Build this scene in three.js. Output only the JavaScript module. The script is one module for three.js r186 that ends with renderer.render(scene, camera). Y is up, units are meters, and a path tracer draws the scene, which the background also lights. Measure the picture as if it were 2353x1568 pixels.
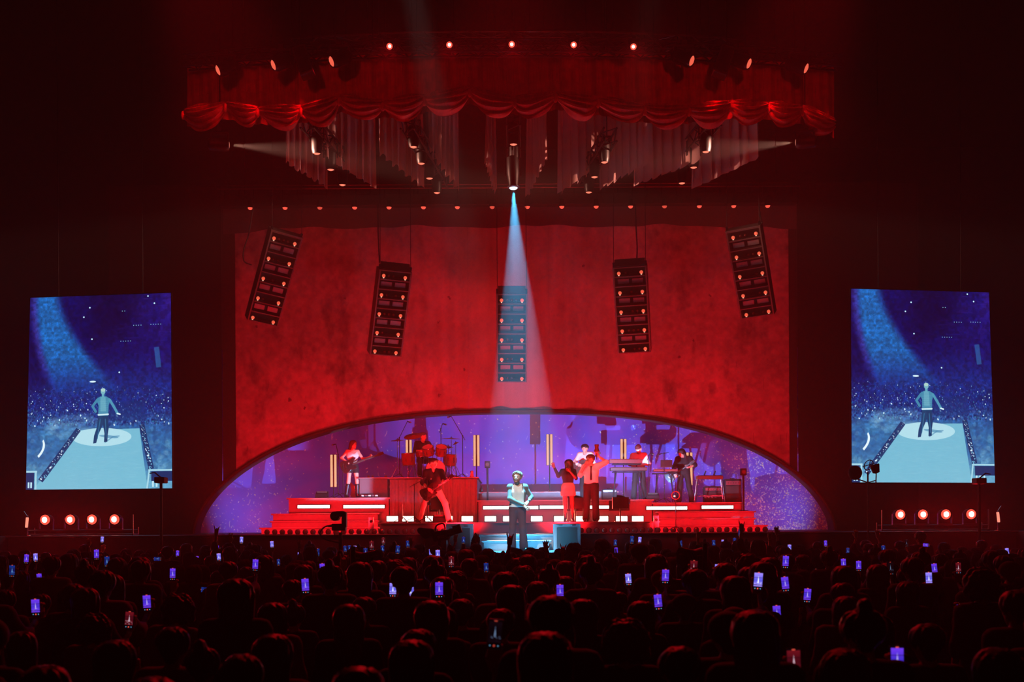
import * as THREE from 'three';
import { mergeGeometries } from 'three/addons/utils/BufferGeometryUtils.js';
import { RoundedBoxGeometry } from 'three/addons/geometries/RoundedBoxGeometry.js';
import { RectAreaLightUniformsLib } from 'three/addons/lights/RectAreaLightUniformsLib.js';

// ---------------------------------------------------------------- camera, light, exposure
const V3 = THREE.Vector3, { PI, sin, cos, abs, min, max, sqrt, floor, hypot } = Math;
const scene = new THREE.Scene();
scene.background = new THREE.Color(0x000000);
scene.fog = new THREE.FogExp2(0xffffff, 0.005);   // stage haze that fills the hall
const FOCAL = 2600, CX = 1176.5, CY = 1208, EYE = 2.1, ROLL = 0.0055;
const camera = new THREE.PerspectiveCamera(2 * Math.atan(784 / FOCAL) * 180 / PI, 2353 / 1568, 0.3, 120);
camera.setViewOffset(2353, 1568, 0, -424, 2353, 1568);   // a level camera with the lens shifted up
camera.position.set(0, EYE, 0);
camera.rotation.z = -ROLL;
camera.focus = 28;
camera.userData.fStop = 2.6;
const renderer = new THREE.WebGLRenderer();
renderer.toneMapping = THREE.LinearToneMapping;
renderer.toneMappingExposure = 1;
renderer.shadowMap.enabled = true;
RectAreaLightUniformsLib.init();

// P: the point at a depth (metres before the camera) that the photograph shows at a pixel
function P(px, py, d) {
  const x = px - CX, y = CY - py, c = cos(ROLL), s = sin(ROLL);
  return new V3((x * c + y * s) * d / FOCAL, EYE + (-x * s + y * c) * d / FOCAL, -d);
}
const RED = [1, 0.005, 0.013], HOT = [1, 0.2, 0.11], COOL = [0.2, 0.5, 1], SKYBLUE = [0.06, 0.54, 1], WARM = [1, 0.42, 0.3];
const rgb = (c) => new THREE.Color().setRGB(c[0], c[1], c[2]);
function spot(name, color, cd, from, to, deg, penumbra = 0.4, size = 4) {
  const l = new THREE.SpotLight(rgb(color), cd, 0, deg * PI / 180, penumbra, 2);
  l.name = name; l.position.copy(from); l.target.position.copy(to); l.shadow.radius = size; l.castShadow = true;
  scene.add(l, l.target);
  return l;
}
function area(name, color, nits, w, h, from, to) {
  const l = new THREE.RectAreaLight(rgb(color), nits, w, h);
  l.name = name; l.position.copy(from); l.lookAt(to); scene.add(l);
  return l;
}
// red front-of-house wash from the lighting gantry over the hall, aimed at the band above the heads of the crowd
for (const [x, tx, cd] of [[-5, -4.6, 470], [0, 0, 400], [5, 4.6, 470]]) spot('front_wash_lamp', RED, cd, new V3(x, 12.6, -15), new V3(tx, 3.3, -33), 15, 0.55, 8);
// red footlights that rake the scenic wall from the edge of the deck
for (let i = 0; i < 6; i++) { const x = -6.6 + i * 2.64; spot('foot_lamp', RED, 82, new V3(x, 2.12, -28.3), new V3(x * 1.04, 6.2, -34.4), 56, 0.5, 10); }
// added red uplights, no fixture built, that brighten the valance from below
for (const x of [-6.5, -2.2, 2.2, 6.5]) spot('added_uplight', RED, abs(x) > 5 ? 30 : 60, new V3(x, 1.5, -24.6), new V3(x * 1.0, 11, -24.6 + 0.2), 34, 0.6, 6);
// added pair of softer unseen lamps that brighten the valance cloth
for (const x of [-6, 6]) spot('added_valance_lamp', RED, 75, new V3(x, 12.6, -13.5), new V3(x * 0.72, 11.3, -25), 24, 0.7, 8);
// white follow spot from the gantry, on the singer alone
spot('follow_spot', [1, 0.93, 0.86], 800, new V3(-2, 12.8, -14.5), new V3(0.12, 2.55, -26.3), 3.2, 0.5, 4);
// added unseen cool lamps behind the outer flats, filling the star cloth ends
for (const s of [-1, 1]) spot('added_cool_lamp', COOL, 20, new V3(s * 10.6, 2.5, -35.2), new V3(s * 6.5, 2.7, -37.2), 52, 0.9, 1);
spot('follow_spot', [1, 0.55, 0.45], 280, new V3(2.4, 12.8, -14.5), new V3(1.85, 3.5, -29.7), 3.6, 0.6, 4);
// ---------------------------------------------------------------- helpers
let seed = 12345;
const rnd = () => { seed = (seed + 0x6d2b79f5) | 0; let t = Math.imul(seed ^ (seed >>> 15), 1 | seed); t = (t + Math.imul(t ^ (t >>> 7), 61 | t)) ^ t; return ((t ^ (t >>> 14)) >>> 0) / 4294967296; };
const rr = (a, b) => a + (b - a) * rnd();
const pick = (a) => a[floor(rnd() * a.length)];
const v3 = (a) => (a.isVector3 ? a : new V3(a[0], a[1], a[2]));
const lerp = (a, b, t) => a + (b - a) * t;
const taken = new Map();
function numbered(n) { const k = taken.get(n) ?? 0; taken.set(n, k + 1); return k ? n + '_' + String(k).padStart(3, '0') : n; }
function tag(o, label, category, group, kind) {
  o.userData = { ...o.userData };
  if (label) o.userData.label = label;
  if (category) o.userData.category = category;
  if (group) o.userData.group = group; else delete o.userData.group;
  if (kind) o.userData.kind = kind;
  return o;
}
function thing(name, label, category, pos = [0, 0, 0], turn = 0, group) {
  const g = new THREE.Group(); g.name = numbered(name); g.position.copy(v3(pos)); g.rotation.y = turn; scene.add(g);
  return tag(g, label, category, group);
}
const ready = (m) => { m.castShadow = m.receiveShadow = true; return m; };
function part(name, geo, mat, parent) { const m = ready(new THREE.Mesh(geo, mat)); m.name = name; parent.add(m); return m; }
function solo(name, geo, mat, label, category, group, kind) { const m = ready(new THREE.Mesh(geo, mat)); m.name = numbered(name); scene.add(m); return tag(m, label, category, group, kind); }
function struct(name, geo, mat, label) { const m = ready(new THREE.Mesh(geo, mat)); m.name = name; scene.add(m); m.userData.kind = 'structure'; if (label) m.userData.label = label; return m; }
function copyOf(o, label, group, pos, turn) {
  const c = o.clone(); c.name = numbered(o.name.replace(/_\d+$/, '')); scene.add(c); tag(c, label, o.userData.category, group);
  if (pos) c.position.copy(v3(pos)); if (turn !== undefined) c.rotation.y = turn;
  return c;
}
// geometry collector
const M4 = THREE.Matrix4, Q = THREE.Quaternion, UPV = new V3(0, 1, 0);
class Geo {
  constructor() { this.list = []; }
  add(g, m) { g = g.index ? g.toNonIndexed() : g.clone(); for (const k of Object.keys(g.attributes)) if (!['position', 'normal', 'uv'].includes(k)) g.deleteAttribute(k); if (m) g.applyMatrix4(m); this.list.push(g); return this; }
  at(g, pos = [0, 0, 0], rot = [0, 0, 0], scale = [1, 1, 1]) { return this.add(g, new M4().compose(v3(pos), new Q().setFromEuler(new THREE.Euler(...rot)), v3(scale))); }
  box(w, h, d, pos, rot, r) { return this.at(r ? new RoundedBoxGeometry(w, h, d, 2, r) : new THREE.BoxGeometry(w, h, d), pos, rot); }
  cyl(r0, r1, h, pos, rot, n = 16) { return this.at(new THREE.CylinderGeometry(r0, r1, h, n), pos, rot); }
  ball(r, pos, scale, n = 14) { return this.at(new THREE.SphereGeometry(r, n, floor(n * 0.75)), pos, undefined, scale); }
  rod(a, b, r, r2 = r, n = 8) {
    a = v3(a); b = v3(b); const d = b.clone().sub(a), l = d.length();
    return this.add(new THREE.CylinderGeometry(r2, r, l, n), new M4().compose(a.clone().add(b).multiplyScalar(0.5), new Q().setFromUnitVectors(UPV, d.normalize()), new V3(1, 1, 1)));
  }
  tube(pts, r, n = 24, m = 6) { return this.add(new THREE.TubeGeometry(new THREE.CatmullRomCurve3(pts.map(v3)), n, r, m)); }
  lathe(pts, pos, rot, n = 24) { return this.at(new THREE.LatheGeometry(pts.map((p) => new THREE.Vector2(p[0], p[1])), n), pos, rot); }
  extrude(shape, depth, pos, rot, bevel = 0.004) { return this.at(new THREE.ExtrudeGeometry(shape, { depth, bevelEnabled: bevel > 0, bevelSize: bevel, bevelThickness: bevel, bevelSegments: 2, curveSegments: 14 }), pos, rot); }
  get geo() { return this.list.length === 1 ? this.list[0] : mergeGeometries(this.list); }
  as(name, mat, parent) { return part(name, this.geo, mat, parent); }
}
const G = () => new Geo();
// a sheet given by f(u, v) -> [x, y, z]
function sheet(f, nu, nv, uvScale = [1, 1]) {
  const pos = [], uv = [], idx = [];
  for (let j = 0; j <= nv; j++) for (let i = 0; i <= nu; i++) { const p = f(i / nu, j / nv); pos.push(p[0], p[1], p[2]); uv.push(p[3] ?? (i / nu) * uvScale[0], p[4] ?? (j / nv) * uvScale[1]); }
  for (let j = 0; j < nv; j++) for (let i = 0; i < nu; i++) { const a = j * (nu + 1) + i; idx.push(a, a + 1, a + nu + 2, a, a + nu + 2, a + nu + 1); }
  const g = new THREE.BufferGeometry();
  g.setAttribute('position', new THREE.Float32BufferAttribute(pos, 3)); g.setAttribute('uv', new THREE.Float32BufferAttribute(uv, 2)); g.setIndex(idx); g.computeVertexNormals();
  return g;
}
const sheetAs = (f, nu, nv) => sheet(f, nu, nv);
// value noise
const hash = (x, y, z = 0) => { let h = Math.imul(x, 374761393) ^ Math.imul(y, 668265263) ^ Math.imul(z, 2147483647 ^ 0x5bd1e995); h = Math.imul(h ^ (h >>> 13), 1274126177); return ((h ^ (h >>> 16)) >>> 0) / 4294967296; };
const sm = (t) => t * t * (3 - 2 * t);
function noise2(x, y, s = 0) { const xi = floor(x), yi = floor(y), u = sm(x - xi), v = sm(y - yi); return lerp(lerp(hash(xi, yi, s), hash(xi + 1, yi, s), u), lerp(hash(xi, yi + 1, s), hash(xi + 1, yi + 1, s), u), v); }
const fbm = (x, y, o = 4, s = 0) => { let a = 0, w = 0.5, t = 0; for (let i = 0; i < o; i++) { a += w * noise2(x, y, s + i); t += w; x *= 2.03; y *= 2.03; w *= 0.5; } return a / t; };
// canvas and data textures
function canvasTex(w, h, draw, srgb = true) { const c = document.createElement('canvas'); c.width = w; c.height = h; draw(c.getContext('2d'), w, h); const t = new THREE.CanvasTexture(c); if (srgb) t.colorSpace = THREE.SRGBColorSpace; t.magFilter = THREE.LinearFilter; return t; }
function dataTex(n, f, repeat) { const a = new Uint8Array(n * n * 4); for (let y = 0; y < n; y++) for (let x = 0; x < n; x++) { const c = f(x / n, y / n), i = (y * n + x) * 4; for (let k = 0; k < 3; k++) a[i + k] = max(0, min(255, c[k] * 255)); a[i + 3] = 255; } const t = new THREE.DataTexture(a, n, n); t.magFilter = THREE.LinearFilter; t.wrapS = t.wrapT = THREE.RepeatWrapping; if (repeat) t.repeat.set(repeat, repeat); t.needsUpdate = true; return t; }
// materials
const mat = (c, roughness = 0.7, metalness = 0, extra = {}) => new THREE.MeshStandardMaterial({ color: typeof c === 'number' ? new THREE.Color(c) : rgb(c), roughness, metalness, side: THREE.DoubleSide, ...extra });
const glow = (c, k, extra = {}) => new THREE.MeshStandardMaterial({ color: 0x111111, roughness: 0.4, emissive: rgb(c), emissiveIntensity: k, ...extra });
const M = {
  black: mat(0x0a0909, 0.75), blackGloss: mat(0x0c0b0b, 0.3), blackMetal: mat(0x121111, 0.42, 0.6), steel: mat(0x8d8d90, 0.35, 0.9), chrome: mat(0xd0d0d2, 0.16, 1), brass: mat(0xc79a4a, 0.28, 1),
  hall: new THREE.MeshPhysicalMaterial({ color: 0x050404, roughness: 1, specularIntensity: 0.1 }), deck: mat(0x2a2626, 0.55), white: mat(0xd8d6d2, 0.6), cream: mat(0xd9cdb8, 0.6), paint: mat(0x8a8784, 0.6), wood: mat(0x6b4a2c, 0.45), darkWood: mat(0x3a2416, 0.4),
  grey: mat(0x55534f, 0.6), rubber: mat(0x111010, 0.85), skin: mat(0xd29b7d, 0.55), skinDark: mat(0x6d4632, 0.55), lensRed: glow([1, 0.1, 0.06], 1.6), lensHot: glow([1, 0.5, 0.4], 8), lensRim: glow([1, 0.1, 0.06], 1.3),
};
// ---------------------------------------------------------------- hall
{
  const slab = (w, h, d, x, y, z) => new THREE.BoxGeometry(w, h, d).translate(x, y, z);
  struct('floor', slab(52, 0.3, 62, 0, -0.15, -17), M.hall);
  struct('ceiling', slab(52, 0.3, 62, 0, 18.15, -17), M.hall);
  struct('wall_left', slab(0.3, 18, 62, -26, 9, -17), M.hall);
  struct('wall_right', slab(0.3, 18, 62, 26, 9, -17), M.hall);
  struct('wall_back', slab(52, 18, 0.3, 0, 9, -48), M.hall);
  struct('wall_front', slab(52, 18, 0.3, 0, 9, 14), M.hall);
}
// ---------------------------------------------------------------- scenic wall with the arch
const WALL_D = 34.5, DECK_Y = 1.9;
const archL = P(450, 1230, WALL_D).x, archR = P(1914, 1222, WALL_D).x, archTop = P(1180, 949, WALL_D).y;
const archC = (archL + archR) / 2, archA = (archR - archL) / 2, archB = archTop - DECK_Y;
const archY = (x) => { const t = (x - archC) / archA; return abs(t) >= 1 ? DECK_Y : DECK_Y + archB * Math.pow(1 - Math.pow(abs(t), 2.6), 0.59); };
{
  // stains and weave: a rough plastered cloth
  const tex = canvasTex(2048, 1024, (g, w, h) => {
    const im = g.createImageData(w, h);
    for (let y = 0; y < h; y++) for (let x = 0; x < w; x++) {
      const u = x / w * 17, v = y / h * 9, i = (y * w + x) * 4;
      const blot = fbm(u * 0.9, v * 0.9, 4, 3), fine = fbm(u * 7, v * 7, 3, 9), streak = fbm(u * 5, v * 0.35, 3, 21), grain = hash(x, y, 5);
      const side = min(1, abs(u - 8.5) / 5), low = v / 9;
      let t = 0.62 + 0.2 * (fine - 0.5) * side + 0.16 * (blot - 0.5) + 0.12 * (streak - 0.5) * (1 - side * 0.6) + 0.07 * (grain - 0.5);
      const scuff = max(0, fbm(u * 2.4, v * 1.6, 4, 40) - 0.55) * fbm(u * 9, v * 4, 3, 60) * (side * 0.9 + 0.1) * (0.6 + low);
      t -= scuff * 1.1;
      t = max(0.1, t) * 255;
      im.data[i] = t; im.data[i + 1] = t * 0.95; im.data[i + 2] = t * 0.92; im.data[i + 3] = 255;
    }
    g.putImageData(im, 0, 0);
    seed = 77;
    const spot_ = (x, y, r) => { g.fillStyle = 'rgba(60,52,48,0.55)'; g.beginPath(); g.ellipse(x, y, r, r * rr(0.6, 1.4), rnd() * 3, 0, 7); g.fill(); };
    for (const [px, py, r] of [[1032, 697, 4], [1008, 752, 3.5], [1340, 625, 4], [1594, 792, 4], [1562, 830, 4], [665, 926, 5], [630, 700, 3], [1632, 690, 3], [793, 696, 3], [1068, 857, 3.5], [1010, 917, 4], [590, 760, 3.5], [700, 945, 4]]) { const p = P(px, py, WALL_D); for (let k = 0; k < 4; k++) spot_((p.x + 8.45) / 17 * w + rr(-4, 4), h - (p.y - DECK_Y - 0.2) / 9 * h * 1.0 + rr(-4, 4), r * rr(0.5, 1)); }
    g.strokeStyle = 'rgba(70,60,56,0.45)';
    for (let k = 0; k < 60; k++) { const x = rr(0, w), y = rr(h * 0.45, h), e = abs(x / w - 0.5); if (e < 0.16 && rnd() < 0.8) continue; g.lineWidth = rr(0.8, 2.4); g.beginPath(); g.moveTo(x, y); g.quadraticCurveTo(x + rr(-8, 8), y + rr(6, 20), x + rr(-6, 10), y + rr(16, 46)); g.stroke(); }
  });
  const cloth = new THREE.MeshStandardMaterial({ map: tex, bumpMap: tex, bumpScale: 0.02, roughness: 0.85, side: THREE.DoubleSide });
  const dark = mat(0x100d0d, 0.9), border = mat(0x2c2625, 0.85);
  const wall = thing('scenic_wall', 'tall weathered cloth stage wall with a wide low arch behind the band', 'stage wall');
  const yTop = P(1176, 470, WALL_D).y;
  const fold = (x) => { const t = x - archC, k = Math.exp(-Math.pow(t / 3.4, 2)); return k * (0.09 * sin(t * 5.1 + 0.6) + 0.06 * sin(t * 9.3 + 2)) + 0.012 * sin(t * 2.1); };
  const xs = [541, 888, 1076, 1262, 1468, 1813].map((px) => P(px, 760, WALL_D).x);
  for (let i = 0; i < 5; i++) {
    const a = xs[i] + 0.001, b = xs[i + 1] - 0.001, n = 44;
    const lift = [0, 0.018, 0, 0.018, 0][i];
    part('panel', sheet((u, v) => { const x = lerp(a, b, u), y0 = archY(x), y = lerp(y0, yTop, v); return [x, y, -WALL_D + lift + fold(x) * (0.6 + 0.4 * v), (x + 8.45) / 17, (y - DECK_Y - 0.2) / 9.2]; }, n, 30), cloth, wall);
  }
  // dark-toned strips for the wall's shaded edges, and black outer flats, arch-cut
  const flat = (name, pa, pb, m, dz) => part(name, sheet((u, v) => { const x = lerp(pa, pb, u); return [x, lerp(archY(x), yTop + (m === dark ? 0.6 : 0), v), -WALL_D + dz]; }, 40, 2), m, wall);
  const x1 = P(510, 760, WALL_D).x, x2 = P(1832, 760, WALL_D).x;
  flat('unlit_edge_strip', x1, xs[0] - 0.01, border, -0.05); flat('unlit_edge_strip', xs[5] + 0.01, x2, border, -0.05);
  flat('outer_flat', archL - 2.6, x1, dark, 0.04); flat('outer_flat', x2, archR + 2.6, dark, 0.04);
  // the dark rim of the arch
  const rim = []; for (let i = 0; i <= 120; i++) { const t = -1 + 2 * i / 120, x = archC + archA * Math.sign(t) * (1 - Math.pow(1 - abs(t), 1.7)); rim.push([x, archY(x)]); }
  part('arch_rim', sheet((u, v) => { const k = min(119.999, u * 120), i = floor(k), f = k - i, a = rim[i], b = rim[i + 1]; let nx = -(b[1] - a[1]), ny = b[0] - a[0]; const l = hypot(nx, ny); nx /= l; ny /= l; const w = [0.1, 0.1, -0.005, -0.005][floor(v * 3 + 0.5)], z = [-0.1, 0.12, 0.12, -0.5][floor(v * 3 + 0.5)]; return [lerp(a[0], b[0], f) + nx * w, lerp(a[1], b[1], f) + ny * w, -WALL_D + z]; }, 240, 3), mat(0x3a2826, 0.8), wall);
}
// dark wavy-edged sheet standing in for the valance shadow on the wall top
{
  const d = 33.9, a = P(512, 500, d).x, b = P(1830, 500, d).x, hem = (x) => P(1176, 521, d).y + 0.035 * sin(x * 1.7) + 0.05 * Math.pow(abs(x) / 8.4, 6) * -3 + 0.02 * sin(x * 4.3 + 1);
  solo('wall_shade_band', sheet((u, v) => { const x = lerp(a, b, u); return [x, lerp(hem(x), P(1176, 462, d).y, v), -d + 0.02 + 0.03 * sin(x * 6)]; }, 160, 4), mat(0x4a4241, 0.9), 'narrow dark sheet standing in for the valance shadow along the stage wall top', 'shade_band');
}
// star cloth
const DROP_D = 37.2;
{
  const W = 24, Hh = 6;
  const tex = canvasTex(2048, 512, (g, w, h) => {
    seed = 4242;
    const im = g.createImageData(w, h);
    for (let y = 0; y < h; y++) for (let x = 0; x < w; x++) { const i = (y * w + x) * 4, n = fbm(x / 160, y / 160, 4, 2), m = fbm(x / 30, y / 30, 2, 8); im.data[i] = 112 + n * 40 + m * 10; im.data[i + 1] = 84 + n * 26 + m * 8; im.data[i + 2] = 216 + n * 26 + m * 8; im.data[i + 3] = 255; }
    g.putImageData(im, 0, 0);
    const fleck = (x, y, s) => { const c = rnd(); g.fillStyle = c < 0.6 ? '#fbfff4' : c < 0.8 ? '#fff2c8' : '#d8fbff'; g.save(); g.translate(x, y); g.rotate(rnd() * 3.2); g.beginPath(); g.ellipse(0, 0, s * rr(0.5, 1.5), s * rr(0.35, 0.8), 0, 0, 7); g.fill(); g.restore(); };
    for (let k = 0; k < 1300; k++) fleck(rnd() * w, rnd() * h, rr(0.7, 2.6));
    for (let k = 0; k < 3600; k++) { const x = w * (0.66 + 0.34 * Math.pow(rnd(), 0.8)), y = rnd() * h; fleck(x, y, rr(0.7, 2.1)); }
    for (let k = 0; k < 3200; k++) { const x = w * rr(0.8, 0.97), y = h * (1 - Math.pow(rnd(), 1.6) * 0.8); fleck(x, y, rr(0.8, 2.4)); }
    for (let k = 0; k < 500; k++) { const x = w * rr(0.06, 0.2), y = h * (1 - Math.pow(rnd(), 1.3) * 0.6); fleck(x, y, rr(0.6, 2)); }
    g.lineCap = 'round';
    for (let k = 0; k < 70; k++) { const x = rnd() * w, y = rnd() * h; g.strokeStyle = 'rgba(250,255,240,0.9)'; g.lineWidth = rr(0.8, 2); g.beginPath(); g.moveTo(x, y); g.quadraticCurveTo(x + rr(-3, 3), y + rr(3, 8), x + rr(-6, 6), y + rr(6, 18)); g.stroke(); }
  });
  solo('star_cloth', sheet((u, v) => { const x = lerp(-W / 2, W / 2, u); return [x, DECK_Y + 0.01 + v * Hh, -DROP_D + 0.02 * sin(x * 2.2)]; }, 96, 2), new THREE.MeshStandardMaterial({ map: tex, roughness: 0.8, side: THREE.DoubleSide }), 'violet backcloth painted with white star flecks seen through the arch', 'backcloth');
}
// ---------------------------------------------------------------- stage
const RUN_Y = P(1190, 1268, 26.3).y;
const riserMat = mat(0x8a8482, 0.5), riserDark = mat(0x5c5755, 0.55), nosing = mat(0xb9b2ae, 0.32, 0.7);
function riser(name, label, px0, px1, pyTop, d, depth, yBase, m = riserMat, round = 0) {
  const a = P(px0, pyTop, d), b = P(px1, pyTop, d), y = (a.y + b.y) / 2, w = b.x - a.x;
  const t = thing(name, label, 'stage riser', [(a.x + b.x) / 2, yBase, -d]);
  G().box(w, y - yBase - 0.03, depth, [0, (y - yBase - 0.03) / 2, -depth / 2 - 0.03], undefined, round).as('front', m, t);
  G().box(w + 0.1, 0.035, depth + 0.05, [0, y - yBase - 0.0175, -depth / 2], undefined, 0.014).as('tread', m, t);
  G().cyl(0.012, 0.012, w + 0.1, [0, y - yBase - 0.004, 0.026], [0, 0, PI / 2], 8).as('nosing', nosing, t);
  return { t, y, x0: a.x, x1: b.x };
}
{
  const deckT = thing('stage_deck', 'long main stage deck behind the crowd', 'stage deck', [0, 0, -28]);
  G().box(25, DECK_Y - 0.05, 12, [0, (DECK_Y - 0.05) / 2, -6.05]).as('skirt', mat(0x6a5f5c, 0.8), deckT);
  G().box(25, 0.05, 12.1, [0, DECK_Y - 0.025, -6], undefined, 0.012).as('deck_board', M.deck, deckT);
  G().cyl(0.016, 0.016, 25, [0, DECK_Y - 0.01, 0.055], [0, 0, PI / 2], 8).as('edge_rail', nosing, deckT);
  for (const s of [-1, 1]) { // side wings that carry the lamp trolleys
    const w = thing('side_stage', s < 0 ? 'low black wing stage below the screen at left' : 'low black wing stage below the screen at right', 'stage deck', [s * 15.6, 0, -27.6]);
    G().box(6.2, DECK_Y, 4, [0, DECK_Y / 2, -2], undefined, 0.02).as('platform', mat(0x171414, 0.7), w);
    G().cyl(0.016, 0.016, 6.2, [0, DECK_Y - 0.01, 0.02], [0, 0, PI / 2], 8).as('edge_rail', nosing, w);
  }
}
const tierL = [], tierR = [];
tierL.push(riser('riser_step', 'lowest red lit step at the bass player side of stage', 600, 868, 1213, 31.2, 0.33, DECK_Y));
tierL.push(riser('riser_step', 'middle red lit step at the bass player side of stage', 624, 868, 1198, 31.6, 0.33, DECK_Y));
tierL.push(riser('riser_step', 'upper red lit step at the bass player side of stage', 627, 868, 1181, 32, 0.42, DECK_Y));
tierR.push(riser('riser_step', 'lowest red lit step at the steel guitar side of stage', 1514, 1760, 1208, 31.2, 0.33, DECK_Y));
tierR.push(riser('riser_step', 'middle red lit step at the steel guitar side of stage', 1514, 1732, 1192, 31.6, 0.33, DECK_Y));
tierR.push(riser('riser_step', 'upper red lit step at the steel guitar side of stage', 1514, 1733, 1176, 32, 0.42, DECK_Y));
const platL = riser('band_riser', 'band riser under the bass player with two light bars in its front', 663, 893, 1145, 32.5, 3.9, DECK_Y);
const platC = riser('band_riser', 'band riser behind the lead singer with a long light bar row', 1099, 1498, 1150, 32.5, 3.9, DECK_Y);
const platR = riser('band_riser', 'band riser under the steel guitar with two light bars in its front', 1501, 1706, 1155.5, 32.5, 3.9, DECK_Y);
const platD = riser('drum_riser', 'tall drum riser with a pleated cloth front', 896, 1096, 1098, 32.45, 3.9, DECK_Y, riserDark);
const shelf = riser('band_riser', 'low stand behind the singer carrying the two thin light towers', 1102, 1418, 1131, 34.0, 1.2, platC.y, riserMat);
const walk = riser('front_walkway', 'front walkway where the guitarist and backing singers stand', 872, 1512, 1201, 28.9, 3.3, DECK_Y);
const platS = riser('side_stand', 'side stand with glasses behind the bass player', 826, 890, 1098.5, 33.2, 1.4, platL.y, riserDark);
// pleated skirt of the drum riser
{
  const a = platD.x0, b = platD.x1;
  part('pleated_cloth', sheet((u, v) => { const x = lerp(a, b, u); return [x - platD.t.position.x, v * (platD.y - DECK_Y - 0.05), 0.05 + 0.022 * sin(x * 24) + 0.012 * sin(x * 61)]; }, 200, 3), mat(0x7d7471, 0.8), platD.t);
}
// steps down the middle, two flanking boxes, and the runway grille
const stepWhite = mat(0xb4b4b8, 0.55);
for (const [px0, px1, py, d, lab] of [[1094, 1282, 1229, 27.62, 'upper pale centre step behind the singer'], [1112, 1262, 1243, 27.2, 'lower pale centre step behind the singer']]) riser('centre_step', lab, px0, px1, py, d, 0.33, RUN_Y, stepWhite);
for (const [px, lab] of [[1056, 'pale equipment box left of the centre steps beneath the walkway'], [1303, 'pale equipment box right of the centre steps beneath the walkway']]) {
  const p = P(px, 1204, 27.4), bh = p.y - RUN_Y, t = thing('equipment_box', lab, 'box', [p.x, RUN_Y, -27.4]);
  G().box(0.66, bh, 0.5, [0, bh / 2, -0.25], undefined, 0.015).as('body', stepWhite, t);
  G().box(0.5, 0.5, 0.02, [0, 0.3, 0.008], undefined, 0.008).as('front_plate', riserDark, t);
  for (const s of [-1, 1]) G().box(0.1, 0.03, 0.03, [s * 0.16, 0.6, 0.03], undefined, 0.01).as('handle', M.steel, t);
}
{
  const t = thing('runway', 'grilled runway floor the singer stands on', 'runway', [0.3, 0, -27.7]);
  G().box(4.4, RUN_Y - 0.06, 2.7, [0, (RUN_Y - 0.06) / 2, 1.35]).as('body', M.black, t);
  const bars = G(); for (let i = 0; i <= 24; i++) bars.box(4.4, 0.035, 0.028, [0, RUN_Y - 0.0175, 0.02 + i * 0.111]);
  for (let i = 0; i <= 44; i++) bars.box(0.022, 0.03, 2.7, [-2.2 + i * 0.1, RUN_Y - 0.0175, 1.35]);
  const gr = bars.as('grille', mat(0xaaa9a8, 0.4, 0.6), t); gr.userData.kind = 'stuff';
  G().box(4.4, 0.012, 2.7, [0, RUN_Y - 0.05, 1.35]).as('tray', mat(0x4d4d50, 0.5), t);
}
// uprights beside the walkway
for (const [px, lab] of [[853, 'narrow grey lamp post left of the front walkway'], [1508, 'narrow grey lamp post right of the front walkway']]) {
  const p = P(px, 1230, 28.6), t = thing('lamp_post', lab, 'post', [p.x, DECK_Y, -28.6]);
  G().box(0.13, 0.43, 0.08, [0, 0.215, 0], undefined, 0.012).as('body', mat(0xb0aba6, 0.5), t);
  for (const y of [0.09, 0.32]) G().cyl(0.036, 0.036, 0.02, [0, y, 0.045], [PI / 2, 0, 0]).as('lens', M.chrome, t);
}
// ---------------------------------------------------------------- light bars in the riser fronts
function lightBar(px0, px1, py, d, label, group, nits) {
  const a = P(px0, py, d), b = P(px1, py, d), w = b.x - a.x, c = a.clone().add(b).multiplyScalar(0.5), h = 0.088;
  const t = thing('light_bar', label, 'light bar', [c.x, c.y - h / 2, -d], 0, group);
  G().box(w + 0.04, h + 0.035, 0.05, [0, h / 2, -0.01], undefined, 0.01).as('housing', M.blackMetal, t);
  const n = max(4, Math.round(w / 0.062)), cells = G();
  for (let i = 0; i < n; i++) cells.at(new THREE.PlaneGeometry(w / n - 0.009, h), [-w / 2 + (i + 0.5) * w / n, h / 2, 0.026]);
  cells.as('light_cells', glow([1, 0.74, 0.64], 5), t);
  area('light_bar', RED, nits, w, h, new V3(c.x, c.y, -d + 0.04), new V3(c.x, c.y, 0));
}
const BAR = 'red light bars set into the riser fronts';
lightBar(684, 758, 1165, 32.44, 'light bar in the left riser, the outer of two', BAR, 110);
lightBar(789, 884, 1165, 32.44, 'light bar in the left riser, nearer the drums', BAR, 110);
lightBar(1110, 1237, 1167, 32.44, 'light bar directly behind the lead singer', BAR, 110);
lightBar(1240, 1340, 1166, 32.44, 'light bar behind the woman in the checked skirt', BAR, 110);
lightBar(1343, 1418, 1166, 32.44, 'light bar behind the legs of the singer with the tie', BAR, 110);
lightBar(1422, 1444, 1166, 32.44, 'shortest light bar, under the keyboards', BAR, 110);
lightBar(1485, 1579, 1168, 32.44, 'light bar in the right riser, nearer the keyboards', BAR, 110);
lightBar(1612, 1685, 1166, 32.44, 'light bar in the right riser, the outer of two', BAR, 110);
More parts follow.
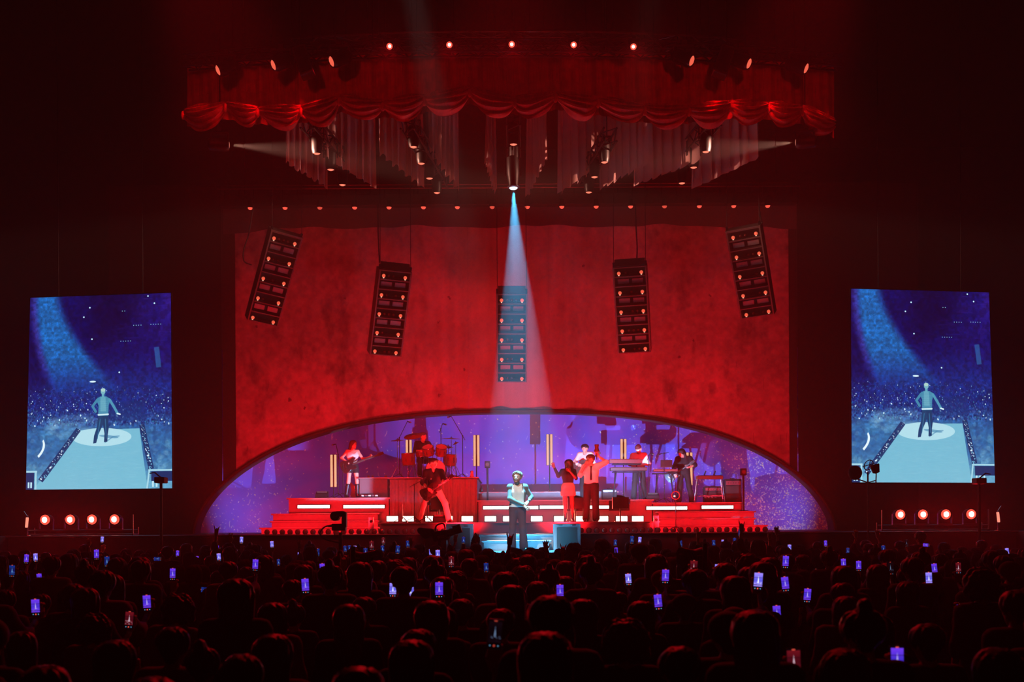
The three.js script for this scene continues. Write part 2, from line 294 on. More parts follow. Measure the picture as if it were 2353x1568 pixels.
// blinders standing on the walkway
const blinderXs = [[902, 'outermost blinder by the left mic stands'], [938, 'second blinder from the left on the walkway'], [991, 'blinder between the feet of the front guitarist'], [1027, 'blinder beside the right foot of the front guitarist'], [1074, 'blinder at the right corner of the drum riser'], [1127, 'blinder to the left of the lead singer'], [1169, 'blinder half hidden by the lead singer legs'], [1233, 'blinder to the right of the lead singer'], [1286, 'blinder behind the heels of the woman singer'], [1336, 'blinder between the two backing singers'], [1384, 'blinder to the right of the singer with the tie'], [1428, 'second blinder from the right on the walkway'], [1465, 'outermost blinder at the right end of the walkway']];
for (const [px, label] of blinderXs) {
  const d = 31.4, p = P(px, 1193, d), w = 0.31, h = 0.14;
  const t = thing('blinder_lamp', label, 'lamp', [p.x, walk.y + 0.002, -d], 0, 'square blinder lamps along the walkway'), y = p.y - walk.y;
  G().box(w + 0.05, h + 0.05, 0.12, [0, y, -0.02], undefined, 0.012).as('housing', M.blackMetal, t);
  G().box(w, h, 0.02, [0, y, 0.042], undefined, 0.006).as('lamp_glass', glow([1, 0.78, 0.62], 7), t);
  G().box(0.2, max(0.02, y - h / 2 - 0.02), 0.1, [0, max(0.02, y - h / 2 - 0.02) / 2, -0.02]).as('foot', M.blackMetal, t);
  area('blinder_lamp', HOT, 250, w, h, new V3(p.x, p.y, -d + 0.06), new V3(p.x, p.y - 0.1, 0));
}
// round footlights along the deck edge
{
  const label = 'round chrome footlight in the long row along the deck edge', group = 'footlights along the deck edge';
  const p0 = thing('footlight', label, 'footlight', [0, DECK_Y, -28.06], 0, group);
  G().lathe([[0.005, 0], [0.05, 0.0], [0.066, 0.03], [0.07, 0.06], [0.066, 0.062]], [0, 0.045, -0.02], [PI / 2, 0, 0], 18).as('bowl', M.chrome, p0);
  G().ball(0.064, [0, 0.045, 0.03], [1, 1, 0.45]).as('lens', new THREE.MeshPhysicalMaterial({ color: 0xffb9a8, roughness: 0.12, metalness: 0.7 }), p0);
  G().box(0.05, 0.02, 0.06, [0, 0.012, -0.01]).as('clamp', M.blackMetal, p0);
  let first = true;
  for (let px = 614; px <= 1765; px += 17.6) {
    if (px > 1086 && px < 1290) continue;
    const p = P(px, 1226, 28.06), o = first ? p0 : copyOf(p0, label, group); first = false;
    o.position.set(p.x, DECK_Y + 0.02, -28.08);
  }
}
// warm twin tube lights on thin stands
function twinTube(px, py0, py1, d, yFloor, label) {
  const a = P(px, py0, d), b = P(px, py1, d), h = a.y - b.y, t = thing('twin_tube_light', label, 'tube light', [a.x, yFloor, -d]), y = b.y - yFloor;
  G().box(0.2, h, 0.03, [0, y + h / 2, -0.03], undefined, 0.006).as('back_plate', mat(0x241414, 0.4), t);
  for (const s of [-1, 1]) G().box(0.068, h - 0.01, 0.04, [s * 0.056, y + h / 2, 0], undefined, 0.015).as('light_tube', glow([1, 0.52, 0.27], 0.95), t);
  G().cyl(0.016, 0.016, y, [0, y / 2, -0.03]).as('pole', M.blackMetal, t);
  G().cyl(0.12, 0.13, 0.02, [0, 0.01, -0.03]).as('base', M.blackMetal, t);
  area('twin_tube_light', [1, 0.3, 0.14], 5, 0.19, h, new V3(a.x, (a.y + b.y) / 2, -d + 0.03), new V3(a.x, (a.y + b.y) / 2, 0));
}
twinTube(766, 1045, 1120, 33.0, platL.y, 'warm twin tube light by the bass player, lowest at left');
twinTube(939, 1011, 1043, 34.3, platD.y, 'short warm twin tube light behind the floor tom');
twinTube(1094.5, 1000, 1072, 34.2, shelf.y, 'warm twin tube light right of the drum kit');
twinTube(1262.5, 998, 1070, 34.2, shelf.y, 'warm twin tube light right above the lead singer');
twinTube(1432.5, 1009, 1056, 34.2, platC.y, 'warm twin tube light behind the keyboards');
twinTube(1584, 1040, 1116, 33.9, platR.y, 'warm twin tube light behind the long haired bassist');
// fixtures on the walkway that throw cool light upstage onto the star cloth, shuttered to the arch above and the risers below
for (const [px, cd, x0, x1, label] of [[1009, 200, -9.4, -1.2, 'floor spotlight behind the front guitarist aimed at the star cloth'], [1322, 165, -2.2, 4.6, 'floor spotlight between the backing singers aimed at the star cloth'], [1425, 165, 3.6, 9.4, 'floor spotlight right of the singer with the tie']]) {
  const d = 29.9, p = P(px, 1190, d), t = thing('floor_spotlight', label, 'spotlight', [p.x, walk.y, -d]);
  const lampP = new V3(p.x, walk.y + 0.5, -d - 0.1), aim = new V3((x0 + x1) / 2, 3.9, -DROP_D);
  const yaw = Math.atan2(aim.x - p.x, -(aim.z + d)), dir = aim.clone().sub(lampP).normalize();
  G().rod([0, 0.49, -0.1].map((v, i) => v - dir.toArray()[i] * 0.28), [0, 0.5, -0.1].map((v, i) => v - dir.toArray()[i] * 0.02), 0.1, 0.115, 18).as('body', M.blackMetal, t);
  G().box(0.3, 0.02, 0.3, [0, 0.01, 0.05], undefined, 0.008).as('base', M.blackMetal, t);
  G().rod([0, 0.02, 0.05], [0, 0.4, 0.05], 0.02).as('stem', M.blackMetal, t);
  const k = 0.03, k2 = 0.05, rim = (x) => new V3(x, archY(x) - 0.06, -WALL_D).sub(lampP).multiplyScalar(k).add(lampP).sub(t.position);
  const sill = (x) => new V3(x, x > platD.x0 - 0.1 && x < platD.x1 + 0.1 ? platD.y + 0.62 : x < platL.x0 - 0.3 || x > platR.x1 + 0.3 ? DECK_Y + 0.1 : platC.y + 0.06, -32.45).sub(lampP).multiplyScalar(k2).add(lampP).sub(t.position);
  part('top_shutter', sheet((u, v) => { const a = rim(lerp(x0 - 3.2, x1 + 3.2, u)); return [a.x, a.y + v * 0.13, a.z + v * 0.06]; }, 48, 1), M.blackMetal, t);
  part('bottom_shutter', sheet((u, v) => { const a = sill(lerp(lampP.x - 5.5, lampP.x + 5.5, u)); return [a.x, lerp(0.3, a.y, v), a.z]; }, 96, 1), M.blackMetal, t);
  G().box(0.42, 0.3, 0.02, [0, 0.5, 0.2], undefined, 0.008).box(0.42, 0.02, 0.26, [0, 0.64, 0.08], undefined, 0.008).box(0.02, 0.3, 0.24, [-0.2, 0.5, 0.09]).box(0.02, 0.3, 0.24, [0.2, 0.5, 0.09]).as('hood', M.blackMetal, t);
  spot('floor_spotlight', COOL, cd, lampP, aim, 41, 0.25, 0.2);
}
// ---------------------------------------------------------------- overhead rig
function truss(g, a, b, size = 0.3, r = 0.024, step = 0.45) {     // four chords with diagonal lacing
  a = v3(a); b = v3(b); const d = b.clone().sub(a), l = d.length(), u = d.clone().normalize(), side = new V3().crossVectors(u, UPV).normalize(), up = new V3().crossVectors(side, u);
  const c = (s, t, k) => a.clone().addScaledVector(u, k).addScaledVector(side, s * size / 2).addScaledVector(up, t * size / 2);
  for (const s of [-1, 1]) for (const t of [-1, 1]) g.rod(c(s, t, 0), c(s, t, l), r, r, 6);
  const n = max(1, Math.round(l / step));
  for (let i = 0; i < n; i++) { const k0 = i * l / n, k1 = (i + 1) * l / n, f = i % 2 ? 1 : -1; for (const s of [-1, 1]) { g.rod(c(s, -f, k0), c(s, f, k1), r * 0.6, r * 0.6, 5); g.rod(c(-f, s, k0), c(f, s, k1), r * 0.6, r * 0.6, 5); } }
  return g;
}
const curtainTex = canvasTex(512, 512, (g, w, h) => { const im = g.createImageData(w, h); for (let y = 0; y < h; y++) for (let x = 0; x < w; x++) { const i = (y * w + x) * 4, t = 150 + 50 * (fbm(x / 14, y / 220, 3, 4) - 0.5) + 26 * (hash(x, y, 3) - 0.5) + 40 * (fbm(x / 80, y / 80, 3, 11) - 0.5); im.data[i] = t; im.data[i + 1] = t * 0.2; im.data[i + 2] = t * 0.22; im.data[i + 3] = 255; } g.putImageData(im, 0, 0); });
curtainTex.wrapS = curtainTex.wrapT = THREE.RepeatWrapping;
const velvet = new THREE.MeshPhysicalMaterial({ map: curtainTex, roughness: 0.75, sheen: 0.6, sheenColor: rgb([0.8, 0.1, 0.1]), sheenRoughness: 0.5, side: THREE.DoubleSide });
// depth of the curved valance: nearest in the middle
const valD = (px) => 24.2 + 1.5 * Math.pow((px - 1176) / 760, 2);
const VP = (px, py) => P(px, py, valD(px));
const cusps = [[424, 272], [520, 254], [594, 267], [693, 264], [781, 240], [881, 252], [976, 240], [1080, 220], [1184, 245], [1276, 232], [1373, 245], [1480, 262], [1582, 264], [1677, 254], [1765, 256], [1842, 264], [1918, 295]];
const bellies = [[473, 305], [567, 296], [657, 301], [745, 295], [832, 279], [934, 281], [1029, 267], [1131, 272], [1221, 277], [1335, 278], [1436, 286], [1527, 300], [1633, 296], [1716, 290], [1796, 297], [1871, 310]];
const cuspAt = (px) => { for (let i = 0; i < 16; i++) if (px <= cusps[i + 1][0] || i === 15) { const t = (px - cusps[i][0]) / (cusps[i + 1][0] - cusps[i][0]); return lerp(cusps[i][1], cusps[i + 1][1], t); } };
{
  const t = thing('stage_valance', 'long red velvet valance with scalloped swags across the stage top', 'valance');
  const topY = (px) => 112 + 34 * Math.pow(abs(px - 1176) / 750, 2.2);
  for (let k = 0; k < 6; k++) {       // pleated upper cloth in six widths
    const a = 426 + k * 249.5, b = a + 249;
    part('pleated_cloth', sheet((u, v) => {
      const px = lerp(a, b, u), p = VP(px, lerp(cuspAt(px) + 14, topY(px), v)), s = p.x;
      return [s, p.y, p.z - 0.16 + 0.06 * sin(s * 11 + sin(s * 2.3) * 2) * (0.6 + 0.4 * v) + 0.03 * sin(s * 27 + v * 1.5), s, v * 2];
    }, 130, 8), velvet, t);
  }
  for (let i = 0; i < 16; i++) {      // the swags
    const [ax, ay] = cusps[i], [bx, by] = cusps[i + 1], [mx, my] = bellies[i], A = VP(ax, ay), B = VP(bx, by), C = VP(mx, my);
    const mt = (mx - ax) / (bx - ax), sag = lerp(A.y, B.y, mt) - C.y, ph = hash(i, 3) * 6;
    part('swag', sheet((u, v) => {
      // v 0 at the upper line, 1 at the hem; folds run from cusp to cusp
      const w = Math.pow(u, Math.log(0.5) / Math.log(mt)), bow = 4 * w * (1 - w), e = v;
      const base = new V3().lerpVectors(A, B, u), lift = 0.2 * (1 - v);
      const ripple = sin(v * 30 + ph + sin(u * 5 + ph) * 1.1) * 0.055 * bow + sin(v * 67 + ph * 2 + u * 4) * 0.022 * bow;
      return [base.x + 0.02 * sin(v * 20 + u * 9), base.y - sag * e * Math.pow(bow, 0.8) + lift * (v < 1 ? 1 : 0), base.z + 0.05 + 0.2 * sin(PI * min(1, v * 0.9 + 0.1)) * sqrt(max(0, bow)) + ripple, base.x, v];
    }, 36, 44), velvet, t);
    G().ball(0.07, [A.x, A.y + 0.03, A.z + 0.1], [0.8, 1.5, 0.7], 10).as('gather', velvet, t);
  }
  // curved front truss that carries the valance and the lamps
  const tr = thing('curved_truss', 'curved black lighting truss above the red valance', 'truss'), g = G(), pts = [];
  for (let i = 0; i <= 14; i++) { const px = 430 + i * 107; const p = VP(px, topY(px) + 2); p.z += 0.1; pts.push(p); }
  for (let i = 0; i < 14; i++) truss(g, pts[i], pts[i + 1], 0.26, 0.026, 0.26);
  g.as('lattice', mat(0x2a2626, 0.4, 0.7), tr);
  for (const i of [1, 4, 7, 10, 13]) G().rod(pts[i], [pts[i].x, 17.98, pts[i].z], 0.012).as('chain', M.blackMetal, tr);
  const up = G(); for (let i = 2; i < 12; i++) { const a = pts[i].clone(), b = pts[i + 1].clone(); a.z -= 1.4; b.z -= 1.4; a.y += 0.75; b.y += 0.75; truss(up, a, b, 0.3, 0.024, 0.4); }
  const tr2 = thing('rear_truss', 'higher black truss just behind the curved front truss', 'truss'); up.as('lattice', mat(0x3a2c2c, 0.35, 0.7), tr2);
  for (const i of [3, 7, 11]) G().rod([pts[i].x, pts[i].y + 0.75, pts[i].z - 1.4], [pts[i].x, 17.98, pts[i].z - 1.4], 0.012).as('chain', M.blackMetal, tr2);
}
// moving head lamp: yoke from a clamp, cylinder head aimed along dir, lens
function movingHead(name, label, pos, dir, lensMat, scale = 1, group, bracket = true) {
  const t = thing(name, label, 'stage lamp', pos, 0, group), d = v3(dir).clone().normalize(), s = scale, q = new Q().setFromUnitVectors(new V3(0, -1, 0), d);
  const put = (g) => { g.applyQuaternion(q); g.translate(0, -0.34 * s, 0); return g; };
  G().box(0.14 * s, 0.1 * s, 0.14 * s, [0, -0.03 * s, 0], undefined, 0.015 * s).as('clamp', M.blackMetal, t);
  G().box(0.4 * s, 0.04 * s, 0.1 * s, [0, -0.1 * s, 0]).box(0.03 * s, 0.28 * s, 0.08 * s, [-0.19 * s, -0.24 * s, 0]).box(0.03 * s, 0.28 * s, 0.08 * s, [0.19 * s, -0.24 * s, 0]).as('yoke', M.blackMetal, t);
  part('head', put(G().lathe([[0.001, 0.26 * s], [0.1 * s, 0.26 * s], [0.14 * s, 0.2 * s], [0.15 * s, -0.12 * s], [0.125 * s, -0.2 * s], [0.11 * s, -0.2 * s], [0.1 * s, -0.16 * s]], undefined, undefined, 20).geo), M.blackMetal, t);
  const ln = part('lens', put(G().ball(0.108 * s, [0, -0.17 * s, 0], [1, 0.45, 1], 9).geo), lensMat === M.lensHot ? M.lensRim : lensMat, t);
  if (lensMat === M.lensHot) part('lamp_core', put(G().ball(0.06 * s, [0, -0.2 * s, 0], [1, 0.6, 1], 8).geo), lensMat, ln);
  if (bracket) G().rod([0, -0.02, 0], [0, 0.1, -0.62], 0.025).as('bracket', M.blackMetal, t);
  t.updateMatrix();
  return { t, lens: v3(pos).clone().add(new V3(0, -0.34 * s, 0)).addScaledVector(d, 0.17 * s), dir: d };
}
// five front lamps that shine at the audience
[[900, 143, 'outermost left of the five lamps'], [1035, 140, 'second from the left of the five lamps'], [1176, 139, 'middle one of the five lamps'], [1316, 140, 'fourth from the left of the five lamps'], [1451, 144, 'outermost right of the five lamps']].forEach(([px, py, w]) => {
  const p = VP(px, py); p.z += 0.5; p.y += 0.34;
  const h = movingHead('audience_lamp', 'bright red lamp before the valance, ' + w, p, [-p.x * 0.08, -0.4, 1], M.lensHot, 0.62, 'five bright lamps on the valance truss');
  spot('audience_lamp', RED, 50, h.lens.clone().addScaledVector(h.dir, 0.06), new V3(p.x * 0.9, 1.6, -10), 30, 0.6, 3);
});
// six dimmer side lamps
[[505, 172, -1, 'at the far left end of the truss'], [630, 160, -1, 'second from the left end of the truss'], [761, 152, -1, 'left of the five bright lamps'], [1590, 151, 1, 'right of the five bright lamps'], [1719, 157, 1, 'second from the right end of the truss'], [1848, 168, 1, 'at the far right end of the truss']].forEach(([px, py, s, w]) => {
  const p = VP(px - s * 26, py - 14); p.z += 0.45; p.y += 0.2;
  const h = movingHead('side_lamp', 'dim red lamp ' + w + ', turned outwards', p, [s * 0.85, -0.5, 0.45], glow([1, 0.14, 0.08], 1.0), 1.05, 'dim lamps along the valance truss');
  spot('side_lamp', RED, 16, h.lens.clone().addScaledVector(h.dir, 0.08), h.lens.clone().add(new V3(s * 1.2, -1.1, -0.6)), 26, 0.5, 3);
});
// two hung loudspeaker boxes before the valance
for (const [px, s, w] of [[708, 1, 'left'], [1652, -1, 'right']]) {
  const p = VP(px, 165), t = thing('hung_speaker', 'tilted black hung speaker box before the ' + w + ' part of the valance', 'speaker', [p.x, p.y, p.z + 0.5]);
  G().box(0.3, 0.62, 0.36, [0, 0, 0], [0, 0, s * 0.32], 0.02).as('cabinet', mat(0x1a1414, 0.7), t);
  G().box(0.24, 0.54, 0.02, [0, 0, 0.185], [0, 0, s * 0.32], 0.008).as('grille', mat(0x100c0c, 0.9), t);
  G().rod([-s * 0.08, 0.28, 0], [-s * 0.08, 17.98 - p.y, 0], 0.01).as('cable', M.blackMetal, t);
}
// black header beam with a row of sixteen downlights
const BEAM_D = 33.6;
{
  const t = thing('header_beam', 'long black header beam above the stage wall', 'beam'), a = P(505, 462, BEAM_D), b = P(1832, 454, BEAM_D), y = (a.y + b.y) / 2, w = b.x - a.x;
  G().box(w, 0.34, 0.3, [(a.x + b.x) / 2, y, -BEAM_D - 0.1], undefined, 0.02).as('beam_box', mat(0x141010, 0.6), t);
  G().cyl(0.025, 0.025, w, [(a.x + b.x) / 2, y + 0.26, -BEAM_D + 0.3], [0, 0, PI / 2], 8).as('pipe', mat(0x5a3b3a, 0.3, 0.8), t);
  G().cyl(0.02, 0.02, w * 0.96, [(a.x + b.x) / 2, y + 0.36, -BEAM_D + 0.3], [0, 0, PI / 2], 8).as('pipe', mat(0x5a3b3a, 0.3, 0.8), t);
  const hook = G(); for (let i = 0; i < 40; i++) hook.box(0.03, 0.3, 0.03, [lerp(a.x, b.x, (i + 0.5) / 40), y + 0.12, -BEAM_D + 0.27]); hook.as('bracket_row', M.blackMetal, t);
  for (const s of [-0.46, -0.16, 0.16, 0.46]) G().rod([w * s, y + 0.1, -BEAM_D], [w * s, 17.98, -BEAM_D], 0.014).as('cable', M.blackMetal, t);
  const xs = [575, 655, 735, 815, 894, 973, 1051, 1131, 1212, 1291, 1370, 1449, 1527, 1607, 1686, 1764];
  const label = (i) => 'small red downlight under the header beam, number ' + ['one', 'two', 'three', 'four', 'five', 'six', 'seven', 'eight', 'nine', 'ten', 'eleven', 'twelve', 'thirteen', 'fourteen', 'fifteen', 'sixteen'][i] + ' from the left';
  xs.forEach((px, i) => {
    const p = P(px, 479 - (px - 575) * 0.004, BEAM_D - 0.05), q = thing('downlight', label(i), 'downlight', [p.x, p.y, p.z], 0, 'downlights under the header beam');
    G().lathe([[0.03, 0.26], [0.07, 0.24], [0.095, 0.08], [0.09, 0.03], [0.08, 0.05]], [0, -0.02, 0], undefined, 16).as('can', M.blackMetal, q);
    G().ball(0.075, [0, 0.02, 0], [1, 0.9, 1], 9).as('lamp_lens', glow([1, 0.1, 0.06], i % 5 === 2 ? 0.8 : 1.2), q);
    spot('downlight', RED, 6, new V3(p.x, p.y - 0.07, p.z), new V3(p.x, p.y - 3, p.z - 0.45), 26, 0.7, 2.5);
  });
}
// sheer hanging drapes in fans behind the valance: [top left px, top right px, top py, hem left py, hem right py, depth left, depth right]
const sheer = new THREE.MeshPhysicalMaterial({ color: 0xc9a29c, roughness: 0.95, transmission: 0.42, thickness: 0, side: THREE.DoubleSide });
const drapes = [
  [657, 752, 262, 376, 434, 26.2, 28.2, 'leftmost sheer drape in bright warm light'],
  [749, 862, 252, 366, 436, 26.6, 28.8, 'second sheer drape from the left, brightly lit'],
  [870, 972, 250, 355, 438, 27.0, 29.2, 'third sheer drape from the left'],
  [985, 1053, 250, 352, 442, 27.4, 29.4, 'fourth sheer drape from the left'],
  [1117, 1139, 262, 372, 446, 27.8, 29.6, 'narrow sheer drape left of the central lamp column'],
  [1211, 1257, 262, 448, 356, 29.6, 27.8, 'narrow sheer drape right of the central lamp column'],
  [1282, 1411, 262, 444, 356, 29.4, 27.4, 'wide sheer drape right of the centre'],
  [1374, 1488, 264, 434, 372, 29.2, 27.0, 'sheer drape right of the centre with curled hem'],
  [1453, 1602, 270, 424, 368, 28.8, 26.6, 'broad sheer drape with orange light, right part'],
  [1590, 1738, 260, 430, 360, 28.2, 26.2, 'rightmost sheer drape in bright warm light'],
];
drapes.forEach(([x0, x1, py, h0, h1, d0, d1, label], i) => {
  const steps = 7, hemPx = (u) => { const k = floor(u * steps) / steps, f = u * steps - floor(u * steps); return lerp(h0, h1, k + (f > 0.7 ? (f - 0.7) / 0.3 / steps : 0)); };
  const geo = sheet((u, v) => {
    const d = lerp(d0, d1, u), narrow = lerp(0.1, 0, v), px = lerp(x0, x1, u + (0.5 - u) * narrow * (u - 0.5) * 0), p = P(px, lerp(hemPx(u), py - 22, v), d);
    const w = sin(u * PI * 2 * steps + i), fl = 0.13 * (1 - v * 0.45);
    return [p.x + w * 0.05 * (1 - v), p.y, p.z + w * fl + 0.05 * sin(u * 61 + i) * (1 - v * 0.5), p.x * 2, v * 3];
  }, 150, 14);
  const t = thing('sheer_drape', label + ', hanging behind the valance', 'drape', [0, 0, 0], 0, 'sheer drapes behind the valance');
  part('cloth', geo, sheer, t);
  const a = P(x0, py - 22, d0), b = P(x1, py - 22, d1); G().rod(a, b, 0.02).as('pipe', M.blackMetal, t);
  for (const k of [0.15, 0.85]) { const c = a.clone().lerp(b, k); G().rod(c, [c.x, 17.98, c.z], 0.008).as('cable', M.blackMetal, t); }
});
// pendant lamps in radial rows: [px, py of the lens, depth]
const pendants = [[728, 354, 25.9, 'left row, the largest and highest'], [760, 391, 26.9, 'left row, second lowest'], [787, 426, 27.9, 'left row, the lowest'], [950, 339, 26.0, 'inner left row, the highest'], [968, 377, 27.0, 'inner left row, second'], [987, 411, 28.0, 'inner left row, third'], [1004, 444, 29.0, 'inner left row, the lowest'], [1180, 333, 25.8, 'middle column, the highest'], [1181, 371, 26.6, 'middle column, second'], [1181, 407, 27.4, 'middle column, third'], [1389, 374, 26.9, 'inner right row, the highest'], [1366, 408, 27.9, 'inner right row, second'], [1353, 443, 28.9, 'inner right row, the lowest'], [1622, 350, 25.9, 'right row, the largest and highest'], [1594, 386, 26.9, 'right row, second'], [1567, 422, 27.9, 'right row, the lowest']];
const TRUSS_Y = 11.15;
for (const [i0, i1, w] of [[0, 2, 'outer left'], [3, 6, 'inner left'], [7, 9, 'middle'], [10, 12, 'inner right'], [13, 15, 'outer right']]) {
  const a = P(...pendants[i0]).setY(TRUSS_Y), b = P(...pendants[i1]).setY(TRUSS_Y), u = b.clone().sub(a).normalize(), t = thing('radial_truss', w + ' black truss running upstage behind the valance', 'truss'), g = G();
  a.addScaledVector(u, -0.7); b.addScaledVector(u, 0.7);
  truss(g, a, b, 0.3, 0.024, 0.4); g.as('lattice', mat(0x1c1616, 0.45, 0.7), t);
  for (const k of [0.12, 0.88]) { const c = a.clone().lerp(b, k); G().rod([c.x, c.y + 0.1, c.z], [c.x, 17.98, c.z], 0.012).as('chain', M.blackMetal, t); }
}
for (const [px, py, d, w] of pendants) {
  const p = P(px, py, d), len = 0.5, t = thing('pendant_lamp', 'black cylinder lamp pointing down behind the valance, ' + w, 'stage lamp', p, 0, 'cylinder lamps between the sheer drapes');
  G().lathe([[0.06, len], [0.11, len - 0.02], [0.13, len - 0.1], [0.125, 0.1], [0.1, 0.0], [0.092, 0.0], [0.085, 0.04]], undefined, undefined, 20).as('body', M.blackMetal, t);
  G().ball(0.088, [0, 0.03, 0], [1, 0.5, 1], 9).as('lens', glow([1, 0.22, 0.13], 1.3), t);
  G().box(0.34, 0.03, 0.06, [0, len + 0.12, 0]).box(0.025, 0.34, 0.06, [-0.16, len - 0.04, 0]).box(0.025, 0.34, 0.06, [0.16, len - 0.04, 0]).as('yoke', M.blackMetal, t);
  const top = max(0.2, 10.98 - p.y);
  G().rod([0, len + 0.12, 0], [0, top, 0], 0.03).as('hanger', M.blackMetal, t);
  spot('pendant_lamp', RED, 5, new V3(p.x, p.y - 0.05, p.z), new V3(p.x, 0, p.z), 9, 0.5, 2);
}
// the cool follow spot over the singer
const BEAM_FROM = P(1180, 438, 26.4), BEAM_TO = P(1209, 1240, 26.4);
{
  const dir = BEAM_TO.clone().sub(BEAM_FROM).normalize(), p = BEAM_FROM.clone().addScaledVector(dir, -0.3), t = thing('key_spotlight', 'central spotlight throwing a pale blue beam onto the lead singer', 'spotlight', p), q = new Q().setFromUnitVectors(new V3(0, -1, 0), dir);
  const put = (g) => g.applyQuaternion(q);
  part('body', put(G().lathe([[0.08, 0.5], [0.14, 0.46], [0.15, 0.1], [0.12, -0.2], [0.1, -0.24], [0.09, -0.2]], undefined, undefined, 24).geo), M.blackMetal, t);
  part('lens', put(G().ball(0.092, [0, -0.24, 0], [1, 0.4, 1], 18).geo), glow([0.55, 0.85, 1], 7), t);
  part('lens_ring', put(G().at(new THREE.TorusGeometry(0.13, 0.014, 8, 28), [0, -0.22, 0], [PI / 2, 0, 0]).geo), mat(0x5a7f96, 0.3, 0.8), t);
  G().rod([0, 0.3, 0], [0, 10.98 - p.y, 0], 0.03).as('hanger', M.blackMetal, t);
  for (const s of [-1, 1]) G().box(0.025, 0.42, 0.06, [s * 0.18, 0.25, 0]).as('yoke', M.blackMetal, t);
  spot('key_spotlight', SKYBLUE, 7000, BEAM_FROM.clone().addScaledVector(dir, 0.02), BEAM_TO, 8.6, 0.12, 1.5);
}
// warm side lamps that rake the sheer drapes
for (const [px, py, s, w] of [[505, 332, 1, 'left'], [1850, 326, -1, 'right']]) {
  const p = P(px, py, 25.4), dir = new V3(s, 0.02, -0.26).normalize(), h = movingHead('drape_lamp', 'dark lamp at the far ' + w + ' below the valance raking the sheer drapes', p.clone().add(new V3(0, 0.34, 0)), dir, glow([1, 0.3, 0.2], 0.5), 1, undefined, false);
  G().rod([0, 0, 0], [0, 17.98 - p.y - 0.4, 0], 0.012).as('cable', M.blackMetal, h.t);
  spot('drape_lamp', WARM, 620, h.lens.clone().addScaledVector(dir, 0.1), h.lens.clone().addScaledVector(dir, 4).add(new V3(0, -0.1, 0)), 10, 0.5, 1.5);
}
// ---------------------------------------------------------------- hung lamp frames
const bulbGlow = glow([1, 0.16, 0.08], 0.75, { color: 0xcc5544, roughness: 0.15 }), bulbDim = mat(0x7a3a34, 0.25, 0.3), bulbFoot = glow([1, 0.55, 0.38], 1.3);
const framePaint = mat(0x4a4240, 0.5), panelGlass = mat(0x6e6461, 0.35);
function lampFrame(tl, U, V, uz, vz, d, label, boards, cables) {
  const k = d / FOCAL, c = cos(ROLL), s = sin(ROLL), deroll = (x, y, z) => new V3((x * c + y * s) * k, (-x * s + y * c) * k, z * k);
  const u = deroll(U[0], U[1], -uz), v = deroll(-V[0], -V[1], vz), w = u.length(), h = v.length(), ex = u.clone().normalize(), ez = new V3().crossVectors(ex, v).normalize(), ey = new V3().crossVectors(ez, ex);
  const t = thing('hanging_lamp_rack', label, 'lamp rack'), o = P(tl[0], tl[1], d);
  t.position.copy(o.clone().sub(v)); t.quaternion.setFromRotationMatrix(new M4().makeBasis(ex, ey, ez));
  const D = 0.42, T = 0.045;
  for (const x of [T / 2, w - T / 2]) G().box(T, h, D, [x, h / 2, -D / 2], undefined, 0.008).as('side_board', framePaint, t);
  G().box(w - 2 * T, h, 0.02, [w / 2, h / 2, -D + 0.01]).as('back_board', framePaint, t);
  const n = 9, rh = h / n;
  for (let i = 0; i <= n; i++) G().box(w - 2 * T, 0.032, D - 0.03, [w / 2, max(0.016, min(h - 0.016, i * rh)), -D / 2 + 0.012], undefined, 0.006).as('shelf', framePaint, t);
  for (let i = 0; i < n; i++) {
    const y = h - (i + 1) * rh;
    if (i % 2 === 0) {
      for (const f of [0.17, 0.83]) { const b = G().ball(0.05, [w * f, y + 0.085, -0.09], [1, 1, 1], 8).as('bulb', bulbGlow, t); G().ball(0.022, [w * f, y + 0.036, -0.075], [1, 0.7, 1], 6).as('bulb_filament', bulbFoot, b); }
      for (const f of [0.36, 0.5, 0.64]) if (hash(i, floor(f * 100), floor(tl[0])) < 0.7) G().ball(0.042, [w * f, y + 0.07, -0.2], [1, 1, 1], 8).as('unlit_bulb', bulbDim, t);
      G().box(w - 2.4 * T, 0.02, 0.05, [w / 2, y + 0.026, -0.1]).as('socket_rail', M.blackMetal, t);
    } else for (const f of [0.29, 0.71]) G().box(w * 0.33, rh * 0.5, 0.03, [w * f, y + rh * 0.48, -0.13], undefined, 0.008).as('glass_panel', panelGlass, t);
  }
  if (boards) { G().box(w - 0.1, 0.02, 0.24, [w / 2, h + 0.1, -0.12], [0.75, 0, 0], 0.006).as('top_board', framePaint, t); }
  else G().box(w + 0.02, 0.03, D + 0.02, [w / 2, h + 0.015, -D / 2], undefined, 0.008).as('lid', framePaint, t);
  t.updateMatrixWorld();
  for (const x of [0.03, w - 0.03]) {
    G().box(0.06, 0.12, 0.06, [x, h + 0.06, -0.12], undefined, 0.01).as('shackle', M.blackMetal, t);
    const a = t.localToWorld(new V3(x, h + 0.1, -0.12)), b = a.clone(); b.y = 17.98;
    G().rod(t.worldToLocal(a), t.worldToLocal(b), 0.009).as('hanging_wire', M.black, t);
  }
  for (const pts of cables) G().tube(pts.map(([px, py]) => t.worldToLocal(P(px, py, d + 0.3))), 0.018, 40, 6).as('power_cable', M.rubber, t);
}
lampFrame([623, 530], [66, -10.5], [-73, -192], 36, 78, 30.5, 'leftmost hanging lamp rack, tilted, with a looping cable', false, [[[583, 470], [578, 500], [571, 540], [559, 580], [562, 602], [578, 609]]]);
lampFrame([872, 619], [73, -2], [-32, -185], 26, 76, 30.5, 'second hanging lamp rack from the left', true, [[[868, 470], [869, 540], [872, 604]]]);
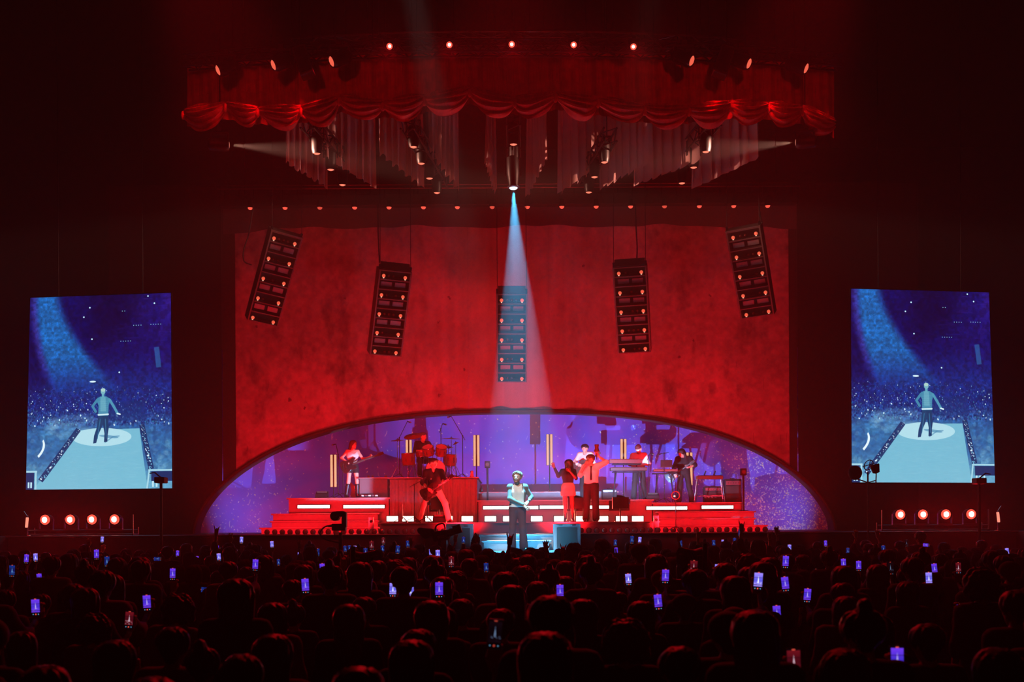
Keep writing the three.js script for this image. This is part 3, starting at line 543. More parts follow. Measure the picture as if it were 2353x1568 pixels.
lampFrame([1141, 676], [72, 0], [-1, -194], 0.01, 76, 30.5, 'middle hanging lamp rack, within the blue beam', true, []);
lampFrame([1407, 616], [77, 2], [19, -187], -15, 73, 30.5, 'fourth hanging lamp rack from the left, nearly upright', true, [[[1460, 470], [1462, 530], [1464, 570], [1463, 600]]]);
lampFrame([1667, 535], [72.5, 6], [50, -186], -33, 76, 30.5, 'rightmost hanging lamp rack, tilted, close to the wall edge', false, [[[1744, 470], [1747, 495], [1750, 514]]]);
// ---------------------------------------------------------------- the two video screens and what stands before them
const screenTex = canvasTex(720, 990, (g, w, h) => {
  seed = 991;
  const X = (x) => x * w, Y = (y) => y * h, im = g.createImageData(w, h), ss = (a, b, t) => sm(max(0, min(1, (t - a) / (b - a)))), mix = (a, b, t) => a.map((v, i) => lerp(v, b[i], t));
  for (let py = 0; py < h; py++) for (let px = 0; px < w; px++) {
    const u = px / w, v = py / h, i = (py * w + px) * 4, n = fbm(u * 9, v * 12, 4, 7), f = fbm(u * 60, v * 80, 2, 13), g0 = hash(px >> 1, py >> 1, 3);
    let c = mix([4, 12, 84], [10, 40, 122], ss(0.25, 0.52, v));
    c = mix(c, [44, 26, 128], 0.55 * ss(0.45, 1, u) * (1 - ss(0.1, 0.55, v)) * n * 1.6);                      // violet stands at the right
    c = mix(c, [3, 5, 52], 0.85 * ss(0.3, 0.55, u) * (1 - ss(0.62, 0.9, u)) * (1 - ss(0.14, 0.34, v + (u - 0.5) * 0.2)));
    c = mix(c, [4, 8, 66], 0.7 * (1 - ss(0.02, 0.14, u - v * 0.1)) * (1 - ss(0.4, 0.6, v)));
    const bl = 0.03 + 0.1 * Math.pow(v / 0.4, 2), br = 0.2 + 0.34 * Math.pow(v / 0.42, 1.5), beam = ss(bl - 0.02, bl + 0.05, u) * (1 - ss(br - 0.05, br + 0.05, u)) * (1 - ss(0.28, 0.56, v));
    c = mix(c, [16, 104, 180], 0.92 * beam);
    c = mix(c, [96, 80, 205], 0.4 * ss(bl - 0.05, bl, u) * (1 - ss(bl, bl + 0.04, u)) * (1 - ss(0.3, 0.5, v)));
    c = mix(c, [60, 140, 186], ss(0.56, 0.74, v) * (0.35 + 0.75 * fbm(u * 5, v * 7, 4, 31)));                      // haze over the near crowd
    c = mix(c, [112, 184, 208], ss(0.78, 1, v) * 0.75);
    const k = 0.82 + 0.36 * (f - 0.5) * 2 * (1 - ss(0.6, 0.8, v) * 0.6) + 0.22 * (g0 - 0.5) * (1 - ss(0.68, 0.75, v));
    for (let q = 0; q < 3; q++) im.data[i + q] = max(0, min(255, c[q] * (0.25 + 0.9 * k)));
    im.data[i + 3] = 255;
  }
  g.putImageData(im, 0, 0);
  for (let k = 0; k < 26; k++) { g.fillStyle = `rgba(${40 + 50 * rnd()},40,170,0.28)`; g.fillRect(X(rr(0.35, 0.95)), Y(rr(0.02, 0.33)), rr(14, 90), rr(1.5, 3)); }
  g.fillStyle = 'rgba(44,128,182,0.5)'; g.save(); g.translate(X(0.905), Y(0.325)); g.rotate(-0.1); g.fillRect(-12, -50, 25, 104); g.restore();
  for (const [x, y, n] of [[0.43, 0.062, 1], [0.885, 0.05, 1], [0.388, 0.11, 1], [0.74, 0.16, 4], [0.86, 0.158, 5], [0.447, 0.225, 1], [0.65, 0.24, 5], [0.64, 0.4, 1], [0.66, 0.085, 2], [0.84, 0.012, 1]]) for (let k = 0; k < n; k++) { g.fillStyle = n > 1 ? '#9fe6f2' : '#c9f4ff'; g.beginPath(); g.arc(X(x + k * 0.017), Y(y), n > 1 ? 2.2 : 4.2, 0, 7); g.fill(); }
  g.fillStyle = '#d9f6ff'; g.beginPath(); g.ellipse(X(0.455), Y(0.445), 16, 4.6, 0, 0, 7); g.fill();
  for (let k = 0; k < 2600; k++) { const y = 0.47 + 0.2 * Math.pow(rnd(), 0.9), x = rnd(), b = rnd(), s = lerp(0.7, 1.7, (y - 0.47) / 0.2); g.fillStyle = b < 0.62 ? `rgba(3,16,84,${rr(0.2, 0.55)})` : b < 0.965 ? `rgba(${40 + 70 * rnd()},${100 + 70 * rnd()},${170 + 50 * rnd()},${rr(0.25, 0.6)})` : 'rgba(220,247,255,0.95)'; g.beginPath(); g.ellipse(X(x), Y(y), rr(1, 2.6) * s, rr(1.4, 4) * s, rr(-0.3, 0.3), 0, 7); g.fill(); }
  g.fillStyle = 'rgba(8,46,112,0.5)'; g.fillRect(X(0.57), Y(0.55), X(0.25), Y(0.1));
  for (let k = 0; k < 150; k++) { const l = rnd() < 0.6; g.fillStyle = rnd() < 0.5 ? 'rgba(16,66,128,0.22)' : 'rgba(190,230,240,0.12)'; g.beginPath(); g.ellipse(X(l ? rr(0, 0.3) : rr(0.86, 1)), Y(rr(0.66, 0.9)), rr(4, 16), rr(5, 16), rr(-1, 1), 0, 7); g.fill(); }
  g.fillStyle = 'rgba(116,188,212,0.96)'; g.beginPath(); g.moveTo(X(0.37), Y(0.695)); g.lineTo(X(0.78), Y(0.69)); g.lineTo(X(0.835), Y(1)); g.lineTo(X(0.05), Y(1)); g.closePath(); g.fill();
  for (let k = 0; k < 700; k++) { g.fillStyle = rnd() < 0.5 ? 'rgba(255,255,255,0.04)' : 'rgba(40,120,170,0.04)'; g.fillRect(X(rr(0.25, 0.76)), Y(rr(0.74, 0.99)), rr(6, 40), rr(1, 4)); }
  g.fillStyle = 'rgba(176,222,234,0.95)'; g.beginPath(); g.ellipse(X(0.52), Y(0.732), X(0.205), Y(0.047), 0, 0, 7); g.fill();
  for (let k = 0; k < 60; k++) { g.fillStyle = 'rgba(170,215,230,0.06)'; g.beginPath(); g.ellipse(X(rr(0.15, 0.5)), Y(rr(0.62, 0.72)), rr(20, 60), rr(10, 24), 0, 0, 7); g.fill(); }
  for (const [x0, y0, x1, y1] of [[0.36, 0.69, 0.1, 0.955], [0.795, 0.67, 0.86, 0.9]]) {
    g.strokeStyle = 'rgba(14,46,98,0.9)'; g.lineWidth = 27; g.beginPath(); g.moveTo(X(x0), Y(y0)); g.lineTo(X(x1), Y(y1)); g.stroke();
    for (let k = 0; k < 60; k++) { const t = k / 60, b = rnd(); g.fillStyle = b < 0.35 ? '#e6f8ff' : b < 0.7 ? '#6fb9d8' : '#082048'; g.save(); g.translate(X(lerp(x0, x1, t)) + rr(-8, 8), Y(lerp(y0, y1, t)) + rr(-4, 4)); g.rotate(0.9); g.fillRect(-3, -2, rr(3, 4 + 8 * t), rr(2, 3 + 4 * t)); g.restore(); }
  }
  g.fillStyle = '#0c2f63'; g.fillRect(0, Y(0.912), X(0.055), Y(0.088)); g.fillRect(X(0.86), Y(0.912), X(0.14), Y(0.05)); g.fillStyle = '#a4d6e6'; g.fillRect(0, Y(0.902), X(0.075), Y(0.01)); g.fillRect(X(0.84), Y(0.902), X(0.16), Y(0.008)); g.fillRect(X(0.062), Y(0.902), X(0.011), Y(0.1)); g.save(); g.translate(X(0.842), Y(0.902)); g.rotate(0.12); g.fillRect(0, 0, X(0.011), Y(0.1)); g.restore();
  for (const x of [0.012, 0.03, 0.865, 0.89, 0.92]) { g.fillStyle = '#bfe6f2'; g.fillRect(X(x), Y(0.962), X(0.012), Y(0.03)); }
  g.fillStyle = '#e4f6fb'; g.beginPath(); g.moveTo(X(0.115), Y(0.74)); g.quadraticCurveTo(X(0.15), Y(0.78), X(0.085), Y(0.835)); g.lineTo(X(0.075), Y(0.825)); g.quadraticCurveTo(X(0.125), Y(0.785), X(0.108), Y(0.748)); g.fill();
  // a figure seen from behind, walking away down the runway
  const limb = (pts, lw, c) => { g.strokeStyle = c; g.lineWidth = lw; g.lineCap = g.lineJoin = 'round'; g.beginPath(); pts.forEach(([x, y], i) => (i ? g.lineTo(X(x), Y(y)) : g.moveTo(X(x), Y(y)))); g.stroke(); };
  const blob = (pts, c) => { g.fillStyle = c; g.beginPath(); pts.forEach(([x, y], i) => (i ? g.lineTo(X(x), Y(y)) : g.moveTo(X(x), Y(y)))); g.closePath(); g.fill(); };
  g.fillStyle = 'rgba(50,120,165,0.55)'; g.beginPath(); g.ellipse(X(0.57), Y(0.73), 48, 7, 0.12, 0, 7); g.fill(); limb([[0.545, 0.76], [0.6, 0.73], [0.64, 0.728]], 6, 'rgba(50,120,165,0.5)');
  blob([[0.495, 0.622], [0.53, 0.622], [0.527, 0.67], [0.497, 0.72], [0.483, 0.762], [0.462, 0.765], [0.468, 0.725], [0.487, 0.68]], '#12406e'); blob([[0.525, 0.622], [0.562, 0.622], [0.57, 0.68], [0.562, 0.72], [0.56, 0.756], [0.537, 0.758], [0.54, 0.715], [0.53, 0.67]], '#0f3a68');
  limb([[0.545, 0.64], [0.552, 0.74]], 4, '#2a6b95'); limb([[0.51, 0.64], [0.49, 0.74]], 4, '#2a6b95');
  blob([[0.48, 0.535], [0.51, 0.522], [0.548, 0.522], [0.58, 0.535], [0.568, 0.57], [0.565, 0.622], [0.495, 0.622], [0.497, 0.57]], '#3f8aac'); blob([[0.51, 0.525], [0.545, 0.525], [0.55, 0.6], [0.51, 0.6]], 'rgba(120,185,200,0.55)'); for (let k = 0; k < 7; k++) limb([[0.5, 0.55 + k * 0.011], [0.56, 0.548 + k * 0.011]], 2, 'rgba(160,210,220,0.25)');
  limb([[0.497, 0.617], [0.564, 0.615]], 8, '#cdeaf2'); limb([[0.488, 0.54], [0.456, 0.572], [0.478, 0.6]], 13, '#3c86a8'); limb([[0.574, 0.54], [0.608, 0.582], [0.628, 0.61]], 13, '#4a95b4'); limb([[0.628, 0.612], [0.646, 0.616]], 8, '#d6f0f8');
  limb([[0.528, 0.508], [0.528, 0.525]], 13, '#5fa6bd'); g.fillStyle = '#74b2c2'; g.beginPath(); g.ellipse(X(0.528), Y(0.497), 12, 15, 0, 0, 7); g.fill(); g.fillStyle = '#a8cfc8'; g.beginPath(); g.ellipse(X(0.528), Y(0.489), 12, 9, 0, 0, 7); g.fill();
});
function videoScreen(tl, tr, bl, br, dl, dr, label) {
  const c = [P(...tl, dl), P(...tr, dr), P(...bl, dl), P(...br, dr)], mid = c[2].clone().add(c[3]).multiplyScalar(0.5), t = thing('video_screen', label, 'video screen', mid), side = c[1].clone().sub(c[0]).normalize(), out = new V3().crossVectors(side, UPV).normalize();
  const at = (u, v, o) => new V3().lerpVectors(new V3().lerpVectors(c[2], c[3], u), new V3().lerpVectors(c[0], c[1], u), v).addScaledVector(out, o).sub(mid);
  part('screen_picture', sheet((u, v) => { const e = abs(u - 0.5) * 2, p = at(u, v, 0.01); return [p.x, p.y, p.z, u, v]; }, 6, 6), new THREE.MeshStandardMaterial({ color: 0x050505, roughness: 0.5, emissive: 0xffffff, emissiveMap: screenTex, emissiveIntensity: 1.2 }), t);
  part('screen_back', sheet((u, v) => { const k = [[-0.004, -0.004], [1.004, 1.004]]; const p = at(lerp(-0.004, 1.004, u), lerp(-0.004, 1.004, v), -0.02); return p.toArray(); }, 1, 1), M.black, t);
  const fr = G(); for (const [a, b] of [[[0, 0], [1, 0]], [[0, 1], [1, 1]], [[0, 0], [0, 1]], [[1, 0], [1, 1]]]) fr.rod(at(...a, -0.02), at(...b, -0.02), 0.03); fr.as('screen_frame', M.black, t);
  for (const u of [0.2, 0.8]) { const a = at(u, 1, -0.02); G().rod(a, [a.x, 17.98 - mid.y, a.z], 0.014).as('cable', M.blackMetal, t); }
  const m = at(0.5, 0.5, 0.06).add(mid);
  area('video_screen', [0.08, 0.36, 0.8], 0.12, 3.4, 4.8, m, m.clone().add(out));
}
videoScreen([70, 685], [393, 673.5], [60, 1126], [396, 1122.5], 30, 29.4, 'tall blue video screen at the left of the stage showing a walking figure');
videoScreen([1955, 664], [2272, 672.5], [1957, 1109], [2286, 1110], 29.4, 29.95, 'tall blue video screen at the right of the stage showing a walking figure');
// floor trolleys with four bright red lamps each
function trolley(pxs, py, side, label) {
  const d = 28.4, ps = pxs.map((px) => P(px, py, d)), cx = (ps[0].x + ps[3].x) / 2, y0 = DECK_Y, t = thing('lamp_trolley', label, 'lamp trolley', [cx, y0, -d - 0.2]), w = ps[3].x - ps[0].x + 0.9, hy = ps[0].y - y0;
  const f = G(); for (const y of [0.03, max(0.12, hy - 0.27)]) f.rod([-w / 2, y, 0.1], [w / 2, y, 0.1], 0.018).rod([-w / 2, y, -0.3], [w / 2, y, -0.3], 0.018); for (const x of [-w / 2, w / 2]) f.rod([x, 0.03, 0.1], [x, hy + 0.12, 0.1], 0.018).rod([x, 0.03, -0.3], [x, hy - 0.2, -0.3], 0.018).rod([x, 0.03, 0.1], [x, 0.03, -0.3], 0.018); f.as('frame', M.steel, t);
  for (const x of [-w / 2, w / 2]) G().cyl(0.04, 0.04, 0.03, [x, 0.0, 0.1], [0, 0, PI / 2]).as('wheel', M.rubber, t);
  const names = side < 0 ? ['outermost left', 'second', 'third', 'nearest the stage'] : ['nearest the stage', 'second', 'third', 'outermost right'];
  ps.forEach((p, i) => {
    const q = thing('floor_beam_lamp', `bright red beam lamp on the ${side < 0 ? 'left' : 'right'} trolley, ${names[i]}`, 'stage lamp', [p.x, y0 + hy - 0.24, -d - 0.1], 0, side < 0 ? 'four lamps below the left screen' : 'four lamps below the right screen');
    G().lathe([[0.001, -0.34], [0.09, -0.33], [0.13, -0.2], [0.15, 0.02], [0.155, 0.05], [0.13, 0.05]], [0, 0.24, 0], [PI / 2, 0, 0], 22).as('head', M.blackMetal, q);
    const ln = G().ball(0.128, [0, 0.24, 0.03], [1, 1, 0.35], 9).as('lens', M.lensRim, q); G().ball(0.075, [0, 0.24, 0.06], [1, 1, 0.35], 8).as('lamp_core', M.lensHot, ln);
    G().box(0.36, 0.03, 0.1, [0, 0.0, -0.04]).box(0.025, 0.26, 0.07, [-0.17, 0.13, -0.04]).box(0.025, 0.26, 0.07, [0.17, 0.13, -0.04]).as('yoke', M.steel, q);
    spot('floor_beam_lamp', RED, 48, new V3(p.x, y0 + hy, -d + 0.06), new V3(p.x * 0.55, 2.6, -6), 30, 0.7, 5);
  });
}
trolley([101, 159, 209, 261], 1195, -1, 'steel lamp trolley with four red lamps under the left screen');
trolley([2071, 2123, 2176, 2234], 1183, 1, 'steel lamp trolley with four red lamps under the right screen');
// stands with small warning beacons at the outer ends
for (const [px, s, w] of [[62, 1, 'left'], [2294, -1, 'right']]) {
  const p = P(px, 1232 - (s < 0 ? 8 : 0), 28.4), t = thing('beacon_stand', 'thin red lit stand at the outer edge beyond the ' + w + ' trolley lamps', 'stand', [p.x, DECK_Y, -28.4]);
  G().rod([0, 0, 0], [0, 0.5, 0], 0.02).as('pole', M.chrome, t); G().box(0.06, 0.26, 0.05, [0, 0.34, 0], [0, 0, s * -0.1], 0.012).as('light_head', glow([1, 0.3, 0.2], 1.2), t); G().cyl(0.12, 0.13, 0.02, [0, 0.01, 0]).as('base', M.chrome, t); G().rod([0, 0.5, 0], [-s * 0.08, 0.62, 0], 0.014).as('arm', M.chrome, t);
}
// robotic camera on a mast before the left screen, camera and flag arm before the right one
function mastCamera(px, pyHead, pyFoot, d, label, mirror = 1) {
  const a = P(px, pyHead, d), t = thing('mast_camera', label, 'camera', [a.x, 0, -d]), h = a.y;
  G().rod([0, 0.02, 0], [0, h - 0.05, 0], 0.035).as('mast', M.black, t);
  G().box(0.24, 0.14, 0.3, [0, h, 0], undefined, 0.02).as('camera_body', M.black, t);
  G().cyl(0.05, 0.06, 0.14, [0, h, -0.2], [PI / 2, 0, 0]).as('camera_lens', M.blackGloss, t);
  G().rod([0, h + 0.06, 0], [-0.14 * mirror, h + 0.18, 0.02], 0.016).rod([-0.14 * mirror, h + 0.18, 0.02], [-0.26 * mirror, h + 0.16, 0.02], 0.012).as('arm', M.black, t);
  G().cyl(0.2, 0.24, 0.04, [0, 0.02, 0]).as('base', M.black, t);
}
mastCamera(370, 1104, 1230, 26.5, 'remote camera on a thin mast before the left screen corner');
mastCamera(2250, 1106, 1225, 26.5, 'remote camera on a thin mast before the right screen corner', -1);
{
  const p = P(1994, 1075, 26.5), t = thing('flag_stand', 'thin stand with a dish lamp and wire arms before the right screen', 'stand', [p.x, 0, -26.5]), h = p.y;
  G().rod([0, 0, 0], [0, h - 0.1, 0], 0.02).rod([0.18, h - 0.6, 0], [0.2, h - 0.06, 0], 0.014).rod([0, h - 0.35, 0], [0.2, h - 0.3, 0], 0.012).as('pole', M.black, t);
  G().at(new THREE.TorusGeometry(0.13, 0.012, 6, 20), [0.02, h + 0.06, 0], [0, 0.5, 0.5], [1.2, 0.8, 1]).rod([-0.12, h + 0.02, 0], [0.16, h + 0.1, 0], 0.01).rod([0.02, h - 0.06, 0], [0.06, h + 0.17, 0], 0.01).as('wire_dish', M.black, t);
  G().lathe([[0.02, 0], [0.08, 0.02], [0.11, 0.2], [0.1, 0.22]], [0.2, h - 0.14, 0], [0, 0, 0.2], 16).as('lamp_head', M.black, t);
  G().ball(0.17, [-0.3, h - 0.12, 0], [1, 1, 0.6], 16).rod([-0.3, h - 0.25, 0], [0, h - 0.35, 0], 0.014).as('disc', M.black, t);
  G().cyl(0.2, 0.24, 0.04, [0, 0.02, 0]).as('base', M.black, t);
}
// ---------------------------------------------------------------- bodies: tapered bones joined by a smooth minimum, meshed on a grid
// bone: [a, b, ra, rb, flat?]; cut: bones taken away again
function surface(bones, cell, k = 0.035, cuts = [], clip) {
  const lo = new V3(1e9, 1e9, 1e9), hi = new V3(-1e9, -1e9, -1e9);
  const B = bones.map((b) => ({ a: v3(b[0]), b: v3(b[1]), ra: b[2], rb: b[3] }));
  for (const { a, b, ra, rb } of B) { const r = max(ra, rb) + cell * 2 + k * 0.3; lo.min(a.clone().subScalar(r)).min(b.clone().subScalar(r)); hi.max(a.clone().addScalar(r)).max(b.clone().addScalar(r)); }
  const n = [0, 1, 2].map((i) => Math.ceil((hi.getComponent(i) - lo.getComponent(i)) / cell) + 2), [nx, ny, nz] = n, F = new Float32Array(nx * ny * nz).fill(1);
  const run = ({ a, b, ra, rb }, op, reach) => {
    const r = max(ra, rb) + reach, i0 = [0, 1, 2].map((c) => max(0, floor((min(a.getComponent(c), b.getComponent(c)) - r - lo.getComponent(c)) / cell))), i1 = [0, 1, 2].map((c) => min(n[c] - 1, Math.ceil((max(a.getComponent(c), b.getComponent(c)) + r - lo.getComponent(c)) / cell)));
    const dx = b.x - a.x, dy = b.y - a.y, dz = b.z - a.z, dd = dx * dx + dy * dy + dz * dz || 1e-9;
    for (let z = i0[2]; z <= i1[2]; z++) for (let y = i0[1]; y <= i1[1]; y++) for (let x = i0[0]; x <= i1[0]; x++) {
      const px = lo.x + x * cell - a.x, py = lo.y + y * cell - a.y, pz = lo.z + z * cell - a.z, t = max(0, min(1, (px * dx + py * dy + pz * dz) / dd));
      const d = sqrt((px - dx * t) ** 2 + (py - dy * t) ** 2 + (pz - dz * t) ** 2) - (ra + (rb - ra) * t), i = (z * ny + y) * nx + x;
      F[i] = op(F[i], d);
    }
  };
  const join = (p, q) => { const h = max(k - abs(p - q), 0) / k; return min(p, q) - h * h * k * 0.25; };
  for (const b of B) run(b, join, cell * 3 + k + 0.03);
  for (const c of cuts) { const kk = c[4] ?? 0.01, b = { a: v3(c[0]), b: v3(c[1]), ra: c[2], rb: c[3] }; run(b, (p, q) => { const m = -q, h = max(kk - abs(p - m), 0) / kk; return max(p, m) + h * h * kk * 0.25; }, 0.03); }
  if (clip) for (let z = 0; z < nz; z++) for (let y = 0; y < ny; y++) for (let x = 0; x < nx; x++) { const i = (z * ny + y) * nx + x; F[i] = max(F[i], clip(lo.x + x * cell, lo.y + y * cell, lo.z + z * cell)); }
  // surface nets
  const pos = [], idx = [], id = new Int32Array(nx * ny * nz).fill(-1), at = (x, y, z) => F[(z * ny + y) * nx + x];
  for (let z = 0; z < nz - 1; z++) for (let y = 0; y < ny - 1; y++) for (let x = 0; x < nx - 1; x++) {
    let sx = 0, sy = 0, sz = 0, c = 0;
    const f = [at(x, y, z), at(x + 1, y, z), at(x, y + 1, z), at(x + 1, y + 1, z), at(x, y, z + 1), at(x + 1, y, z + 1), at(x, y + 1, z + 1), at(x + 1, y + 1, z + 1)];
    let m = 0; for (let i = 0; i < 8; i++) if (f[i] < 0) m |= 1 << i;
    if (m === 0 || m === 255) continue;
    for (let i = 0; i < 8; i++) for (const bit of [1, 2, 4]) { const j = i | bit; if (j === i || (f[i] < 0) === (f[j] < 0)) continue; const t = f[i] / (f[i] - f[j]); sx += (i & 1) + (bit === 1 ? t : 0); sy += ((i >> 1) & 1) + (bit === 2 ? t : 0); sz += ((i >> 2) & 1) + (bit === 4 ? t : 0); c++; }
    id[(z * ny + y) * nx + x] = pos.length / 3; pos.push(lo.x + (x + sx / c) * cell, lo.y + (y + sy / c) * cell, lo.z + (z + sz / c) * cell);
  }
  const I = (x, y, z) => id[(z * ny + y) * nx + x], quad = (a, b, c, d, flip) => (flip ? idx.push(a, c, b, a, d, c) : idx.push(a, b, c, a, c, d));
  for (let z = 1; z < nz - 1; z++) for (let y = 1; y < ny - 1; y++) for (let x = 1; x < nx - 1; x++) {
    const s = at(x, y, z) < 0;
    if (s !== at(x + 1, y, z) < 0) quad(I(x, y - 1, z - 1), I(x, y, z - 1), I(x, y, z), I(x, y - 1, z), !s);
    if (s !== at(x, y + 1, z) < 0) quad(I(x - 1, y, z - 1), I(x - 1, y, z), I(x, y, z), I(x, y, z - 1), !s);
    if (s !== at(x, y, z + 1) < 0) quad(I(x - 1, y - 1, z), I(x, y - 1, z), I(x, y, z), I(x - 1, y, z), !s);
  }
  const g = new THREE.BufferGeometry(); g.setAttribute('position', new THREE.Float32BufferAttribute(pos, 3)); g.setIndex(idx); g.computeVertexNormals();
  return g;
}
const mergeBody = (list) => mergeGeometries(list.map((g) => { const h = g.clone(); if (h.attributes.uv) h.deleteAttribute('uv'); if (!h.index) h.setIndex([...Array(h.attributes.position.count).keys()]); return h; }));
// a hand of five fingers. wrist; dir along the palm; up = back of the hand; curl 0 (straight) .. 1 (closed); side +1 or -1 says where the thumb leaves
function handBones(wrist, dir, back, side, curl = 0.3, spread = 0.12, fingers = [1, 1, 1, 1, 1], s = 1) {
  const d = v3(dir).clone().normalize(), b = v3(back).clone().addScaledVector(d, -v3(back).dot(d)).normalize(), x = new V3().crossVectors(d, b).multiplyScalar(side), w = v3(wrist), out = [];
  const at = (u, v, n) => w.clone().addScaledVector(x, u * s).addScaledVector(d, v * s).addScaledVector(b, n * s);
  for (const u of [-0.026, -0.008, 0.01, 0.026]) out.push([at(u * 0.6, 0.005, 0), at(u, 0.082, 0), 0.017 * s, 0.0125 * s]);
  const len = [0.072, 0.08, 0.074, 0.058], base = [0.027, 0.009, -0.009, -0.027];
  for (let f = 0; f < 4; f++) {
    const cu = fingers[f + 1] === 1 ? curl : fingers[f + 1] === 0 ? 0.98 : 0.02, sp = spread * (1.5 - f) * (1 - cu);
    let p = at(base[f], 0.086, 0), ang = cu * 0.9;
    for (let k = 0; k < 3; k++) {
      const l = len[f] * [0.45, 0.31, 0.24][k], q = p.clone().addScaledVector(d, cos(ang) * l * s).addScaledVector(b, -sin(ang) * l * s).addScaledVector(x, sp * l * s);
      out.push([p, q, (0.0095 - 0.0009 * k) * s, (0.0088 - 0.001 * k) * s]); p = q; ang += cu * 1.25;
    }
  }
  const t0 = at(0.022, 0.022, -0.004), tc = fingers[0] === 0 ? 0.9 : curl, t1 = at(0.05 - 0.02 * tc, 0.05, -0.014 - 0.02 * tc), t2 = at(0.062 - 0.045 * tc, 0.082, -0.022 - 0.03 * tc);
  out.push([t0, t1, 0.0135 * s, 0.0105 * s], [t1, t2, 0.0105 * s, 0.0085 * s]);
  return out;
}
// a head: cranium, jaw, nose, ears, lips, carved eyes and mouth. c centre, turn (yaw), nod (pitch), tilt (roll)
function headPose(c, yaw = 0, nod = 0, roll = 0, s = 1) { const m = new M4().compose(v3(c), new Q().setFromEuler(new THREE.Euler(nod, yaw, roll, 'YXZ')), new V3(1, 1, 1)); return (x, y, z) => new V3(x * s, y * s, z * s).applyMatrix4(m); }
function headMesh(h, cell, mouth = 0, s = 1) {
  const b = [
    [h(0, 0.035, -0.028), h(0, 0.042, 0.012), 0.087 * s, 0.082 * s], [h(-0.02, 0.03, -0.01), h(0.02, 0.03, -0.01), 0.08 * s, 0.08 * s],
    [h(0, 0.0, 0.03), h(0, -0.055, 0.038), 0.066 * s, 0.05 * s], [h(-0.035, -0.05, 0.01), h(0, -0.096, 0.06), 0.036 * s, 0.024 * s], [h(0.035, -0.05, 0.01), h(0, -0.096, 0.06), 0.036 * s, 0.024 * s],
    [h(-0.03, 0.018, 0.074), h(0.03, 0.018, 0.074), 0.017 * s, 0.017 * s], [h(-0.04, -0.022, 0.062), h(-0.03, -0.034, 0.066), 0.022 * s, 0.018 * s], [h(0.04, -0.022, 0.062), h(0.03, -0.034, 0.066), 0.022 * s, 0.018 * s],
    [h(0, 0.006, 0.096), h(0, -0.03, 0.112), 0.0085 * s, 0.012 * s], [h(-0.012, -0.034, 0.1), h(0.012, -0.034, 0.1), 0.0085 * s, 0.0085 * s],
    [h(-0.02, -0.058, 0.086), h(0.02, -0.058, 0.086), 0.009 * s, 0.009 * s], [h(-0.016, -0.072 - 0.016 * mouth, 0.084), h(0.016, -0.072 - 0.016 * mouth, 0.084), 0.0095 * s, 0.0095 * s],
    [h(-0.088, 0.012, -0.012), h(-0.092, -0.022, -0.004), 0.015 * s, 0.01 * s], [h(0.088, 0.012, -0.012), h(0.092, -0.022, -0.004), 0.015 * s, 0.01 * s],
  ];
  const cuts = [[h(-0.032, -0.002, 0.098), h(-0.03, -0.002, 0.098), 0.0135 * s, 0.0135 * s, 0.012], [h(0.032, -0.002, 0.098), h(0.03, -0.002, 0.098), 0.0135 * s, 0.0135 * s, 0.012]];
  if (mouth) cuts.push([h(-0.014, -0.066 - 0.008 * mouth, 0.1), h(0.014, -0.066 - 0.008 * mouth, 0.1), 0.012 * s * mouth, 0.012 * s * mouth, 0.004]);
  return surface(b, cell, 0.018, cuts);
}
function eyes(h, parent, s = 1, dark = M.black) { for (const x of [-0.031, 0.031]) { const p = h(x, -0.003, 0.079), e = part('eye', new THREE.SphereGeometry(0.0095 * s, 10, 8).translate(p.x, p.y, p.z), M.white, parent), q = h(x, -0.003, 0.0855); part('iris', new THREE.SphereGeometry(0.0056 * s, 8, 6).translate(q.x, q.y, q.z), dark, e); } }
const SKEL = { pelvis: [0, 0.95, 0], waist: [0, 1.09, 0], chest: [0, 1.3, -0.005], neck: [0, 1.47, -0.015], head: [0, 1.625, 0.015], shl: [-0.18, 1.42, -0.01], ell: [-0.245, 1.14, -0.02], wrl: [-0.25, 0.89, 0.05], shr: [0.18, 1.42, -0.01], elr: [0.245, 1.14, -0.02], wrr: [0.25, 0.89, 0.05], hipl: [-0.09, 0.93, 0], knl: [-0.105, 0.5, 0.02], anl: [-0.11, 0.09, -0.02], tol: [-0.13, 0.035, 0.14], hipr: [0.09, 0.93, 0], knr: [0.105, 0.5, 0.02], anr: [0.11, 0.09, -0.02], tor: [0.13, 0.035, 0.14] };
const skel = (o = {}) => { const j = {}; for (const k in SKEL) j[k] = v3(o[k] ?? SKEL[k]).clone(); return j; };
const off = (a, x, y = 0, z = 0) => new V3(a.x + x, a.y + y, a.z + z);
function torsoBones(j, g = 0, f = 1) {   // g grows the radii (clothing), f the girth
  const a = (x) => new V3().subVectors(j.shr, j.shl).normalize().multiplyScalar(x);
  const P2 = (p, x) => p.clone().add(a(x));
  return [[P2(j.pelvis, -0.065), P2(j.waist, -0.055 * f), 0.098 * f + g, 0.088 * f + g], [P2(j.pelvis, 0.065), P2(j.waist, 0.055 * f), 0.098 * f + g, 0.088 * f + g], [P2(j.waist, -0.055 * f), P2(j.chest, -0.075), 0.088 * f + g, 0.1 + g], [P2(j.waist, 0.055 * f), P2(j.chest, 0.075), 0.088 * f + g, 0.1 + g], [P2(j.chest, -0.075), P2(j.neck, -0.07).add(new V3(0, -0.05, 0)), 0.098 + g, 0.06 + g], [P2(j.chest, 0.075), P2(j.neck, 0.07).add(new V3(0, -0.05, 0)), 0.098 + g, 0.06 + g], [j.shl, j.shr, 0.058 + g, 0.058 + g]];
}
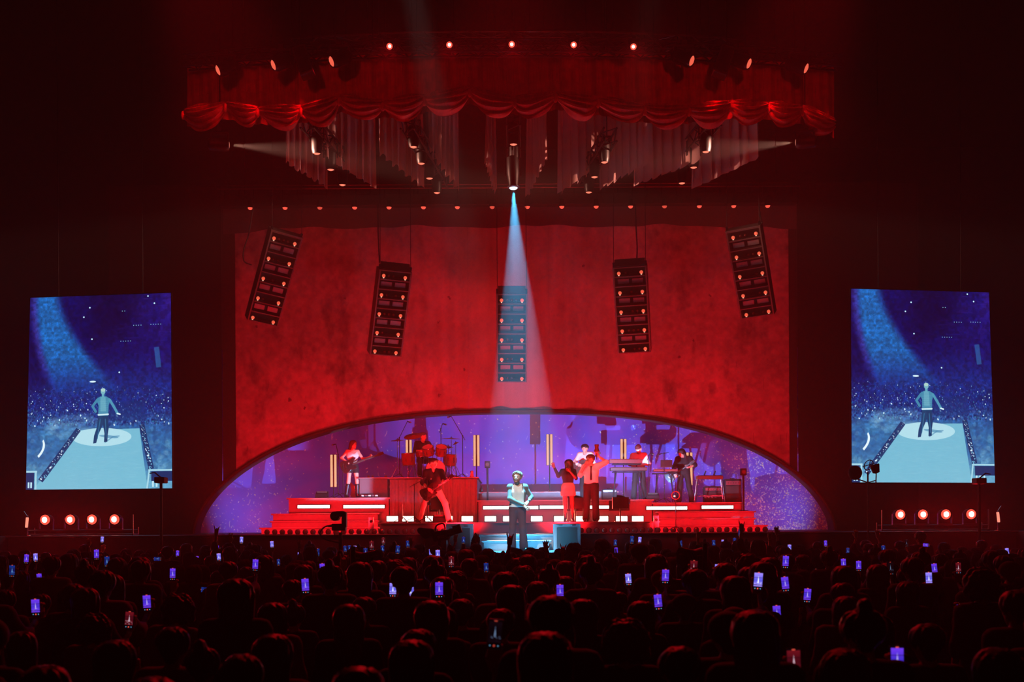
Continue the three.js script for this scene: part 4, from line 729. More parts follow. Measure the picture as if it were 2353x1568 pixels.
const armBones = (j, s, g = 0, to = 1) => { const a = j['sh' + s], b = j['el' + s], c = j['wr' + s]; const out = [[a, b, 0.052 + g, 0.041 + g]]; if (to > 0) out.push([b, b.clone().lerp(c, to), 0.041 + g, lerp(0.041, 0.027, to) + g]); return out; };
const legBones = (j, s, g = 0, flare = 0) => [[j['hip' + s], j['kn' + s], 0.084 + g, 0.057 + g], [j['kn' + s], j['an' + s], 0.057 + g, 0.036 + g + flare]];
const footBones = (j, s, g = 0) => { const a = j['an' + s], t = j['to' + s]; return [[off(a, 0, -0.045, -0.03), t, 0.036 + g, 0.03 + g], [a, off(a, 0, -0.05, 0), 0.036 + g, 0.038 + g]]; };
// ---------------------------------------------------------------- performers
const C = { tee: mat(0xe6e2dc, 0.85), knit: mat(0x6d5648, 0.9), maroon: mat(0x5a2224, 0.8), darkShirt: mat(0x2a1416, 0.8), creamJean: mat(0xcdb694, 0.85), blackCloth: mat(0x17110f, 0.85), check: null, shirt: mat(0xece7dd, 0.8), tie: mat(0x1d1212, 0.7), pale: mat(0xd8c3ac, 0.85), hairBrown: mat(0x4a2a18, 0.7), hairBlack: mat(0x140c0a, 0.6), hairGold: mat(0x7a5232, 0.65), beard: mat(0x7a4226, 0.8), leather: mat(0x1a0f0d, 0.4), mouth: mat(0x2a0808, 0.5), teeth: mat(0xf0ece4, 0.4) };
C.check = new THREE.MeshStandardMaterial({ roughness: 0.85, side: THREE.DoubleSide, map: canvasTex(256, 256, (g, w, h) => { g.fillStyle = '#b9aa98'; g.fillRect(0, 0, w, h); for (let i = 0; i < 16; i++) { g.fillStyle = i % 2 ? 'rgba(40,30,28,0.75)' : 'rgba(110,90,80,0.5)'; g.fillRect(0, i * 16, w, 5); g.fillStyle = i % 4 === 0 ? 'rgba(40,30,28,0.7)' : 'rgba(120,100,90,0.35)'; g.fillRect(i * 16, 0, 4, h); } }) });
C.check.map.wrapS = C.check.map.wrapT = THREE.RepeatWrapping;
// cylindrical uv round the vertical axis, in metres
function wrapUV(g, s = 4) { const p = g.attributes.position, uv = new Float32Array(p.count * 2); for (let i = 0; i < p.count; i++) { uv[i * 2] = Math.atan2(p.getX(i), p.getZ(i)) * 0.17 * s; uv[i * 2 + 1] = p.getY(i) * s; } g.setAttribute('uv', new THREE.BufferAttribute(uv, 2)); return g; }
function performer(label, px, d, floorY, yaw, scale, J, o) {
  const t = thing('person', label, 'person', [P(px, 1200, d).x, floorY + 0.012, -d], yaw); t.scale.setScalar(scale);
  const j = skel(J), h = headPose(j.head, ...(o.head ?? [0, 0, 0])), skin = o.skin ?? M.skin;
  const list = [surface([...torsoBones(j, 0, o.girth ?? 1), ...armBones(j, 'l'), ...armBones(j, 'r'), ...legBones(j, 'l'), ...legBones(j, 'r'), ...footBones(j, 'l'), ...footBones(j, 'r'), [off(j.neck, 0, -0.05), h(0, -0.06, -0.015), 0.056, 0.05]], 0.017), headMesh(h, 0.0075, o.mouth ?? 0)];
  for (const s of ['l', 'r']) { const q = o['hand_' + s] ?? {}; const dir = v3(q.dir ?? j['wr' + s].clone().sub(j['el' + s])); list.push(surface(handBones(j['wr' + s], dir, q.back ?? [s === 'l' ? -1 : 1, 0, 0.2], q.thumb ?? (s === 'l' ? 1 : -1), q.curl ?? 0.35, 0.14, q.fingers, 1.08), 0.0055, 0.008)); }
  const body = part('body', mergeBody(list), skin, t);
  if (o.eyes !== false) eyes(h, body);
  const wear = (name, bones, m, cell = 0.015, k = 0.04, cuts = [], clip) => part(name, surface(bones, cell, k, cuts, clip), m, t);
  o.dress(wear, j, h, t);
  return { t, j, h };
}
const shoes = (wear, j, m, g = 0.008) => { for (const s of ['l', 'r']) wear('shoe', footBones(j, s, g), m, 0.012, 0.02); };
const trousers = (wear, j, m, g = 0.016, flare = 0.02, name = 'trousers') => wear(name, [...torsoBones(j, g - 0.004).slice(0, 2).map(([a, b, ra, rb]) => [a, a.clone().lerp(b, 0.45), ra, rb]), ...legBones(j, 'l', g, flare), ...legBones(j, 'r', g, flare)], m, 0.015, 0.045);
const shortHair = (wear, h, m, vol = 0.012) => wear('hair', [[h(0, 0.045, -0.03), h(0, 0.062, 0.03), 0.09 + vol, 0.07 + vol], [h(-0.03, 0.05, -0.01), h(0.03, 0.05, -0.01), 0.083 + vol, 0.083 + vol], [h(0, 0.0, -0.055), h(0, -0.05, -0.055), 0.06, 0.045], [h(-0.05, 0.075, 0.055), h(0.045, 0.085, 0.05), 0.034, 0.034 + vol]], m, 0.009, 0.02, [[h(0, -0.03, 0.14), h(0, 0.0, 0.14), 0.09, 0.088, 0.02], [h(-0.1, -0.04, 0.06), h(-0.1, -0.0, 0.06), 0.05, 0.05, 0.02], [h(0.1, -0.04, 0.06), h(0.1, 0.0, 0.06), 0.05, 0.05, 0.02]]);
const longHair = (wear, h, j, m, len = 0.34, back = -0.08) => wear('hair', [[h(0, 0.045, -0.03), h(0, 0.06, 0.02), 0.1, 0.084], [h(-0.03, 0.05, -0.01), h(0.03, 0.05, -0.01), 0.092, 0.092], [h(-0.075, 0.0, -0.03), h(-0.095, -len * 0.8, back + 0.04), 0.045, 0.03], [h(0.075, 0.0, -0.03), h(0.095, -len * 0.8, back + 0.04), 0.045, 0.03], [h(0, 0.0, -0.07), h(0, -len, back - 0.04), 0.072, 0.05], [h(-0.045, 0.0, -0.06), h(-0.05, -len, back - 0.02), 0.06, 0.035], [h(0.045, 0.0, -0.06), h(0.05, -len, back - 0.02), 0.06, 0.035]], m, 0.011, 0.02, [[h(0, -0.05, 0.14), h(0, -0.0, 0.14), 0.088, 0.088, 0.02]]);
const micGeo = (a, b, parent, name = 'microphone', label, cat) => { a = v3(a); b = v3(b); };
// --- lead singer
const lead = performer('lead singer in a white tee and open brown jacket in the beam', 1189, 26.3, RUN_Y, 0.02, 1.045, { pelvis: [0, 0.95, 0], chest: [0.01, 1.3, 0], neck: [0.02, 1.47, 0.0], head: [0.0, 1.63, 0.045], shl: [-0.158, 1.42, 0.02], ell: [-0.17, 1.16, 0.12], wrl: [0.13, 1.02, 0.2], shr: [0.17, 1.42, -0.01], elr: [0.31, 1.2, -0.05], wrr: [0.235, 1.09, 0.16], knl: [-0.11, 0.5, 0.03], anl: [-0.13, 0.09, 0.02], tol: [-0.17, 0.035, 0.16], knr: [0.115, 0.5, 0.03], anr: [0.14, 0.09, -0.02], tor: [0.18, 0.035, 0.12] }, {
  head: [-0.28, -0.12, -0.06], mouth: 1.2, hand_l: { dir: [0.75, -0.6, 0.15], back: [0.2, 0.3, 1], thumb: -1, curl: 0.25 }, hand_r: { dir: [-0.55, -0.5, 0.4], back: [0.3, 0.5, 1], thumb: -1, curl: 0.4 },
  dress(wear, j, h, t) {
    wear('shirt', [...torsoBones(j, 0.012), [off(j.pelvis, -0.06, 0.06), off(j.pelvis, 0.06, 0.06), 0.118, 0.118]], C.tee, 0.014, 0.04, [[off(j.neck, 0, 0.06, 0.05), off(j.neck, 0, 0.03, 0.08), 0.075, 0.07, 0.01]], (x, y) => 0.97 - y);
    // the jacket hangs open over the shirt
    wear('sleeve', armBones(j, 'l', 0.01, 0.96), C.knit, 0.012, 0.03); wear('sleeve', armBones(j, 'r', 0.011, 0.45), C.knit, 0.012, 0.03);
    wear('jacket', [...torsoBones(j, 0.021), ...['l', 'r'].map((s) => [j['sh' + s], j['sh' + s].clone().lerp(j['el' + s], 0.35), 0.06, 0.056])], C.knit, 0.012, 0.03, [[off(j.chest, -0.045, 0.18, 0.15), off(j.waist, -0.07, -0.12, 0.14), 0.09, 0.13, 0.015], [off(j.chest, 0.045, 0.18, 0.15), off(j.waist, 0.06, -0.12, 0.14), 0.09, 0.12, 0.015], [off(j.neck, 0, 0.06, 0.03), off(j.neck, 0, 0.0, 0.07), 0.075, 0.07, 0.02]], (x, y) => 1.02 + 0.12 * max(0, x) - y);
    wear('collar', [[off(j.neck, -0.085, 0.005, 0.02), off(j.neck, -0.1, -0.09, 0.09), 0.022, 0.012], [off(j.neck, 0.085, 0.005, 0.02), off(j.neck, 0.1, -0.09, 0.09), 0.022, 0.012], [off(j.neck, -0.08, 0.01, 0.0), off(j.neck, 0, 0.02, -0.075), 0.018, 0.018], [off(j.neck, 0.08, 0.01, 0.0), off(j.neck, 0, 0.02, -0.075), 0.018, 0.018]], C.knit, 0.009, 0.02);
    trousers(wear, j, C.maroon, 0.018, 0.045); shoes(wear, j, C.leather);
    wear('belt', [[off(j.pelvis, -0.075, 0.08, 0.0), off(j.pelvis, 0.075, 0.08, 0.0), 0.116, 0.116]], C.leather, 0.012, 0.01, [], (x, y) => abs(y - j.pelvis.y - 0.08) - 0.02);
    const hm = wear('hair', [[h(0, 0.05, -0.03), h(0, 0.07, 0.02), 0.092, 0.078], [h(-0.035, 0.06, -0.015), h(0.035, 0.06, -0.015), 0.084, 0.084], [h(-0.055, 0.085, 0.06), h(0.0, 0.108, 0.066), 0.03, 0.034], [h(0.0, 0.108, 0.066), h(0.06, 0.082, 0.056), 0.034, 0.028], [h(0, 0.0, -0.055), h(0, -0.05, -0.05), 0.062, 0.045], [h(-0.084, 0.03, 0.015), h(-0.084, -0.015, 0.02), 0.016, 0.011], [h(0.084, 0.03, 0.015), h(0.084, -0.015, 0.02), 0.016, 0.011]], C.hairGold, 0.007, 0.016, [[h(0, -0.03, 0.14), h(0, 0.01, 0.14), 0.088, 0.084, 0.012], [h(-0.11, -0.03, 0.07), h(-0.11, 0.01, 0.07), 0.04, 0.04, 0.012], [h(0.11, -0.03, 0.07), h(0.11, 0.01, 0.07), 0.04, 0.04, 0.012]]);
    { const p = hm.geometry.attributes.position, n = hm.geometry.attributes.normal; for (let i = 0; i < p.count; i++) { const e = (fbm(p.getX(i) * 70 + p.getZ(i) * 25, p.getY(i) * 30 + p.getZ(i) * 20, 3, 8) - 0.5) * 0.026; p.setXYZ(i, p.getX(i) + n.getX(i) * e, p.getY(i) + n.getY(i) * e, p.getZ(i) + n.getZ(i) * e); } hm.geometry.computeVertexNormals(); }
    wear('beard', [[h(-0.07, -0.03, 0.03), h(-0.03, -0.098, 0.062), 0.018, 0.022], [h(0.07, -0.03, 0.03), h(0.03, -0.098, 0.062), 0.018, 0.022], [h(-0.025, -0.108, 0.07), h(0.025, -0.108, 0.07), 0.02, 0.02], [h(-0.026, -0.045, 0.094), h(0.026, -0.045, 0.094), 0.007, 0.007], [h(-0.03, -0.05, 0.088), h(-0.032, -0.09, 0.075), 0.008, 0.012], [h(0.03, -0.05, 0.088), h(0.032, -0.09, 0.075), 0.008, 0.012]], C.beard, 0.006, 0.014);
    wear('brow', [[h(-0.048, 0.02, 0.085), h(-0.016, 0.026, 0.094), 0.006, 0.006], [h(0.048, 0.02, 0.085), h(0.016, 0.026, 0.094), 0.006, 0.006]], C.beard, 0.004, 0.004);
    wear('mouth_cavity', [[h(-0.012, -0.07, 0.078), h(0.012, -0.07, 0.078), 0.014, 0.014]], C.mouth, 0.004, 0.004); wear('teeth', [[h(-0.014, -0.062, 0.087), h(0.014, -0.062, 0.087), 0.0045, 0.0045]], C.teeth, 0.003, 0.002);
    const w = j.wrr.clone().lerp(j.elr, 0.1); wear('wristband', [[w, w.clone().lerp(j.elr, 0.06), 0.034, 0.034]], C.leather, 0.006, 0.005);
  },
});
// --- guitars: local axis x runs from the body (0) to the head; y up across the strings; z faces out
function guitar(name, label, bodyAt, headAt, face, bodyMat, plateMat, style = 'electric', s = 1) {
  const a = v3(bodyAt), b = v3(headAt), x = b.clone().sub(a).normalize(), z = v3(face).clone().addScaledVector(x, -v3(face).dot(x)).normalize(), y = new V3().crossVectors(z, x), t = thing(name, label, 'guitar', a);
  t.quaternion.setFromRotationMatrix(new M4().makeBasis(x, y, z)); const L = b.distanceTo(a);
  const sh = new THREE.Shape(), W = s;
  if (style === 'acoustic') { sh.moveTo(0.2 * W, 0); sh.bezierCurveTo(0.2 * W, 0.13 * W, 0.09 * W, 0.15 * W, 0.03 * W, 0.11 * W); sh.bezierCurveTo(-0.05 * W, 0.1 * W, -0.1 * W, 0.2 * W, -0.22 * W, 0.19 * W); sh.bezierCurveTo(-0.32 * W, 0.17 * W, -0.32 * W, -0.17 * W, -0.22 * W, -0.19 * W); sh.bezierCurveTo(-0.1 * W, -0.2 * W, -0.05 * W, -0.1 * W, 0.03 * W, -0.11 * W); sh.bezierCurveTo(0.09 * W, -0.15 * W, 0.2 * W, -0.13 * W, 0.2 * W, 0); }
  else { sh.moveTo(0.09 * W, 0.03 * W); sh.bezierCurveTo(0.1 * W, 0.09 * W, 0.17 * W, 0.1 * W, 0.19 * W, 0.14 * W); sh.bezierCurveTo(0.14 * W, 0.19 * W, 0.04 * W, 0.13 * W, -0.03 * W, 0.13 * W); sh.bezierCurveTo(-0.1 * W, 0.13 * W, -0.14 * W, 0.18 * W, -0.22 * W, 0.16 * W); sh.bezierCurveTo(-0.3 * W, 0.12 * W, -0.28 * W, -0.15 * W, -0.2 * W, -0.17 * W); sh.bezierCurveTo(-0.1 * W, -0.19 * W, -0.06 * W, -0.11 * W, 0.0, -0.12 * W); sh.bezierCurveTo(0.05 * W, -0.13 * W, 0.1 * W, -0.16 * W, 0.13 * W, -0.12 * W); sh.bezierCurveTo(0.12 * W, -0.08 * W, 0.08 * W, -0.07 * W, 0.09 * W, -0.03 * W); sh.closePath(); }
  const D = style === 'acoustic' ? 0.085 : 0.036;
  G().extrude(sh, D, [0, 0, -D], undefined, 0.006).as('guitar_body', bodyMat, t);
  const nk = part('neck', G().box(L - 0.16, 0.05 * s, 0.022, [(L - 0.16) / 2 + 0.05, 0, 0.012], undefined, 0.006).geo, M.darkWood, t);
  const fr = G(); for (let i = 0; i < 14; i++) fr.box(0.003, 0.05 * s, 0.003, [0.16 + (L - 0.36) * (1 - Math.pow(0.944, i * 1.3)), 0, 0.024]); fr.as('fret_row', M.chrome, nk);
  const hd = G().box(0.17 * s, 0.075 * s, 0.018, [L - 0.03, 0.008, 0.004], [0, 0, 0.06], 0.006).as('headstock', bodyMat, t);
  const pg = G(); for (let i = 0; i < (style === 'bass' ? 4 : 6); i++) pg.cyl(0.009, 0.009, 0.03, [L - 0.09 + i * 0.026, 0.055 * s, 0.004], [0, 0, 0], 8); pg.as('tuning_peg_row', M.chrome, hd);
  if (style === 'acoustic') { G().cyl(0.052, 0.052, 0.004, [0.05, 0, 0.006], [PI / 2, 0, 0], 24).as('sound_hole', M.black, t); G().box(0.03, 0.14, 0.012, [-0.16, 0, 0.01], undefined, 0.004).as('bridge', M.darkWood, t); }
  else { const pl = new THREE.Shape(); pl.moveTo(0.08 * s, -0.02 * s); pl.lineTo(0.06 * s, -0.1 * s); pl.bezierCurveTo(-0.02 * s, -0.1 * s, -0.08 * s, -0.12 * s, -0.13 * s, -0.1 * s); pl.lineTo(-0.1 * s, 0.03 * s); pl.lineTo(0.08 * s, 0.06 * s); pl.closePath(); G().extrude(pl, 0.003, [0, 0, 0.004], undefined, 0.001).as('pickguard', plateMat, t); for (const q of [-0.03, -0.1]) G().box(0.03, 0.07, 0.014, [q, 0, 0.012], undefined, 0.004).as('pickup', M.blackGloss, t); G().box(0.04, 0.08, 0.014, [-0.17, 0, 0.012], undefined, 0.004).as('bridge', M.chrome, t); for (const q of [-0.16, -0.2]) G().cyl(0.012, 0.012, 0.014, [q, -0.09, 0.012], [PI / 2, 0, 0], 10).as('knob', M.chrome, t); }
  const st = G(); for (let i = 0; i < (style === 'bass' ? 4 : 6); i++) st.rod([-0.17, -0.02 + i * 0.04 / 5, 0.026], [L - 0.06, -0.016 + i * 0.032 / 5, 0.026], 0.001, 0.001, 4); st.as('string_set', M.chrome, t);
  return t;
}
const W = (p, x, y, z) => p.t.localToWorld(new V3(x, y, z));
const place = (p) => { p.t.updateMatrixWorld(); return p; };
// --- front guitarist
const gtr = place(performer('guitarist in a dark shirt and pale jeans with feet wide apart', 997, 29.2, walk.y, 0.05, 1, { pelvis: [0, 0.86, 0], waist: [0.0, 0.99, 0.0], chest: [0.0, 1.2, -0.03], neck: [-0.0, 1.365, -0.02], head: [0.0, 1.51, 0.03], shl: [-0.19, 1.29, -0.02], ell: [-0.28, 1.03, 0.02], wrl: [-0.13, 0.86, 0.2], shr: [0.19, 1.3, -0.02], elr: [0.27, 1.08, 0.1], wrr: [0.25, 1.03, 0.29], hipl: [-0.1, 0.84, 0], knl: [-0.26, 0.47, 0.06], anl: [-0.38, 0.09, 0.0], tol: [-0.44, 0.035, 0.14], hipr: [0.1, 0.84, 0], knr: [0.29, 0.49, 0.06], anr: [0.38, 0.09, 0.0], tor: [0.45, 0.035, 0.13] }, {
  head: [0.62, 0.12, 0], hand_l: { dir: [0.55, -0.35, 0.2], back: [0, 0.4, 1], thumb: 1, curl: 0.6 }, hand_r: { dir: [0.1, 0.4, -0.6], back: [0.3, 0.2, 1], thumb: -1, curl: 0.75 },
  dress(wear, j, h) {
    wear('shirt', [...torsoBones(j, 0.028, 1.08), [off(j.pelvis, -0.07, 0.02), off(j.pelvis, 0.07, 0.02), 0.125, 0.125], ...armBones(j, 'l', 0.026, 0.1), ...armBones(j, 'r', 0.026, 0.1)], C.darkShirt, 0.014, 0.045, [[off(j.neck, 0, 0.05, 0.06), off(j.neck, 0, -0.09, 0.11), 0.06, 0.03, 0.01]], (x, y) => 0.8 - y);
    wear('collar', [[off(j.neck, -0.075, 0.01, 0.02), off(j.neck, -0.055, -0.1, 0.1), 0.02, 0.01], [off(j.neck, 0.075, 0.01, 0.02), off(j.neck, 0.055, -0.1, 0.1), 0.02, 0.01]], C.darkShirt, 0.009, 0.02);
    trousers(wear, j, C.creamJean, 0.016, 0.03, 'jeans'); shoes(wear, j, C.leather, 0.012); shortHair(wear, h, C.hairBrown, 0.016);
  },
}));
guitar('electric_guitar', 'dark electric guitar of the guitarist in pale jeans', W(gtr, -0.08, 0.8, 0.2), W(gtr, 0.47, 1.16, 0.3), [0.1, 0.1, 1], mat(0x2a0f0d, 0.25), mat(0x3a2b26, 0.4));
// --- backing singers
const woman = place(performer('backing singer in a checked mini skirt with one arm out', 1306, 29.7, walk.y, -0.05, 0.94, { head: [0.02, 1.6, 0.03], shl: [-0.16, 1.41, 0], ell: [-0.27, 1.28, 0.1], wrl: [-0.38, 1.5, 0.16], shr: [0.16, 1.41, 0], elr: [0.22, 1.2, 0.12], wrr: [0.05, 1.4, 0.19], knl: [-0.09, 0.52, 0.04], anl: [-0.08, 0.12, 0.0], tol: [-0.1, 0.035, 0.13], knr: [0.11, 0.52, 0.04], anr: [0.12, 0.12, 0.0], tor: [0.14, 0.035, 0.13] }, {
  skin: M.skinDark, girth: 0.86, head: [-0.2, -0.1, 0.08], mouth: 0.8, hand_l: { dir: [-0.3, 0.9, 0.1], back: [-0.2, 0.1, -1], thumb: 1, curl: 0.3 }, hand_r: { dir: [-0.3, 0.75, 0.3], back: [0.6, 0.2, 0.7], thumb: -1, curl: 0.85 },
  dress(wear, j, h, t) {
    wear('top', [...torsoBones(j, 0.01, 0.88), ...armBones(j, 'l', 0.012, 0.9), ...armBones(j, 'r', 0.01, 0)], C.blackCloth, 0.014, 0.035, [[off(j.neck, 0, 0.06, 0.05), off(j.neck, 0, 0.0, 0.08), 0.08, 0.08, 0.01]]);
    part('skirt', wrapUV(surface([[off(j.waist, -0.05, -0.05), off(j.waist, 0.05, -0.05), 0.11, 0.11], [off(j.pelvis, -0.075), off(j.pelvis, 0.075), 0.122, 0.122], [off(j.hipl, -0.01, -0.14), off(j.hipr, 0.01, -0.14), 0.118, 0.118]], 0.014, 0.06, [], (x, y) => max(0.72 - y, y - 1.09)), 10), C.check, t);
    for (const s of ['l', 'r']) wear('boot', [...footBones(j, s, 0.008), [off(j['an' + s], 0, 0.0), off(j['an' + s], 0, 0.12), 0.045, 0.05], [off(j['an' + s], 0, -0.03, -0.04), off(j['an' + s], 0, -0.1, -0.045), 0.022, 0.012]], C.leather, 0.012, 0.02);
    longHair(wear, h, j, C.hairBlack, 0.36);
  },
}));
const tieMan = place(performer('backing singer in a white shirt and dark tie raising one arm', 1359, 29.7, walk.y, -0.1, 1.0, { head: [-0.02, 1.62, 0.03], shl: [-0.17, 1.43, 0], ell: [-0.29, 1.22, 0.1], wrl: [-0.15, 1.47, 0.19], shr: [0.18, 1.45, 0], elr: [0.4, 1.56, 0.02], wrr: [0.2, 1.71, 0.04], knl: [-0.12, 0.5, 0.03], anl: [-0.14, 0.09, 0], tol: [-0.17, 0.035, 0.14], knr: [0.11, 0.5, 0.03], anr: [0.12, 0.09, 0], tor: [0.15, 0.035, 0.14] }, {
  head: [-0.75, 0.08, 0], hand_l: { dir: [0.3, 0.6, 0.2], back: [-0.4, 0.1, 0.8], thumb: 1, curl: 0.85 }, hand_r: { dir: [-0.5, 0.75, 0.1], back: [0.2, 0.2, -1], thumb: -1, curl: 0.7 },
  dress(wear, j, h) {
    wear('shirt', [...torsoBones(j, 0.024, 1.05), ...armBones(j, 'l', 0.03, 0), ...armBones(j, 'r', 0.03, 0)], C.shirt, 0.014, 0.045, [[off(j.neck, 0, 0.06, 0.04), off(j.neck, 0, 0.02, 0.08), 0.07, 0.065, 0.01]], (x, y) => 1.0 + 0.02 * sin(x * 17) - y);
    wear('tie', [[off(j.neck, 0.0, -0.03, 0.1), off(j.neck, 0, -0.07, 0.12), 0.022, 0.018], [off(j.neck, 0, -0.07, 0.115), off(j.waist, 0, 0.02, 0.135), 0.016, 0.03]], C.tie, 0.008, 0.01);
    wear('collar', [[off(j.neck, -0.07, 0.01, 0.02), off(j.neck, -0.05, -0.05, 0.1), 0.018, 0.01], [off(j.neck, 0.07, 0.01, 0.02), off(j.neck, 0.05, -0.05, 0.1), 0.018, 0.01]], C.shirt, 0.009, 0.02);
    trousers(wear, j, C.blackCloth, 0.03, 0.035); shoes(wear, j, C.leather, 0.014); shortHair(wear, h, C.hairBrown, 0.014);
  },
}));
const held = (name, label, cat, fn) => { const t = thing(name, label, cat); fn(t); return t; };
const mic = (a, b, label) => held('microphone', label, 'microphone', (t) => { t.position.copy(a); const d = b.clone().sub(a); G().rod([0, 0, 0], d, 0.016, 0.02, 12).as('handle', M.black, t); G().ball(0.03, d.toArray(), undefined, 12).as('grille', M.steel, t); });
mic(W(woman, 0.02, 1.42, 0.2), W(woman, -0.03, 1.54, 0.16), 'microphone held by the woman in the checked skirt');
mic(W(tieMan, -0.13, 1.48, 0.22), W(tieMan, -0.1, 1.575, 0.15), 'microphone held by the singer with the tie');
held('hand_shaker', 'dark red hand shaker lifted by the singer with the tie', 'shaker', (t) => { t.position.copy(W(tieMan, 0.15, 1.74, 0.06)); G().rod([0, -0.12, 0], [0, 0.1, 0], 0.014).as('handle', M.darkWood, t); G().lathe([[0.001, 0], [0.07, 0.0], [0.075, 0.03], [0.045, 0.1], [0.05, 0.15], [0.06, 0.19], [0.05, 0.2], [0.001, 0.2]], [0, 0.08, 0], undefined, 18).as('shaker_head', mat(0x5c1613, 0.5), t); });
// --- second guitarist half hidden behind the backing singers
const gtr2 = place(performer('guitarist in a pale jacket half hidden behind the backing singers', 1346, 33.4, platC.y, -0.3, 0.95, { head: [0.0, 1.6, 0.06], ell: [-0.32, 1.2, 0.05], wrl: [-0.2, 1.12, 0.24], elr: [0.27, 1.16, 0.08], wrr: [0.3, 1.25, 0.28] }, {
  head: [-0.1, 0.25, 0], hand_l: { dir: [0.6, -0.2, 0.3], back: [0, 0.3, 1], thumb: 1, curl: 0.5 }, hand_r: { dir: [0, 0.4, -0.6], back: [0.3, 0.2, 1], thumb: -1, curl: 0.75 },
  dress(wear, j, h) { wear('jacket', [...torsoBones(j, 0.03, 1.06), ...armBones(j, 'l', 0.026, 0.95), ...armBones(j, 'r', 0.026, 0.95)], C.pale, 0.014, 0.045, [[off(j.neck, 0, 0.06, 0.05), off(j.neck, 0, 0.0, 0.08), 0.07, 0.06, 0.01]], (x, y) => 0.9 - y); trousers(wear, j, C.blackCloth); shoes(wear, j, C.leather); shortHair(wear, h, C.hairBlack, 0.012); },
}));
guitar('acoustic_guitar', 'acoustic guitar of the half hidden guitarist', W(gtr2, -0.1, 1.06, 0.24), W(gtr2, 0.5, 1.42, 0.3), [-0.1, 0.1, 1], M.darkWood, null, 'acoustic');
// --- bass player
const bass = place(performer('long haired bass player in a crop top on the left riser', 811, 33.3, platL.y, 0.45, 0.97, { head: [0.02, 1.62, 0.03], shl: [-0.16, 1.42, 0], ell: [-0.33, 1.22, -0.05], wrl: [-0.17, 1.05, 0.15], shr: [0.16, 1.42, 0], elr: [0.29, 1.18, 0.14], wrr: [0.5, 1.26, 0.33], knl: [-0.13, 0.5, -0.02], anl: [-0.19, 0.09, -0.06], tol: [-0.2, 0.035, 0.1], knr: [0.12, 0.5, 0.06], anr: [0.14, 0.09, 0.02], tor: [0.17, 0.035, 0.15] }, {
  girth: 0.84, head: [0.5, 0.02, 0], hand_l: { dir: [0.5, -0.6, 0.1], back: [-0.1, 0.3, 1], thumb: 1, curl: 0.5 }, hand_r: { dir: [0.2, 0.3, -0.5], back: [0.3, 0.1, 1], thumb: -1, curl: 0.75 },
  dress(wear, j, h) {
    wear('crop_top', torsoBones(j, 0.01, 0.86), C.pale, 0.013, 0.035, [[off(j.neck, 0, 0.05, 0.04), off(j.neck, 0, -0.02, 0.08), 0.1, 0.09, 0.01]], (x, y) => max(1.14 - y, y - 1.4));
    wear('shorts', [...torsoBones(j, 0.014, 0.9).slice(0, 2), ...['l', 'r'].map((s) => [j['hip' + s], j['hip' + s].clone().lerp(j['kn' + s], 0.3), 0.1, 0.09])], C.blackCloth, 0.014, 0.04, [], (x, y) => max(0.76 - y, y - 1.05));
    for (const s of ['l', 'r']) wear('boot', [...footBones(j, s, 0.012), [j['an' + s], j['an' + s].clone().lerp(j['kn' + s], 0.75), 0.055, 0.068]], C.leather, 0.014, 0.02);
    longHair(wear, h, j, C.hairBrown, 0.38, -0.16);
  },
}));
guitar('bass_guitar', 'dark bass guitar of the long haired player on the left riser', W(bass, -0.12, 1.0, 0.18), W(bass, 0.78, 1.34, 0.42), [0.2, 0.1, 1], mat(0x3a1512, 0.22), mat(0x1a1010, 0.3), 'bass', 1.08);
// --- keyboard player
const keys = place(performer('keyboard player in a white tee and reversed cap', 1469, 33.7, platC.y, -0.2, 0.97, { chest: [0, 1.27, 0.05], neck: [0, 1.43, 0.08], head: [-0.0, 1.55, 0.16], shl: [-0.18, 1.37, 0.06], ell: [-0.27, 1.12, 0.08], wrl: [-0.16, 1.04, 0.32], shr: [0.18, 1.37, 0.06], elr: [0.29, 1.12, 0.08], wrr: [0.12, 1.04, 0.32], knl: [-0.13, 0.5, 0.04], anl: [-0.17, 0.09, 0], tol: [-0.2, 0.035, 0.14], knr: [0.13, 0.5, 0.02], anr: [0.17, 0.09, -0.02], tor: [0.22, 0.035, 0.12] }, {
  head: [-0.3, 0.5, 0], hand_l: { dir: [0, -0.25, 1], back: [0, 1, 0.2], thumb: 1, curl: 0.4 }, hand_r: { dir: [-0.1, -0.25, 1], back: [0, 1, 0.2], thumb: -1, curl: 0.4 },
  dress(wear, j, h) { wear('shirt', [...torsoBones(j, 0.024, 1.05), ...armBones(j, 'l', 0.026, 0.1), ...armBones(j, 'r', 0.026, 0.1)], C.shirt, 0.014, 0.045, [[off(j.neck, 0, 0.06, 0.04), off(j.neck, 0, 0.03, 0.08), 0.07, 0.06, 0.01]], (x, y) => 0.94 - y); trousers(wear, j, C.blackCloth, 0.022, 0.03); shoes(wear, j, C.leather); wear('cap', [[h(0, 0.06, -0.02), h(0, 0.07, 0.015), 0.098, 0.092], [h(0, 0.045, -0.1), h(0, 0.02, -0.165), 0.05, 0.025]], C.maroon, 0.009, 0.02, [], (x, y, z) => h(0, 0.02, 0).y - 0.02 - y); },
}));
